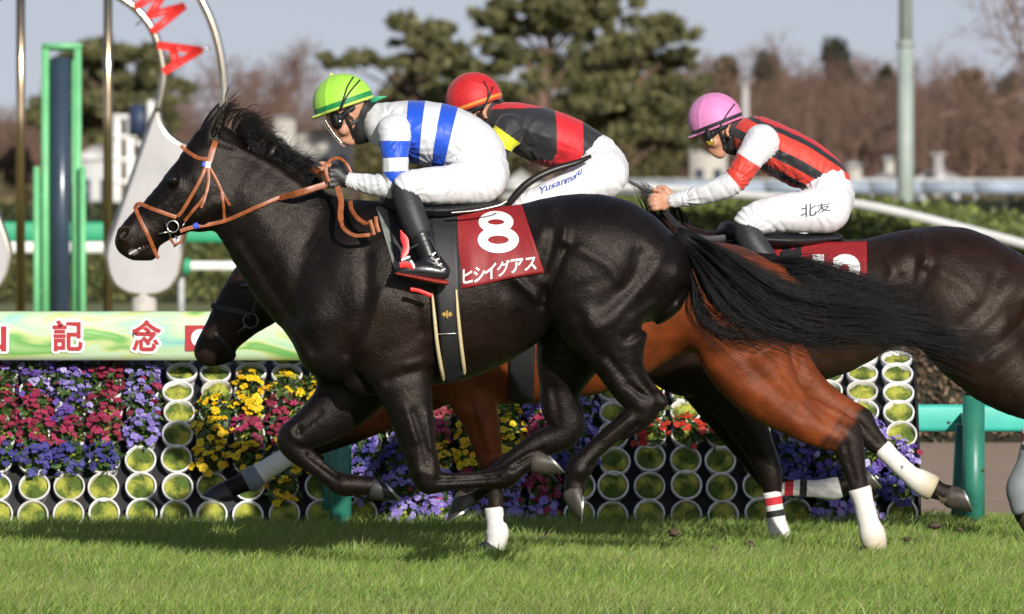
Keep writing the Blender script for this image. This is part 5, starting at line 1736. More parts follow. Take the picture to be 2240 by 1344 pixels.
mane_tufts([
    ([(478, 285), (482, 258), (490, 238), (512, 228), (530, 236)], [(492, 300), (500, 268), (515, 245), (540, 240), (555, 262)]),
    ([(505, 305), (508, 270), (525, 246), (552, 240), (572, 262)], [(520, 318), (530, 290), (545, 268), (566, 262), (580, 285)]),
    ([(525, 318), (535, 285), (552, 262), (578, 262), (598, 254)], [(540, 330), (552, 300), (570, 282), (590, 282), (604, 292)]),
    ([(545, 332), (550, 305), (562, 288), (585, 290), (606, 312)], [(560, 342), (566, 318), (580, 305), (600, 312), (615, 335)]),
    ([(565, 345), (575, 315), (592, 300), (615, 306), (628, 330)], [(585, 356), (592, 330), (606, 318), (624, 328), (630, 352)]),
    ([(590, 358), (600, 335), (612, 322), (632, 326), (640, 345)], [(605, 368), (612, 350), (624, 340), (640, 350), (645, 368)]),
    ([(610, 372), (622, 345), (640, 335), (658, 345), (662, 362)], [(630, 384), (640, 362), (652, 352), (668, 362), (676, 378)]),
    ([(632, 388), (645, 365), (662, 352), (684, 350), (700, 360)], [(650, 398), (662, 378), (678, 370), (694, 376), (704, 390)]),
    ([(652, 400), (668, 380), (688, 372), (706, 380)], [(680, 415), (692, 398), (708, 392), (722, 402)]),
    ([(510, 300), (530, 300), (560, 320), (600, 345)], [(520, 310), (560, 330), (620, 365), (680, 395)]),
    ([(560, 335), (600, 345), (640, 370), (690, 395)], [(570, 345), (610, 362), (660, 390), (720, 415)]),
], Y8, 'mane', horse8, 20, 140, .03, .0010, .018)
mane_tufts([([(478, 270), (462, 272), (446, 290), (432, 310)], [(484, 262), (470, 258), (455, 268), (445, 285)])], Y8, 'forelock', horse8, 60, 40, .03)
mane_tufts([([(1420, 500), (1400, 440), (1385, 405), (1362, 392)], [(1470, 490), (1450, 440), (1425, 415), (1395, 405)]),
            ([(1470, 490), (1460, 445), (1440, 420), (1410, 420)], [(1520, 510), (1510, 480), (1500, 470), (1480, 470)]),
            ([(1440, 470), (1480, 490), (1530, 520), (1590, 535)], [(1450, 480), (1500, 510), (1550, 530), (1600, 540)])], Y3, 'mane', horse3, 70, 130, .04)
mane_tufts([([(640, 560), (700, 540), (760, 560)], [(800, 560), (860, 550), (930, 590)])], Y2, 'mane', horse2, 80, 150, .04)

# ---- bridle, reins, saddle, cloth of the front horse
bridle8 = empty('bridle', P(420, 430, Y8 - .1)); attach(bridle8, horse8)
def st8(name, px, w, off=.005, mat=M_LEATHER, n=5):
    return strap(name, mat, bridle8, on_surface(F8, px, Y8 - .15, off, n), w * .86, Y8, .003)
st8('browband', [(396, 318), (410, 332), (432, 345), (458, 350)], 10)
st8('headpiece', [(472, 308), (464, 332), (457, 356)], 15)
st8('cheek_strap', [(450, 366), (436, 398), (418, 430), (400, 460), (388, 474)], 9)
st8('cheek_strap', [(455, 368), (456, 395), (450, 425), (436, 445), (420, 464), (404, 484)], 8)
st8('cheek_strap', [(452, 420), (446, 440), (440, 455)], 7)
st8('throat_strap', [(458, 366), (474, 395), (488, 425), (503, 450)], 7)
st8('throat_strap', [(484, 420), (489, 450), (491, 486)], 7)
st8('noseband', [(294, 458), (304, 446), (330, 456), (360, 467), (386, 476)], 10)
st8('noseband', [(296, 456), (308, 484), (326, 520), (338, 548), (347, 566)], 10)
st8('brow_tape', [(456, 354), (454, 368)], 13, .008, M_WHITETRIM)
st8('brow_tape', [(447, 354), (444, 364)], 8, .006, M_BLUETRIM)
yb = (F8.surf_px(378, 496, Y8 - .1) or Y8 - .08) - .018
def ring(c, r, tr, Y, tilt=0.0, n=28, sq=1.0):
    a = np.linspace(0, 2 * math.pi, n + 1)
    return [P(c[0] + r * math.cos(q), c[1] + sq * r * math.sin(q), Y + tilt * math.cos(q)) for q in a]
mb = MB(); mb.tube(ring((378, 496), 12.5, 0, yb), .0042, 8, False); mb.tube([P(345, 512, yb + .01), P(368, 508, yb)], .005, 8); mb.tube([P(362, 486, yb), P(373, 520, yb - .004)], .0045, 8)
mb.tube([P(384, 516, yb), P(392, 532, yb), P(380, 540, yb)], .0045, 8); mb.tube([P(404, 486, yb), P(398, 500, yb)], .0035, 8)
mb.build('bit', M_STEEL, bridle8)
mb = MB(); mb.tube([P(372, 522, yb), P(382, 536, yb), P(396, 530, yb), P(402, 514, yb)], .006, 8); mb.build('chin_strap', M_LEATHER, bridle8)
# reins
ry = [yb, yb, (F8.surf_px(490, 486, Y8 - .2) or Y8 - .12) - .012, (F8.surf_px(560, 455, Y8 - .2) or Y8 - .12) - .014, (F8.surf_px(620, 428, Y8 - .2) or Y8 - .12) - .02, Y8 - .19, Y8 - .17]
def free(px, ys, n=5):
    q = spline([(a, b, y) for (a, b), y in zip(px, ys)], n)
    return np.array([P(a, b, c) for a, b, c in q])
strap('rein', M_LEATHER, bridle8, free([(394, 506), (420, 498), (490, 484), (560, 454), (614, 431)], ry[:5]), 8.5, Y8, .003)
strap('rein', M_LEATHER, bridle8, free([(612, 433), (660, 420), (712, 404)], ry[4:]), 13, Y8, .004)
strap('brow_tape', M_BLUETRIM, bridle8, free([(424, 496), (434, 492)], [yb - .006, yb - .006]), 12, Y8)
strap('rein', M_LEATHER, bridle8, free([(738, 408), (746, 440), (745, 475), (752, 500), (775, 515), (800, 515), (820, 512)], [Y8 - .17, Y8 - .2, Y8 - .25, Y8 - .30, Y8 - .32, Y8 - .33, Y8 - .33]), [12] * 12 + [8] * 19, Y8, .003)
strap('rein', M_LEATHER, bridle8, free([(766, 440), (770, 460), (785, 480), (806, 492)], [Y8 - .14, Y8 - .2, Y8 - .26, Y8 - .30]), 9, Y8)
strap('rein', M_LEATHER, bridle8, free([(720, 398), (712, 372), (722, 352), (740, 346), (756, 356), (768, 378)], [Y8 - .19, Y8 - .19, Y8 - .17, Y8 - .13, Y8 - .10, Y8 - .10]), 6.5, Y8, .003)
strap('rein', M_LEATHER, bridle8, free([(672, 368), (690, 374), (708, 382)], [Y8 + .02, Y8 - .03, Y8 - .08]), 11, Y8)
strap('rein_knot', M_LEATHER, bridle8, free([(809, 482), (815, 500), (818, 514)], [Y8 - .345] * 3), 9, Y8, .01)
strap('rein_knot', M_LEATHER, bridle8, free([(822, 474), (824, 492), (829, 508)], [Y8 - .350] * 3), 9, Y8, .01)

saddle8 = empty('saddle', P(900, 500, Y8 - .25)); attach(saddle8, horse8)


def sheet_on(F, Y, corner_rows, nu, nv, off, thick, yg, fixed=None, smooth=6, fold=None):
    """cloth between a top and a bottom pixel polyline, lying on the body"""
    T = spline(corner_rows[0], 12); B = spline(corner_rows[1], 12)
    def res(C, n):
        d = np.concatenate([[0], np.cumsum(np.linalg.norm(np.diff(C, axis=0), axis=1))])
        s = np.linspace(0, d[-1], n)
        return np.stack([np.interp(s, d, C[:, i]) for i in range(2)], 1)
    T, B = res(T, nu), res(B, nu)
    v = np.linspace(0, 1, nv)
    G = T[None] * (1 - v)[:, None, None] + B[None] * v[:, None, None]
    Yd = np.full((nv, nu), np.nan)
    for i in range(nv):
        for j in range(nu):
            y = F.surf_px(G[i, j, 0], G[i, j, 1], yg)
            if y is not None: Yd[i, j] = y
    for i in range(nv):                                  # fill what lies off the body
        bad = np.isnan(Yd[i])
        if bad.any() and not bad.all(): Yd[i, bad] = np.interp(np.nonzero(bad)[0], np.nonzero(~bad)[0], Yd[i, ~bad])
    for i in range(1, nv):
        bad = np.isnan(Yd[i]); Yd[i, bad] = Yd[i - 1, bad]
    Yd[np.isnan(Yd)] = np.nanmin(Yd)
    for _ in range(smooth):
        p = np.pad(Yd, 1, mode='edge')
        Yd = np.minimum(Yd, (p[:-2, 1:-1] + p[2:, 1:-1] + p[1:-1, :-2] + p[1:-1, 2:]) / 4)
    if fold is not None:
        uu, vv = np.meshgrid(np.linspace(0, 1, nu), v)
        Yd = Yd + fold(uu, vv)
    Yd -= off
    V = np.array([[P(G[i, j, 0], G[i, j, 1], Yd[i, j]) for j in range(nu)] for i in range(nv)]).reshape(-1, 3)
    V2 = V + np.array([0, thick, 0])
    n = nu * nv
    Q = []
    for i in range(nv - 1):
        for j in range(nu - 1):
            a = i * nu + j
            Q.append([a, a + nu, a + nu + 1, a + 1]); Q.append([n + a, n + a + 1, n + a + nu + 1, n + a + nu])
    rim = [j for j in range(nu)] + [i * nu + nu - 1 for i in range(1, nv)] + [(nv - 1) * nu + j for j in range(nu - 2, -1, -1)] + [i * nu for i in range(nv - 2, 0, -1)]
    for a, b in zip(rim, rim[1:] + rim[:1]):
        Q.append([a, b, n + b, n + a])
    mb = MB(); mb.add(np.concatenate([V, V2]), Q)

    def at(px, py, lift):
        d = (G[..., 0] - px) ** 2 + (G[..., 1] - py) ** 2
        i = np.argpartition(d.ravel(), 4)[:4]
        w = 1 / (d.ravel()[i] + 1.0)
        return P(px, py, float((Yd.ravel()[i] * w).sum() / w.sum()) - lift)
    return mb, at


M_REDCLOTH = plain('red_number_cloth', (0.25, 0.010, 0.013), 0.6, 0.10, 30, bump=0.25, bscale=30, dist=.006)
M_PRINT = plain('white_print', (0.80, 0.80, 0.79), 0.55, 0.03, 30)
fold8 = lambda u, v: .008 * np.sin(u * 16 + v * 3) * (1 - u) ** 2 * v + .02 * np.clip(.18 - u, 0, 1) / .18 * v - .006 * np.sin(v * 5 + u * 4) * u
mb, at8 = sheet_on(F8, Y8, ([(996, 463), (1040, 460), (1095, 453), (1141, 447)], [(1002, 634), (1060, 622), (1120, 608), (1191, 597)]), 34, 26, .012, .004, Y8 - .25, fold=fold8)
cloth8 = mb.build('number_cloth', M_REDCLOTH, horse8)
eight = text_mesh('8', 0.0)
def ring2d(cx, cy, rx, ry, w, n=44):
    a = np.linspace(0, 2 * math.pi, n, endpoint=False)
    return (np.stack([cx + rx * np.cos(a), cy + ry * np.sin(a)], 1), np.stack([cx + (rx - w) * np.cos(a), cy + (ry - w * .9) * np.sin(a)], 1))
mb = MB()
for k_, (cx_, cy_, rx_, ry_, w_) in enumerate(((1085, 486, 38, 24, 20), (1090, 525, 45, 29, 22))):
    o_, i_ = ring2d(cx_, cy_, rx_, ry_, w_)
    n_ = len(o_)
    V = [at8(a, b, .0035 + .0012 * k_) for a, b in o_] + [at8(a, b, .0035 + .0012 * k_) for a, b in (o_ + i_) / 2] + [at8(a, b, .0035 + .0012 * k_) for a, b in i_]
    mb.add(V, [[r * n_ + j, r * n_ + (j + 1) % n_, (r + 1) * n_ + (j + 1) % n_, (r + 1) * n_ + j] for r in range(2) for j in range(n_)])
mb.build('number', M_PRINT, cloth8)
for ch, bx in zip('ヒシイグアス', [(1012, 588, 1034, 620), (1036, 583, 1060, 617), (1059, 576, 1086, 611), (1087, 570, 1115, 604), (1117, 566, 1145, 597), (1147, 563, 1174, 592)]):
    print_text('lettering', ch, at8, bx, M_PRINT, cloth8, 0.022 if ch != 'グ' else 0.014, .003, (-4, 0))

# girth with cream edges, saddle flap
mb, atg = sheet_on(F8, Y8, ([(938, 466), (968, 465), (1000, 464)], [(972, 838), (992, 836), (1012, 822)]), 8, 40, .016, .008, Y8 - .25)
girth8 = mb.build('girth', M_BLACKSTRAP, saddle8)
for px in ([(945, 640), (950, 690), (956, 750), (964, 800), (971, 836)], [(998, 634), (1002, 690), (1008, 750), (1014, 800), (1016, 820)]):
    pts = on_surface(F8, px, Y8 - .25, .024, 5)
    MB().tube(pts, np.interp(np.linspace(0, 1, len(pts)), [0, .3, .7, .93, 1], [.004, .0075, .0085, .008, .004]), 10).build('girth_piping', M_CREAM, girth8)
mb, atg2 = sheet_on(F8, Y8, ([(950, 730), (975, 729), (1003, 728)], [(953, 734), (978, 733), (1004, 732)]), 6, 2, .020, .003, Y8 - .25)
mb.build('girth_keeper', M_STEEL, girth8)
mb = MB()
for a0 in np.arange(6) * math.pi / 3 + .5:
    q = np.array([(978 + r * 11 * math.cos(a0 + d), 688 + r * 9 * math.sin(a0 + d)) for r, d in ((.25, -.5), (.95, -.22), (.95, .22), (.25, .5))])
    mb.add([atg(a, b, .004) for a, b in q], [[0, 1, 2, 3]])
mb.add([atg(978 + 13 * math.cos(a), 688 + 2.5 * math.sin(a), .0045) for a in np.linspace(0, 2 * math.pi, 8, endpoint=False)], [], [[0, i, i + 1] for i in range(1, 7)])
mb.build('emblem', M_GOLD, girth8)
M_FLAP = plain('grey_saddle_pad', (0.16, 0.17, 0.15), 0.6, 0.25, 40, bump=.2, bscale=80)
mb, _ = sheet_on(F8, Y8, ([(822, 452), (860, 450), (905, 450)], [(842, 520), (868, 600), (900, 605)]), 12, 18, .008, .005, Y8 - .25)
mb.build('saddle_pad', M_FLAP, saddle8)
mb, _ = sheet_on(F8, Y8, ([(846, 448), (890, 450), (945, 452)], [(862, 560), (905, 622), (945, 625)]), 12, 18, .016, .006, Y8 - .25)
mb.build('saddle_flap', M_BLACKSTRAP, saddle8)
SF = Field(*bounds([W([(850, 450, 26, 5), (900, 458, 24, 7), (980, 462, 22, 8), (1085, 448, 20, 6)], Y8)], .03), .007)
SF.chain(W([(850, 446, 22, 4), (890, 456, 20, 6), (980, 460, 18, 7.5), (1085, 446, 12, 6.5)], Y8), 0, 4)
V_, Q_ = SF.mesh(2)
obj('saddle_seat', mk_mesh('saddle_seat', V_, Q_), M_BLACKSTRAP, saddle8)
strap('saddle_edge', M_STEEL, saddle8, free([(988, 466), (1040, 461), (1090, 450), (1108, 441)], [Y8 - .275, Y8 - .27, Y8 - .26, Y8 - .25]), 4, Y8)

# stirrup with its leather
stir8 = empty('stirrup', P(925, 610, Y8 - .42)); attach(stir8, saddle8)
MB().tube([P(866, 600, Y8 - .36), P(890, 548, Y8 - .37), P(940, 520, Y8 - .37), P(960, 560, Y8 - .38), P(962, 628, Y8 - .38)], .005, 8).build('stirrup_iron', M_BLACKSTRAP, saddle8)
bpy.data.objects.remove(stir8)

# bridle of the bay horse
bridle2 = empty('bridle', P(520, 700, Y2 - .1)); attach(bridle2, horse2)
def st2(name, px, w, off=.006, mat=M_BLACKSTRAP):
    return strap(name, mat, bridle2, on_surface(F2, px, Y2 - .15, off, 5), w, Y2)
st2('noseband', [(462, 668), (490, 676), (522, 682), (548, 692)], 12)
st2('cheek_strap', [(585, 580), (568, 630), (552, 690)], 9)
st2('cheek_strap', [(470, 730), (492, 752), (514, 780)], 9)
yb2 = (F2.surf_px(545, 700, Y2 - .1) or Y2 - .08) - .015
mb = MB(); mb.tube(ring((548, 702), 16, 0, yb2), .004, 8, False); mb.tube(ring((565, 670), 8, 0, yb2), .004, 8, False); mb.tube([P(520, 728, yb2), P(540, 712, yb2)], .005, 8)
mb.build('bit', plain('tarnished_steel', (.12, .12, .12), .35, .2, 40, metal=1.0), bridle2)
saddle2 = empty('saddle', P(1200, 560, Y2 - .25)); attach(saddle2, horse2)
mb, _ = sheet_on(F2, Y2, ([(1120, 560), (1150, 560), (1175, 560)], [(1112, 872), (1140, 884), (1168, 876)]), 8, 30, .014, .006, Y2 - .25)
mb.build('girth', M_BLACKSTRAP, saddle2)
mb, at2 = sheet_on(F2, Y2, ([(1180, 530), (1320, 535)], [(1180, 690), (1340, 660)]), 20, 18, .012, .004, Y2 - .25)
mb.build('number_cloth', M_REDCLOTH, horse2)
SF = Field(*bounds([W([(1100, 500, 26, 5), (1150, 512, 24, 7), (1250, 515, 22, 8), (1310, 505, 20, 6)], Y2)], .03), .008)
SF.chain(W([(1090, 498, 22, 4), (1140, 512, 20, 6), (1230, 515, 18, 7.5), (1310, 505, 12, 6.5)], Y2), 0, 4)
V_, Q_ = SF.mesh(2)
obj('saddle_seat', mk_mesh('saddle_seat', V_, Q_), M_BLACKSTRAP, saddle2)

# cloth and saddle of the dark brown horse
saddle3 = empty('saddle', P(1700, 560, Y3 - .25)); attach(saddle3, horse3)
mb, at3 = sheet_on(F3, Y3, ([(1690, 524), (1740, 530), (1800, 530), (1896, 528)], [(1700, 720), (1780, 722), (1840, 725), (1898, 720)]), 30, 26, .012, .004, Y3 - .25,
                   fold=lambda u, v: .006 * np.sin(u * 14 + v * 5) * v)
cloth3 = mb.build('number_cloth', M_REDCLOTH, horse3)
print_text('number', '12', at3, (1778, 556, 1888, 650), M_PRINT, cloth3, 0.045, .003)
mb, _ = sheet_on(F3, Y3, ([(1705, 518), (1730, 517), (1752, 516)], [(1712, 845), (1735, 848), (1760, 842)]), 7, 26, .018, .006, Y3 - .25)
mb.build('girth', M_BLACKSTRAP, saddle3)
mb, _ = sheet_on(F3, Y3, ([(1590, 505), (1640, 512), (1695, 518)], [(1600, 620), (1650, 668), (1695, 664)]), 12, 16, .012, .006, Y3 - .25)
mb.build('saddle_flap', M_BLACKSTRAP, saddle3)
SF = Field(*bounds([W([(1600, 510, 26, 5), (1650, 520, 24, 7), (1750, 528, 22, 8), (1850, 520, 20, 6)], Y3)], .03), .008)
SF.chain(W([(1590, 506, 22, 4), (1640, 520, 20, 6), (1730, 526, 16, 7.5), (1835, 521, 9, 6.5)], Y3), 0, 4)
V_, Q_ = SF.mesh(2)
obj('saddle_seat', mk_mesh('saddle_seat', V_, Q_), M_BLACKSTRAP, saddle3)
strap('rein', M_BLACKSTRAP, saddle3, free([(1375, 396), (1400, 410), (1436, 430)], [Y3 - .03] * 3), 7, Y3)
strap('rein', M_BLACKSTRAP, saddle3, free([(1448, 455), (1490, 500), (1540, 522), (1590, 520)], [Y3 - .1, Y3 - .17, Y3 - .2, Y3 - .2]), 13, Y3)
bridle3 = empty('bridle', P(1200, 650, Y3 - .1)); attach(bridle3, horse3)
strap('noseband', M_BLACKSTRAP, bridle3, on_surface(F3, [(1160, 640), (1190, 655), (1215, 690)], Y3 - .15, .006, 5), 10, Y3)
strap('cheek_strap', M_BLACKSTRAP, bridle3, on_surface(F3, [(1270, 560), (1250, 610), (1215, 680)], Y3 - .15, .006, 5), 9, Y3)
# ------------------------------------------------------------------ jockeys
M_SKIN = plain('skin', (0.50, 0.25, 0.155), 0.5, 0.12, 30, bump=.15, bscale=120, dist=.002, sss=0.0, spec=.4)
M_BREECH = plain('white_breeches', (0.70, 0.69, 0.70), 0.65, 0.03, 30, bump=.5, bscale=11, dist=.010, stretch=(2.6, 1, .7), sheen=.05)
M_BOOT = plain('black_boot_leather', (0.012, 0.012, 0.014), 0.3, 0.3, 40, bump=.2, bscale=30, dist=.004, spec=.6)
M_BOOTTOP = plain('grey_gaiter', (0.022, 0.022, 0.024), 0.55, 0.3, 40, bump=.4, bscale=120, dist=.002)
M_SOLE = plain('red_rubber_sole', (0.30, 0.025, 0.015), 0.5, 0.2, 50)
M_REDPATCH = plain('red_boot_patch', (0.60, 0.015, 0.015), 0.4, 0.1, 40)
M_BLACK = plain('black_fabric', (0.010, 0.010, 0.011), 0.6, 0.3, 50, bump=.3, bscale=90, dist=.002)
M_LENS = plain('dark_goggle_lens', (0.01, 0.01, 0.012), 0.12, 0.1, 20, spec=.8)
M_LENSA = plain('amber_goggle_lens', (0.30, 0.20, 0.02), 0.15, 0.2, 20, spec=.8)
M_GLOVE = plain('black_glove', (0.014, 0.014, 0.015), 0.5, 0.3, 60, bump=.4, bscale=60, dist=.003)
m_, t_, b_, N_, L_ = nt('clear_visor')
setin(b_, trans=1.0, rough=0.05, ior=1.2)
b_.inputs['Base Color'].default_value = (0.9, 0.95, 0.95, 1)
M_VISOR = m_
M_CREASE = plain('grey_seam_thread', (0.35, 0.35, 0.37), 0.7, 0.1, 40)
M_BLUEINK = plain('blue_print', (0.05, 0.08, 0.32), 0.6, 0.1, 40)
M_BLACKINK = plain('black_print', (0.03, 0.03, 0.035), 0.6, 0.1, 40)


def solid(name, mat, parent, chains, Y, h=.0048, k=.02, relief=None, ells=(), smooth=2, cuts=(), attr=None, fans=(), noise=0.0):
    """mesh of blended limbs in pixel stations"""
    rows = [W(c, Y) for c in chains]
    b = list(rows)
    for c, r, rot in ells:
        p = P(*c[:2], Y + c[2]); m = max(r)
        b.append(np.array([[p[0], p[1], p[2], m, 1]]))
    F = Field(*bounds(b, .03), h)
    for r in rows: F.chain(r, k, 4)
    for c, r, rot in ells:
        F.ell(P(c[0], c[1], Y + c[2]), r, rot, k)
    if relief: F.relief(relief, Y)
    for p, n in cuts: F.plane_cut(p, n)
    V, Q = F.mesh(smooth)
    me = mk_mesh(name, V, Q)
    X = V[:, 0] * FPX / Y + CX
    Z = HY + (CH - V[:, 2]) * FPX / Y
    if fans or noise:                                   # creases that radiate from armpit, elbow, hip and knee
        nn = np.zeros(len(V) * 3, np.float32); me.vertices.foreach_get('normal', nn); nn = nn.reshape(-1, 3)
        g = np.random.default_rng(len(V))
        low = sum(np.sin(V @ (g.normal(size=3) * 26) + g.uniform(0, 6)) for _ in range(5)) / 5
        dsp = noise * .001 * (sum(np.sin(V @ (g.normal(size=3) * 55) + g.uniform(0, 6)) for _ in range(6)) / 3 + low)
        for fx, fz, R, cnt, amp in fans:
            r = np.hypot(X - fx, Z - fz); ph = np.arctan2(Z - fz, X - fx)
            rid = 1 - np.abs(np.sin(ph * cnt * .5 + 2.2 * low + r * .012)) * 2
            dsp += amp * .001 * rid * np.exp(-(r / R) ** 2) * np.clip(r / 14, 0, 1) * (.65 + .7 * low)
        V = V + nn * dsp[:, None]
        me.vertices.foreach_set('co', V.astype(np.float32).ravel()); me.update()
    if attr is not None: fattr(me, 'u', attr(X, Z, V[:, 1] - Y))
    return obj(name, me, mat, parent), F


def along(poly):
    """0..1 position along a pixel polyline of the nearest point"""
    q = spline(poly, 4)[:, :2]
    d = np.concatenate([[0], np.cumsum(np.linalg.norm(np.diff(q, axis=0), axis=1))])
    def fn(X, Z, D):
        best = np.full(len(X), 1e9); u = np.zeros(len(X))
        for i in range(len(q) - 1):
            e = q[i + 1] - q[i]
            t = ((X - q[i][0]) * e[0] + (Z - q[i][1]) * e[1]) / (e @ e + 1e-9)
            t = np.clip(t, 0 if i else -2, 1)
            dd = (X - q[i][0] - t * e[0]) ** 2 + (Z - q[i][1] - t * e[1]) ** 2
            m = dd < best
            best[m] = dd[m]; u[m] = (d[i] + t[m] * (d[i + 1] - d[i])) / d[-1]
        return np.clip(u, 0, 1)
    return fn


def shrink(ch, f=.86): return [(c[0], c[1], c[2] * f) + tuple(c[3:]) for c in ch]


def far(ch, dy=None, dx=0, dz=0):
    """the same limb on the other side of the body"""
    return [(c[0] + dx, c[1] + dz, c[2], c[3] if len(c) > 3 else 1, -(c[4] if len(c) > 4 else 0)) for c in ch]


def jockey(label, Y, S, base):
    root = empty('person', P(base[0], base[1], Y), label, 'jockey', 'jockeys crouched over their horses')
    cap_c, cap_r, cap_rot = S['cap']
    # body: one continuous figure, most of it under the clothes
    chains = [shrink(S['torso']), S['neck']] + S['head'] + [shrink(S['arm'], .8), far(shrink(S['arm'], .8)), shrink(S['thigh'], .85), far(shrink(S['thigh'], .85)), shrink(S['shin'], .8), far(shrink(S['shin'], .8))] + S['hand'] + [far(c, dx=S.get('hdx', -16), dz=-6) for c in S['hand']]
    body, BF = solid('body', M_SKIN, root, chains, Y, .0064, .010, relief=S.get('face_relief'))
    jacket, JF = solid('jacket', S['m_torso'], root, [S['torso'], S['collar']], Y, .006, .025, relief=S.get('torso_relief'), attr=S['torso_u'], fans=S['torso_fans'], noise=.8)
    for s in (1, -1):
        ch = S['arm'] if s == 1 else far(S['arm'])
        solid('sleeve', S['m_sleeve'], jacket, [ch], Y, .0052, .01, relief=S.get('arm_relief'), attr=along(S['arm']), fans=S['arm_fans'], noise=.8)
    br, RF = solid('breeches', M_BREECH, root, [S['pelvis'], S['thigh'], far(S['thigh'])], Y, .0058, .035, relief=S.get('breech_relief'), fans=S['breech_fans'], noise=.6)
    for s in (1, -1):
        f = (lambda c: c) if s == 1 else far
        bt, _ = solid('boot', M_BOOT, root, [f(S['shin']), f(S['foot'])], Y, .0048, .015)
        solid('boot_sole', M_SOLE, bt, [f(S['sole'])], Y, .004, .01)
        solid('gaiter', M_BOOTTOP, bt, [[(c[0], c[1], c[2] + 1.5) + tuple(c[3:]) for c in f(S['shin'][:3])]], Y, .0048, .01)
    # helmet
    k = Y / FPX
    cz = P(*cap_c, Y)
    F = Field(np.array(cz) - .17, np.array(cz) + .17, .004)
    F.ell(cz, (cap_r[0] * k, cap_r[1] * k, cap_r[2] * k), cap_rot, 0)
    for c in S.get('cap_extra', []): F.chain(W(c, Y), .012, 3)
    p0, p1 = np.array(S['brim'][0], float), np.array(S['brim'][1], float)
    d = (p1 - p0) / np.linalg.norm(p1 - p0)
    nrm = np.array([-d[1], d[0]])                     # pixel normal that points down, out of the cap
    if nrm[1] < 0: nrm = -nrm
    F.plane_cut(P(*p0, Y), (nrm[0], 0, -nrm[1]), .006)
    F.relief([(s, 2.2, 2.2) for s in S['cap_seams']], Y)
    if S.get('peak'): F.chain(W(S['peak'], Y), .006, 3)
    V, Q = F.mesh(2)
    me = mk_mesh('helmet', V, Q)
    X = V[:, 0] / k + CX; Z = HY + (CH - V[:, 2]) / k
    fattr(me, 'u', np.clip(-((X - p0[0]) * nrm[0] + (Z - p0[1]) * nrm[1]) / 100.0, 0, 1))
    helmet = obj('helmet', me, S['m_cap'], root)
    for sp in S['cap_straps']:
        pts = on_surface(F, sp, Y - .08, .003, 5)
        MB().tube(pts, .0034, 6).build('goggle_strap', M_BLACK, helmet)
    MB().lathe([(.0001, .006), (.006, .005), (.009, .001), (.009, -.004)], 12, loc=P(*S['button'], Y)).build('cap_button', S['m_cap'], helmet)
    # neck cover, goggles
    solid('neck_cover', M_BLACK, root, S['hood'], Y, .0045, .012)
    gg, _ = solid('goggles', M_BLACK, root, S['goggles'], Y, .004, .008)
    mb = MB()
    lx, ly = S['lens']
    yl = Y + S['lens_y']
    mb.lathe([(.0001, -.006), (.012, -.005), (.019, -.001), (.019, .006)], 16, M=((1, 0, 0), (0, 0, 1), (0, -1, 0)), loc=P(lx, ly, yl))
    mb.build('goggle_lens', S.get('m_lens', M_LENS), gg)
    for sp in S.get('chin_straps', []):
        pts = on_surface(BF, sp, Y - .1, .006, 4)
        strap('chin_strap', M_BLACK, helmet, pts, 8, Y, .004)
    return root, body, jacket, br, BF, JF, RF, F


def hand_px(cx, cy, yo, dirx, fr=5.0, rows=(-18, -6, 6, 18), palm=17):
    """a closed hand gripping a rein: palm, four curled fingers, thumb along the top; cx, cy = middle of the palm"""
    H = [[(cx + 10 * -dirx, cy, palm - 1, .55, yo), (cx, cy - 8, palm - 3, .6, yo), (cx + 6 * dirx, cy, palm, .6, yo), (cx, cy + 9, palm - 4, .6, yo)]]
    for i, r in enumerate(rows):
        L = (24, 28, 26, 20)[i]
        H.append([(cx + 6 * dirx, cy + r * .85, fr + .6, 1, yo - .018), (cx + (6 + L * .5) * dirx, cy + r, fr + .6, 1, yo - .026), (cx + (6 + L * .85) * dirx, cy + r + 1, fr, 1, yo - .012),
                  (cx + (6 + L * .80) * dirx, cy + r + 2, fr, 1, yo + .012), (cx + (4 + L * .35) * dirx, cy + r + 2, fr - .6, 1, yo + .022)])
    H.append([(cx - 4 * dirx, cy - 14, fr + 1, 1, yo - .005), (cx + 6 * dirx, cy - 24, fr + .8, 1, yo + .004), (cx + 20 * dirx, cy - 25, fr - .2, 1, yo + .006)])
    return H


WHT = (0.70, 0.70, 0.71); BLU = (0.012, 0.085, 0.60); RED = (0.62, 0.014, 0.022); BLK = (0.018, 0.018, 0.021); YEL = (0.75, 0.72, 0.02); ORG = (0.66, 0.045, 0.025)

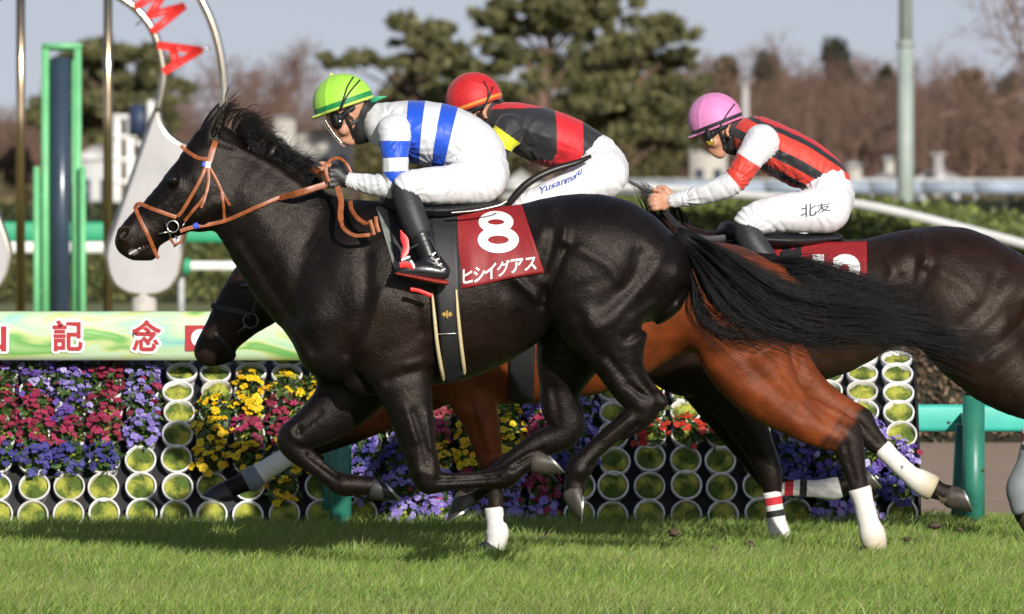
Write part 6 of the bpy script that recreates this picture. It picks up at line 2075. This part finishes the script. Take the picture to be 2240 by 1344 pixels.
# ---- jockey in white and blue on the front horse
def u8(X, Z, D):
    s = np.interp(X, [880, 910, 970, 1010], [.05, .08, .23, .26])
    return np.clip((X + s * (Z - 232) - 780) / 350.0, 0, 1)
b8 = lambda x: (x - 780) / 350.0
J8 = dict(
    torso=[(838, 276, 46, 1.5), (872, 280, 58, 1.55), (925, 291, 70, 1.45), (985, 305, 71, 1.3), (1035, 332, 66, 1.22), (1052, 362, 58, 1.25)],
    collar=[(816, 258, 26, 1.1), (832, 262, 36, 1.2)],
    neck=[(776, 262, 27, .95), (800, 262, 28, 1), (824, 266, 32, 1.2)],
    head=[[(760, 232, 46, .88), (756, 252, 42, .86), (753, 272, 33, .85), (756, 290, 22, .85), (766, 304, 13, 1.0)],
          [(736, 276, 10, .8), (736, 290, 8, .9), (739, 298, 6.5, 1.1)], [(748, 300, 8, 1.5), (752, 306, 6, 1.8)], [(762, 308, 10, 1.3), (770, 311, 8, 1.3)], [(752, 285, 12, 1, -.045), (758, 280, 12, 1, .045)],
          [(764, 236, 4, 1, -.083), (761, 242, 4, 1, -.086), (768, 252, 4, 1, -.086), (775, 258, 3.5, 1, -.083)], [(764, 236, 4, 1, .083), (768, 252, 4, 1, .086), (775, 258, 3.5, 1, .083)]],
    face_relief=[([(750, 304), (760, 302)], 2.0, -3), ([(741, 302), (748, 303)], 2, -2)],
    arm=[(864, 288, 40, .95, -.15), (864, 330, 31, .95, -.21), (866, 380, 28, .95, -.225), (866, 406, 27, .95, -.22), (840, 407, 26, .95, -.20), (800, 402, 22, .95, -.165), (762, 394, 17, .9, -.145)],
    hand=hand_px(738, 388, -.14, -1, rows=(-15, -4, 7, 18)),
    pelvis=[(1032, 348, 68, 1.26), (1056, 378, 59, 1.45), (1050, 394, 53, 1.6)],
    thigh=[(1052, 392, 55, .9, -.12), (1000, 402, 45, .95, -.19), (950, 406, 41, .95, -.25), (905, 407, 36, .95, -.285), (890, 408, 31, .95, -.29)],
    shin=[(884, 416, 27, .95, -.29), (898, 460, 29, 1, -.315), (915, 505, 27, 1, -.33), (932, 545, 22, 1, -.34), (940, 566, 20, 1, -.345)],
    foot=[(952, 578, 21, .9, -.35), (968, 596, 17, 1.0, -.36), (930, 592, 22, .95, -.365), (896, 592, 19, 1.0, -.37), (876, 595, 12, 1.2, -.375)],
    sole=[(868, 599, 4, 6, -.375), (905, 606, 5, 6, -.37), (945, 614, 6, 5.5, -.365), (976, 619, 6, 4.5, -.36)],
    torso_u=u8,
    m_torso=banded('white_silk_blue_hoops', 'u', [(0, WHT), (b8(891), BLU), (b8(929), WHT), (b8(965), BLU), (b8(1002), WHT)], .5, .4, 16, .010, stretch=(1.3, 1, .7)),
    m_sleeve=banded('white_sleeve_blue_hoops', 'u', [(0, WHT), (.09, BLU), (.255, WHT), (.39, BLU), (.545, WHT)], .5, .5, 22, .010),
    torso_relief=[([(850, 250), (846, 290), (850, 330)], 5, -6), ([(900, 330), (930, 350)], 5, -4), ([(1000, 330), (975, 360)], 4, -5), ([(1040, 300), (1010, 340), (990, 365)], 4, -4), ([(1060, 330), (1020, 360)], 4, -4), ([(895, 300), (925, 345)], 4, 3), ([(950, 320), (940, 360)], 4, -4), ([(880, 240), (876, 300)], 5, -4)],
    arm_relief=[([(780, 385), (784, 410)], 2.5, -3), ([(792, 385), (798, 414)], 2.5, -3), ([(806, 385), (812, 418)], 2.5, -3), ([(820, 384), (830, 420)], 2.5, -3), ([(838, 388), (850, 420)], 2.5, -3), ([(845, 395), (880, 400)], 3, -3), ([(842, 345), (885, 352)], 3, -2)],
    breech_relief=[([(1020, 372), (1032, 400), (1036, 436)], 2.4, -4), ([(1032, 372), (1045, 402), (1050, 436)], 2.4, -4), ([(1042, 370), (1058, 402), (1070, 438)], 2.4, -4), ([(1055, 372), (1075, 410), (1090, 436)], 2.4, -3), ([(1000, 366), (1050, 356), (1085, 345)], 3, -4), ([(1030, 345), (1060, 362)], 4, -3),
                   ([(900, 420), (915, 446)], 2.6, -4), ([(912, 416), (930, 446)], 2.6, -4), ([(925, 418), (945, 446)], 2.6, -3), ([(965, 380), (962, 440)], 5, 2)],
    torso_fans=[(884, 322, 60, 15, 5), (958, 368, 75, 22, 5), (1030, 350, 70, 17, 4), (842, 262, 40, 12, 4)], arm_fans=[(880, 300, 45, 13, 4), (852, 402, 60, 16, 4.5), (770, 396, 40, 14, 3)], breech_fans=[(1012, 372, 70, 19, 4), (892, 428, 55, 15, 4), (1085, 345, 60, 13, 3)],
    cap=((751, 227), (67, 62, 66), .0), cap_extra=[[(757, 224, 57, .9), (772, 228, 45, .95)]],
    brim=((678, 263), (815, 215)), cap_seams=[[(722, 165), (712, 200), (715, 245)], [(730, 163), (770, 178), (806, 222)]],
    peak=[(684, 258, 4, 8), (696, 254, 4, 9), (708, 250, 3.5, 9)],
    cap_straps=[[(773, 169), (760, 190), (752, 215), (742, 243)], [(787, 176), (768, 198), (755, 218), (745, 243)]], button=(724, 163),
    m_cap=banded('yellow_green_cap', 'u', [(0, (.55, .70, .10)), (.055, (.005, .22, .05)), (.17, (.36, .72, .06))], .58, .15, 40, .003),
    hood=[[(786, 240, 30, .9), (790, 262, 31, .95), (790, 288, 24, 1.1), (786, 302, 15, 1.3)], [(798, 245, 30, 1), (814, 262, 32, 1.1), (806, 290, 22, 1.2)]],
    goggles=[[(735, 256, 14, 4.2), (738, 270, 14, 4.0), (742, 276, 11, 3.8)], [(742, 262, 8, 1, -.07), (758, 246, 7, 1, -.085), (772, 236, 6, 1, -.085)]],
    lens=(741, 268), lens_y=-.094, chin_straps=[[(756, 250), (764, 272), (772, 292), (774, 304)], [(764, 272), (778, 266), (786, 258)]],
)
per8, bod8, jac8, bre8, BF8, JF8, RF8, CF8 = jockey('jockey in white jacket with blue hoops and lime green cap on the front horse', Y8, J8, (1000, 450))
# clear visor
vp = spline([(704, 262), (716, 282), (730, 301), (746, 319)], 4)
mb = MB()
aa = np.linspace(-.9, .9, 9)
Vv = []
for th in (0, .0015):
    for i, (a, b) in enumerate(vp):
        for q in aa:
            x, y, z = P(a, b, Y8)
            Vv.append((x + (1 - math.cos(q)) * .05 + th, y + .10 * math.sin(q), z - (1 - math.cos(q)) * .02 + th))
n1, n2 = len(vp), len(aa)
Qv = [[o + i * n2 + j, o + i * n2 + j + 1, o + (i + 1) * n2 + j + 1, o + (i + 1) * n2 + j] for o in (0, n1 * n2) for i in range(n1 - 1) for j in range(n2 - 1)]
mb.add(Vv, Qv); mb.build('visor', M_VISOR, per8)
mb = MB(); mb.tube([P(a, b, Y8 - .079) for a, b in vp + np.array([5.5, -2])], .0022, 6); mb.build('visor_edge', M_STEEL, per8)
# green cap tie, gloves, boot patches
strap('cap_tie', plain('green_ribbon', (.01, .30, .13), .5), per8, free([(808, 225), (822, 217), (836, 213), (846, 212)], [Y8 - .02, Y8 - .03, Y8 - .03, Y8 - .03]), [3, 6, 8, 9, 10, 10, 9, 9, 8, 7, 6, 5, 4, 3, 3, 2], Y8)
for s in (1, -1):
    f = (lambda c: c) if s == 1 else (lambda c: far(c, dx=-16, dz=-6))
    solid('glove', M_GLOVE, per8, [f([(757, 394, 17, .85, -.145), (745, 388, 19, .85, -.145), (735, 382, 20, .7, -.148), (737, 398, 16, .75, -.148)]),
                                   f([(744, 372, 7, 1, -.15), (730, 364, 6.5, 1, -.14)])] + [f([(734, 388 + r, 7, 1, -.160), (722, 388 + r, 6.4, 1, -.167)]) for r in (-15, -4, 7, 18)], Y8, .004, .008)
bt8 = [o for o in per8.children if o.name.startswith('boot')][0]
strap('boot_patch', M_REDPATCH, bt8, free([(876, 504), (886, 528), (888, 548), (880, 566)], [Y8 - .36, Y8 - .368, Y8 - .375, Y8 - .385]), [3, 6, 10, 14, 16, 16, 15, 14, 14, 14, 14, 14, 13, 12, 10, 8], Y8)
strap('boot_patch', M_REDPATCH, bt8, free([(874, 580), (890, 579), (906, 585)], [Y8 - .402, Y8 - .402, Y8 - .404]), 13, Y8)
strap('boot_trim', M_WHITETRIM, bt8, free([(878, 570), (888, 565), (897, 562)], [Y8 - .398] * 3), 5, Y8)
strap('boot_trim', M_WHITETRIM, bt8, free([(898, 570), (903, 578), (906, 587)], [Y8 - .404] * 3), 5, Y8)
for i, (a, b) in enumerate([((938, 560), (952, 553)), ((944, 570), (960, 566)), ((950, 581), (966, 577)), ((958, 590), (974, 588))]):
    strap('boot_lace', M_STEEL, bt8, free([a, ((a[0] + b[0]) / 2, (a[1] + b[1]) / 2 + 2), b], [Y8 - .39, Y8 - .395, Y8 - .39]), 3.2, Y8)
strap('stirrup_pad', M_REDPATCH, per8, free([(898, 633), (918, 637), (946, 648)], [Y8 - .39] * 3), 9, Y8, .01)

# ---- jockey with the red cap on the bay horse
def u2(X, Z, D):
    c = X + .0022 * (Z - 300) ** 2 * np.sign(Z - 280) * .6
    hoop = 29 - np.abs(X - (1247 - .0016 * np.maximum(295 - Z, 0) ** 2.0 - .0 * Z - .55 * np.maximum(Z - 335, 0)))
    yoke = np.where(X < 1225, (238 - .03 * (X - 1120)) - Z, -50)
    back = np.where(X < 1225, (np.abs(X - 1085) < 22) * 0 + (1075 - X + .9 * (Z - 262) * -1), -50)
    belly = np.where((X > 1120) & (X < 1290), Z - 352, -50)
    return np.clip(.5 + np.maximum.reduce([hoop, yoke, belly]) / 400.0, 0, 1)
J2 = dict(
    torso=[(1098, 268, 42, 1.5), (1128, 276, 52, 1.55), (1185, 298, 62, 1.45), (1245, 318, 60, 1.3), (1292, 340, 52, 1.22), (1318, 358, 46, 1.25)],
    collar=[(1082, 262, 26, 1.1), (1098, 262, 34, 1.2)],
    neck=[(1056, 256, 25, .95), (1072, 258, 27, 1), (1090, 264, 30, 1.2)],
    head=[[(1042, 220, 43, .88), (1038, 240, 39, .86), (1034, 258, 31, .85), (1036, 276, 21, .85), (1045, 290, 12, 1.0)],
          [(1018, 264, 9, .8), (1018, 276, 7.5, .9), (1021, 284, 6, 1.1)], [(1030, 288, 7, 1.5)], [(1033, 270, 11, 1, -.042), (1038, 266, 11, 1, .042)],
          [(1060, 240, 4, 1, -.078), (1058, 248, 4, 1, -.081), (1064, 258, 3.5, 1, -.081)], [(1060, 240, 4, 1, .078), (1064, 258, 3.5, 1, .081)]],
    arm=[(1116, 284, 36, .95, -.135), (1096, 314, 30, .95, -.18), (1070, 365, 26, .95, -.225), (1050, 392, 25, .95, -.22), (1020, 408, 23, .95, -.20), (985, 420, 20, .95, -.165), (955, 428, 16, .9, -.145)],
    hand=hand_px(935, 428, -.14, -1, rows=(-14, -4, 6, 16), palm=15, fr=4.6),
    pelvis=[(1300, 347, 56, 1.28), (1322, 372, 54, 1.45), (1320, 388, 50, 1.6)],
    thigh=[(1318, 384, 54, .9, -.12), (1265, 408, 44, .95, -.19), (1210, 432, 39, .95, -.25), (1160, 450, 33, .95, -.285), (1140, 458, 29, .95, -.29)],
    shin=[(1138, 462, 25, .95, -.29), (1150, 505, 27, 1, -.315), (1166, 548, 25, 1, -.33), (1182, 588, 20, 1, -.34), (1190, 606, 18, 1, -.345)],
    foot=[(1202, 618, 19, .9, -.35), (1214, 634, 16, 1.0, -.36), (1180, 632, 20, .95, -.365), (1150, 632, 17, 1.0, -.37), (1132, 636, 11, 1.2, -.375)],
    sole=[(1128, 644, 6, 5, -.375), (1158, 648, 7, 4.4, -.37), (1195, 652, 8, 4.0, -.365), (1220, 656, 8, 3.4, -.36)],
    torso_u=u2,
    m_torso=banded('black_silk_red_hoop', 'u', [(0, BLK), (.5, RED)], .62, .3, 9, .010, stretch=(.7, 1, 2.2)),
    m_sleeve=banded('black_sleeve_yellow_hoop', 'u', [(0, BLK), (.05, YEL), (.18, BLK)], .62, .3, 12, .010),
    torso_relief=[([(1130, 300), (1180, 330), (1230, 345)], 5, -5), ([(1150, 320), (1200, 345)], 4, -4), ([(1280, 330), (1300, 350)], 3, -4), ([(1140, 280), (1200, 300)], 6, 4), ([(1275, 290), (1310, 320)], 5, -3)],
    arm_relief=[([(1080, 330), (1110, 340)], 3, -3)],
    breech_relief=[([(1290, 350), (1310, 385), (1330, 428)], 2.4, -4), ([(1275, 375), (1292, 405), (1306, 428)], 2.4, -4), ([(1300, 345), (1335, 380), (1360, 410)], 2.6, -4), ([(1290, 345), (1330, 350)], 3, -4)],
    torso_fans=[(1110, 320, 80, 15, 4), (1285, 352, 60, 16, 4), (1180, 372, 80, 12, 4)], arm_fans=[(1105, 305, 45, 13, 4), (1060, 385, 60, 16, 4.5)], breech_fans=[(1282, 372, 60, 17, 4), (1150, 470, 55, 15, 4), (1350, 330, 50, 13, 3)],
    cap=((1036, 219), (62, 57, 61), .0), cap_extra=[[(1040, 216, 53, .9), (1056, 222, 42, .95)]],
    brim=((966, 262), (1102, 213)), cap_seams=[[(1000, 182), (992, 215), (1000, 248)], [(1015, 176), (1060, 188), (1092, 220)]],
    peak=[(976, 252, 4, 8), (986, 248, 4, 9), (998, 244, 3.5, 9)],
    cap_straps=[[(1058, 178), (1068, 200), (1064, 225), (1056, 240)], [(1078, 190), (1070, 212), (1060, 232), (1056, 242)]], button=(1018, 175),
    m_cap=banded('red_cap_orange_band', 'u', [(0, (.50, .05, .02)), (.06, (.72, .25, .03)), (.12, (.55, .012, .015))], .58, .4, 60, .004),
    hood=[[(1066, 236, 27, .9), (1070, 256, 28, .95), (1070, 278, 22, 1.1)], [(1078, 242, 27, 1), (1092, 258, 29, 1.1), (1084, 282, 20, 1.2)]],
    goggles=[[(1018, 246, 13, 4.2), (1021, 258, 13, 4.0)], [(1024, 250, 7, 1, -.066), (1042, 238, 6, 1, -.08), (1056, 232, 6, 1, -.08)]],
    lens=(1022, 256), lens_y=-.09, chin_straps=[[(1046, 246), (1050, 262), (1054, 280)]],
)
per2, bod2, jac2, bre2, BF2, JF2, RF2, CF2 = jockey('jockey in black jacket with red hoop and red cap behind the white and blue jockey', Y2, J2, (1250, 520))

# ---- jockey with the pink cap on the dark brown horse
ax3 = np.array([[1640, 300], [1690, 326], [1745, 352], [1800, 384], [1850, 415]], float); rr3 = np.array([50, 56, 56, 52, 50.])
def u3(X, Z, D):
    q = spline(np.concatenate([ax3, rr3[:, None]], 1), 4)
    best = np.full(len(X), 1e9); v = np.zeros(len(X))
    for i in range(len(q) - 1):
        e = q[i + 1, :2] - q[i, :2]; L = np.linalg.norm(e)
        t = np.clip(((X - q[i, 0]) * e[0] + (Z - q[i, 1]) * e[1]) / (L * L), 0, 1)
        dx, dz = X - q[i, 0] - t * e[0], Z - q[i, 1] - t * e[1]
        d = dx * dx + dz * dz
        m = d < best
        best[m] = d[m]
        v[m] = ((-dx * e[1] + dz * e[0]) / L / q[i, 2])[m]
    return np.clip((v + 1.2) / 2.4, 0, 1)
v3 = lambda v: (v + 1.2) / 2.4
J3 = dict(
    torso=[(1645, 302, 46, 1.5), (1662, 308, 52, 1.55), (1705, 332, 57, 1.45), (1755, 357, 56, 1.3), (1795, 382, 51, 1.22), (1815, 402, 47, 1.25)],
    collar=[(1622, 290, 24, 1.1), (1638, 296, 32, 1.2)],
    neck=[(1590, 284, 24, .95), (1608, 286, 25, 1), (1630, 296, 29, 1.2)],
    head=[[(1570, 266, 41, .88), (1566, 284, 38, .86), (1563, 302, 30, .85), (1566, 320, 20, .85), (1576, 334, 12, 1.0)],
          [(1548, 306, 9, .8), (1548, 318, 7.5, .9), (1551, 326, 6, 1.1)], [(1558, 330, 7, 1.5), (1562, 335, 5.5, 1.8)], [(1571, 338, 9, 1.3), (1578, 340, 7, 1.3)], [(1562, 312, 11, 1, -.042), (1568, 308, 11, 1, .042)],
          [(1592, 282, 4, 1, -.076), (1590, 290, 4, 1, -.079), (1596, 302, 3.5, 1, -.079)], [(1592, 282, 4, 1, .076), (1596, 302, 3.5, 1, .079)]],
    arm=[(1666, 312, 40, .95, -.145), (1642, 345, 31, .95, -.21), (1616, 385, 28, .95, -.225), (1596, 404, 27, .95, -.22), (1560, 418, 25, .95, -.20), (1510, 432, 20, .95, -.165), (1474, 439, 16, .9, -.145)],
    hand=hand_px(1450, 441, -.14, -1, rows=(-14, -4, 6, 16), palm=16, fr=4.7), hdx=10,
    pelvis=[(1806, 406, 55, 1.28), (1816, 432, 54, 1.45), (1808, 452, 52, 1.6)],
    thigh=[(1806, 456, 55, .9, -.12), (1750, 464, 45, .95, -.19), (1698, 468, 41, .95, -.25), (1652, 480, 36, .95, -.285), (1636, 488, 31, .95, -.29)],
    shin=[(1632, 494, 27, .95, -.29), (1644, 528, 29, 1, -.315), (1668, 560, 27, 1, -.33), (1694, 590, 21, 1, -.34), (1704, 606, 19, 1, -.345)],
    foot=[(1712, 618, 19, .9, -.35), (1724, 634, 16, 1.0, -.36), (1690, 632, 20, .95, -.365), (1660, 632, 17, 1.0, -.37), (1642, 636, 11, 1.2, -.375)],
    sole=[(1638, 644, 6, 5, -.375), (1668, 648, 7, 4.4, -.37), (1705, 652, 8, 4.0, -.365), (1730, 656, 8, 3.4, -.36)],
    torso_u=u3,
    m_torso=banded('red_silk_black_stripes', 'u', [(0, RED), (v3(-.86), BLK), (v3(-.66), ORG), (v3(-.06), BLK), (v3(.32), ORG), (v3(.70), BLK), (v3(.92), RED)], .6, .35, 12, .010, stretch=(1.8, 1, .8)),
    m_sleeve=banded('white_sleeve_red_hoop', 'u', [(0, WHT), (.20, ORG), (.43, WHT)], .5, .5, 20, .010),
    torso_relief=[([(1700, 370), (1720, 395)], 3, -4), ([(1730, 375), (1745, 405)], 3, -4), ([(1760, 388), (1775, 412)], 3, -4), ([(1690, 340), (1780, 390)], 4, -3), ([(1700, 300), (1700, 330)], 4, -3), ([(1665, 285), (1700, 330), (1690, 370)], 4, -5)],
    arm_relief=[([(1500, 425), (1506, 450)], 2.5, -4), ([(1520, 420), (1530, 450)], 2.5, -4), ([(1545, 410), (1560, 440)], 2.5, -3), ([(1570, 400), (1590, 425)], 2.5, -3), ([(1600, 370), (1635, 392)], 3, -3), ([(1488, 430), (1490, 452)], 2.5, -3)],
    breech_relief=[([(1785, 420), (1800, 450), (1830, 480)], 2.4, -4), ([(1780, 425), (1790, 455), (1812, 490)], 2.4, -4), ([(1790, 410), (1830, 440), (1850, 450)], 2.6, -4), ([(1640, 470), (1680, 490), (1700, 512)], 2.6, -5), ([(1700, 485), (1725, 515)], 2.6, -4), ([(1660, 460), (1690, 470)], 2.6, -3)],
    torso_fans=[(1680, 345, 60, 15, 5), (1790, 415, 65, 18, 6), (1720, 400, 60, 15, 5), (1648, 280, 35, 12, 4)], arm_fans=[(1672, 330, 45, 13, 4), (1600, 395, 60, 16, 4.5), (1490, 440, 45, 16, 4)], breech_fans=[(1772, 440, 65, 19, 4), (1640, 500, 60, 15, 5), (1850, 400, 60, 13, 3)],
    cap=((1564, 262), (60, 55, 59), .0), cap_extra=[[(1568, 258, 51, .9), (1584, 264, 41, .95)]],
    brim=((1500, 308), (1628, 257)), cap_seams=[[(1540, 212), (1528, 245), (1530, 290)], [(1550, 210), (1590, 222), (1620, 256)]],
    peak=[(1506, 302, 3.5, 8), (1516, 298, 3.5, 9), (1528, 293, 3, 9)],
    cap_straps=[[(1607, 228), (1592, 248), (1580, 268), (1574, 280)]], button=(1541, 212),
    m_cap=banded('pink_cap_black_band', 'u', [(0, (.70, .22, .46)), (.045, (.02, .012, .02)), (.13, (.70, .235, .48))], .58, .15, 40, .003),
    hood=[[(1596, 276, 27, .9), (1602, 296, 28, .95), (1600, 318, 21, 1.1)], [(1608, 282, 27, 1), (1622, 296, 29, 1.1), (1614, 322, 19, 1.2)]],
    goggles=[[(1548, 290, 13, 4.2), (1550, 304, 13, 4.0), (1553, 310, 10, 3.8)], [(1556, 296, 7, 1, -.066), (1572, 284, 6, 1, -.08), (1588, 274, 6, 1, -.08)]],
    lens=(1554, 310), lens_y=-.09, m_lens=M_LENSA, chin_straps=[[(1576, 290), (1582, 308), (1588, 326)], [(1582, 308), (1594, 302), (1600, 296)]],
)
per3, bod3, jac3, bre3, BF3, JF3, RF3, CF3 = jockey('jockey in red jacket with black stripes and pink cap on the dark brown horse', Y3, J3, (1750, 530))


def at_field(F, Y):
    def at(px, py, lift):
        y = F.surf_px(px, py, Y - .2)
        return P(px, py, (y if y is not None else Y - .2) - lift)
    return at


# writing on the breeches
for ch, bx, sl in zip('Yusanmaru', [(1178, 408, 1194, 424), (1194, 406, 1204, 417), (1206, 402, 1215, 412), (1216, 397, 1226, 408), (1228, 393, 1238, 404), (1239, 388, 1251, 400), (1252, 383, 1260, 394), (1259, 378, 1266, 388), (1265, 370, 1273, 383)], [-6] * 9):
    print_text('lettering', ch, at_field(RF2, Y2), bx, M_BLUEINK, bre2, .015, .004, (-4, 2))
for ch, bx in zip('北友', [(1752, 446, 1786, 474), (1786, 444, 1818, 464)]):
    print_text('lettering', ch, at_field(RF3, Y3), bx, M_BLACKINK, bre3, .0, .004, (-6, 0))

# whip held along the thigh of the red capped jockey
wr = MB()
wp = free([(1108, 452), (1150, 405), (1200, 376), (1262, 356), (1292, 342)], [Y2 - .34, Y2 - .345, Y2 - .33, Y2 - .30, Y2 - .27], 6)
wr.tube(wp, np.interp(np.linspace(0, 1, len(wp)), [0, .1, .6, 1], [.012, .017, .016, .008]), 10)
wo = wr.build('riding_whip', plain('black_whip_leather', (.014, .011, .010), .4, .3, 30, bump=.3, bscale=120, dist=.002))
tag(wo, 'padded black riding whip lying across the thigh of the red capped jockey', 'whip')
banner_text()

# ------------------------------------------------------------------ grass blades of the turf
def grass_patch(name, x0, x1, y0, y1, n, h0, h1, seed, label):
    g = np.random.default_rng(seed)
    x = g.uniform(x0, x1, n); y = g.uniform(y0, y1, n)
    f = lambda a, b: (np.sin(a * 3.1 + b * 1.7) + np.sin(a * 1.3 - b * 4.3 + 2) + np.sin(a * 7.7 + 1 + b * 6.1) * .7 + np.sin(a * 15.3 - b * 11 + 2) * .6) / 3.3
    c = f(x, y)
    h = (h0 + (h1 - h0) * g.random(n) ** 1.4) * (1 + .25 * c)
    th = g.uniform(0, 2 * math.pi, n)
    lean = g.uniform(.15, .95, n) * h
    dx, dy = np.cos(th) * lean + .25 * h, np.sin(th) * lean
    ang = g.uniform(0, math.pi, n)
    w = g.uniform(.0017, .0034, n)
    wx, wy = np.cos(ang) * w, np.sin(ang) * w * .5
    V = np.zeros((n, 5, 3))
    V[:, 0] = np.stack([x - wx, y - wy, np.full(n, -.004)], 1); V[:, 1] = np.stack([x + wx, y + wy, np.full(n, -.004)], 1)
    mx, my = x + dx * .35, y + dy * .35
    V[:, 2] = np.stack([mx - wx * .9, my - wy * .9, h * .62], 1); V[:, 3] = np.stack([mx + wx * .9, my + wy * .9, h * .62], 1)
    V[:, 4] = np.stack([x + dx, y + dy, h], 1)
    b = (np.arange(n) * 5)[:, None]
    me = mk_mesh(name, V.reshape(-1, 3), [b + np.array([[0, 1, 3, 2]]), b + np.array([[2, 3, 4]])], True)
    t = np.clip(.45 + .35 * c + g.normal(size=n) * .30, 0, 1)
    col = lerp3b((.115, .215, .033), (.36, .475, .105), t)
    worn = np.clip((np.sin(x * 1.1 + y * .9 + 1) + np.sin(x * 2.3 - y * 1.7) + np.sin(x * 5.1 + y * 3.3 + 4) * .6) / 2.2, 0, 1)[:, None]      # drier, paler patches
    col = col * (1 - .28 * worn) + .28 * worn * np.array((.36, .36, .13))
    dry = g.random(n) < .10
    col[dry] = np.array((.30, .27, .12))
    cattr(me, 'col', np.repeat(col, 5, axis=0))
    return tag(obj(name, me, M_BLADE), label, 'grass', kind='stuff')


def leafy(name, k=.35):
    m, t, b, N, L = nt(name)
    a = N.new('ShaderNodeAttribute'); a.attribute_name = 'col'
    L.new(a.outputs['Color'], b.inputs['Base Color']); setin(b, rough=.5, spec=.35)
    tr = N.new('ShaderNodeBsdfTranslucent'); L.new(a.outputs['Color'], tr.inputs[0])
    mx = N.new('ShaderNodeMixShader'); mx.inputs[0].default_value = k
    L.new(b.outputs[0], mx.inputs[1]); L.new(tr.outputs[0], mx.inputs[2]); L.new(mx.outputs[0], N['Material Output'].inputs[0])
    return m


M_BLADE = leafy('grass_blade')
grass_patch('grass', -2.7, 2.7, 35.6, 40.6, 85000, .045, .10, 1, 'mown green grass blades of the turf track')
grass_patch('grass', -2.9, 2.9, 40.6, 45.75, 85000, .045, .10, 2, 'mown green grass blades of the turf track beside the flower stands')
grass_patch('grass', 1.9, 3.2, 45.75, 46.4, 6000, .04, .09, 3, 'sparse grass edge at the foot of the turquoise rail')

# clods of turf thrown up by the hooves
M_CLOD = colattr_mat('turf_clod', rough=.9, var=.3, bscale=60, bump=.6)
gc = np.random.default_rng(33)
CLODS = [(1690, 1215, 42.2, .05, 'clod of turf at the foot of the striped foreleg bandage'), (1880, 1225, 41.3, .05, 'clod of turf under the grounded hind bandage of the bay horse'), (1985, 1180, 41.4, .03, 'small clod flying right of the grounded hind bandage'),
         (1110, 1228, 41.3, .045, 'clod of turf right of the white foreleg bandage'), (2100, 1160, 41.5, .028, 'small clod in the air at the foot of the right green post'), (1560, 1200, 41.9, .03, 'small clod flying left of the striped bandages'),
         (1640, 1192, 42.2, .045, 'brown turf clod flying low left of the striped bandage'), (2062, 1095, 41.6, .035, 'torn grass tuft behind the raised hind hoof of the bay horse'), (2045, 1150, 42.0, .05, 'grass tuft above the turf near the right green post'), (1475, 1165, 41.5, .05, 'low spray of soil right of the black horse hind hoof'),
         (2075, 925, 41.6, .012, 'tiny dark clod in the air left of the right green post'), (2150, 1030, 41.6, .014, 'thin grass blade flying right of the right green post')]
for (px, py, Y, s, lab) in CLODS:
    mb = MB()
    n = 9
    c = np.array(P(px, py, Y))
    V, Q, col = [], [], []
    for i in range(7):
        ph = math.pi * i / 6
        for j in range(n):
            a = 2 * math.pi * j / n
            r = s * .42 * (1 + gc.normal() * .18)
            V.append(c + np.array([math.cos(a) * math.sin(ph) * r * 1.3, math.sin(a) * math.sin(ph) * r, math.cos(ph) * r * .75]))
            col.append((.07, .048, .03))
    Q = [[i * n + j, i * n + (j + 1) % n, (i + 1) * n + (j + 1) % n, (i + 1) * n + j] for i in range(6) for j in range(n)]
    T = []
    for i in range(26):
        d = gc.normal(size=3); d /= np.linalg.norm(d); q = np.cross(d, gc.normal(size=3)); q /= np.linalg.norm(q)
        b = len(V); L = s * gc.uniform(.6, 1.6)
        V += [c + d * s * .2 - q * .0016, c + d * s * .2 + q * .0016, c + d * L]
        T.append([b, b + 1, b + 2]); col += [(.10, .14, .03)] * 3
    me = mk_mesh('turf_clod', V, [np.array(Q), np.array(T)]); cattr(me, 'col', np.array(col))
    tag(obj('turf_clod', me, M_CLOD), lab, 'clod', 'clods of turf in the air')
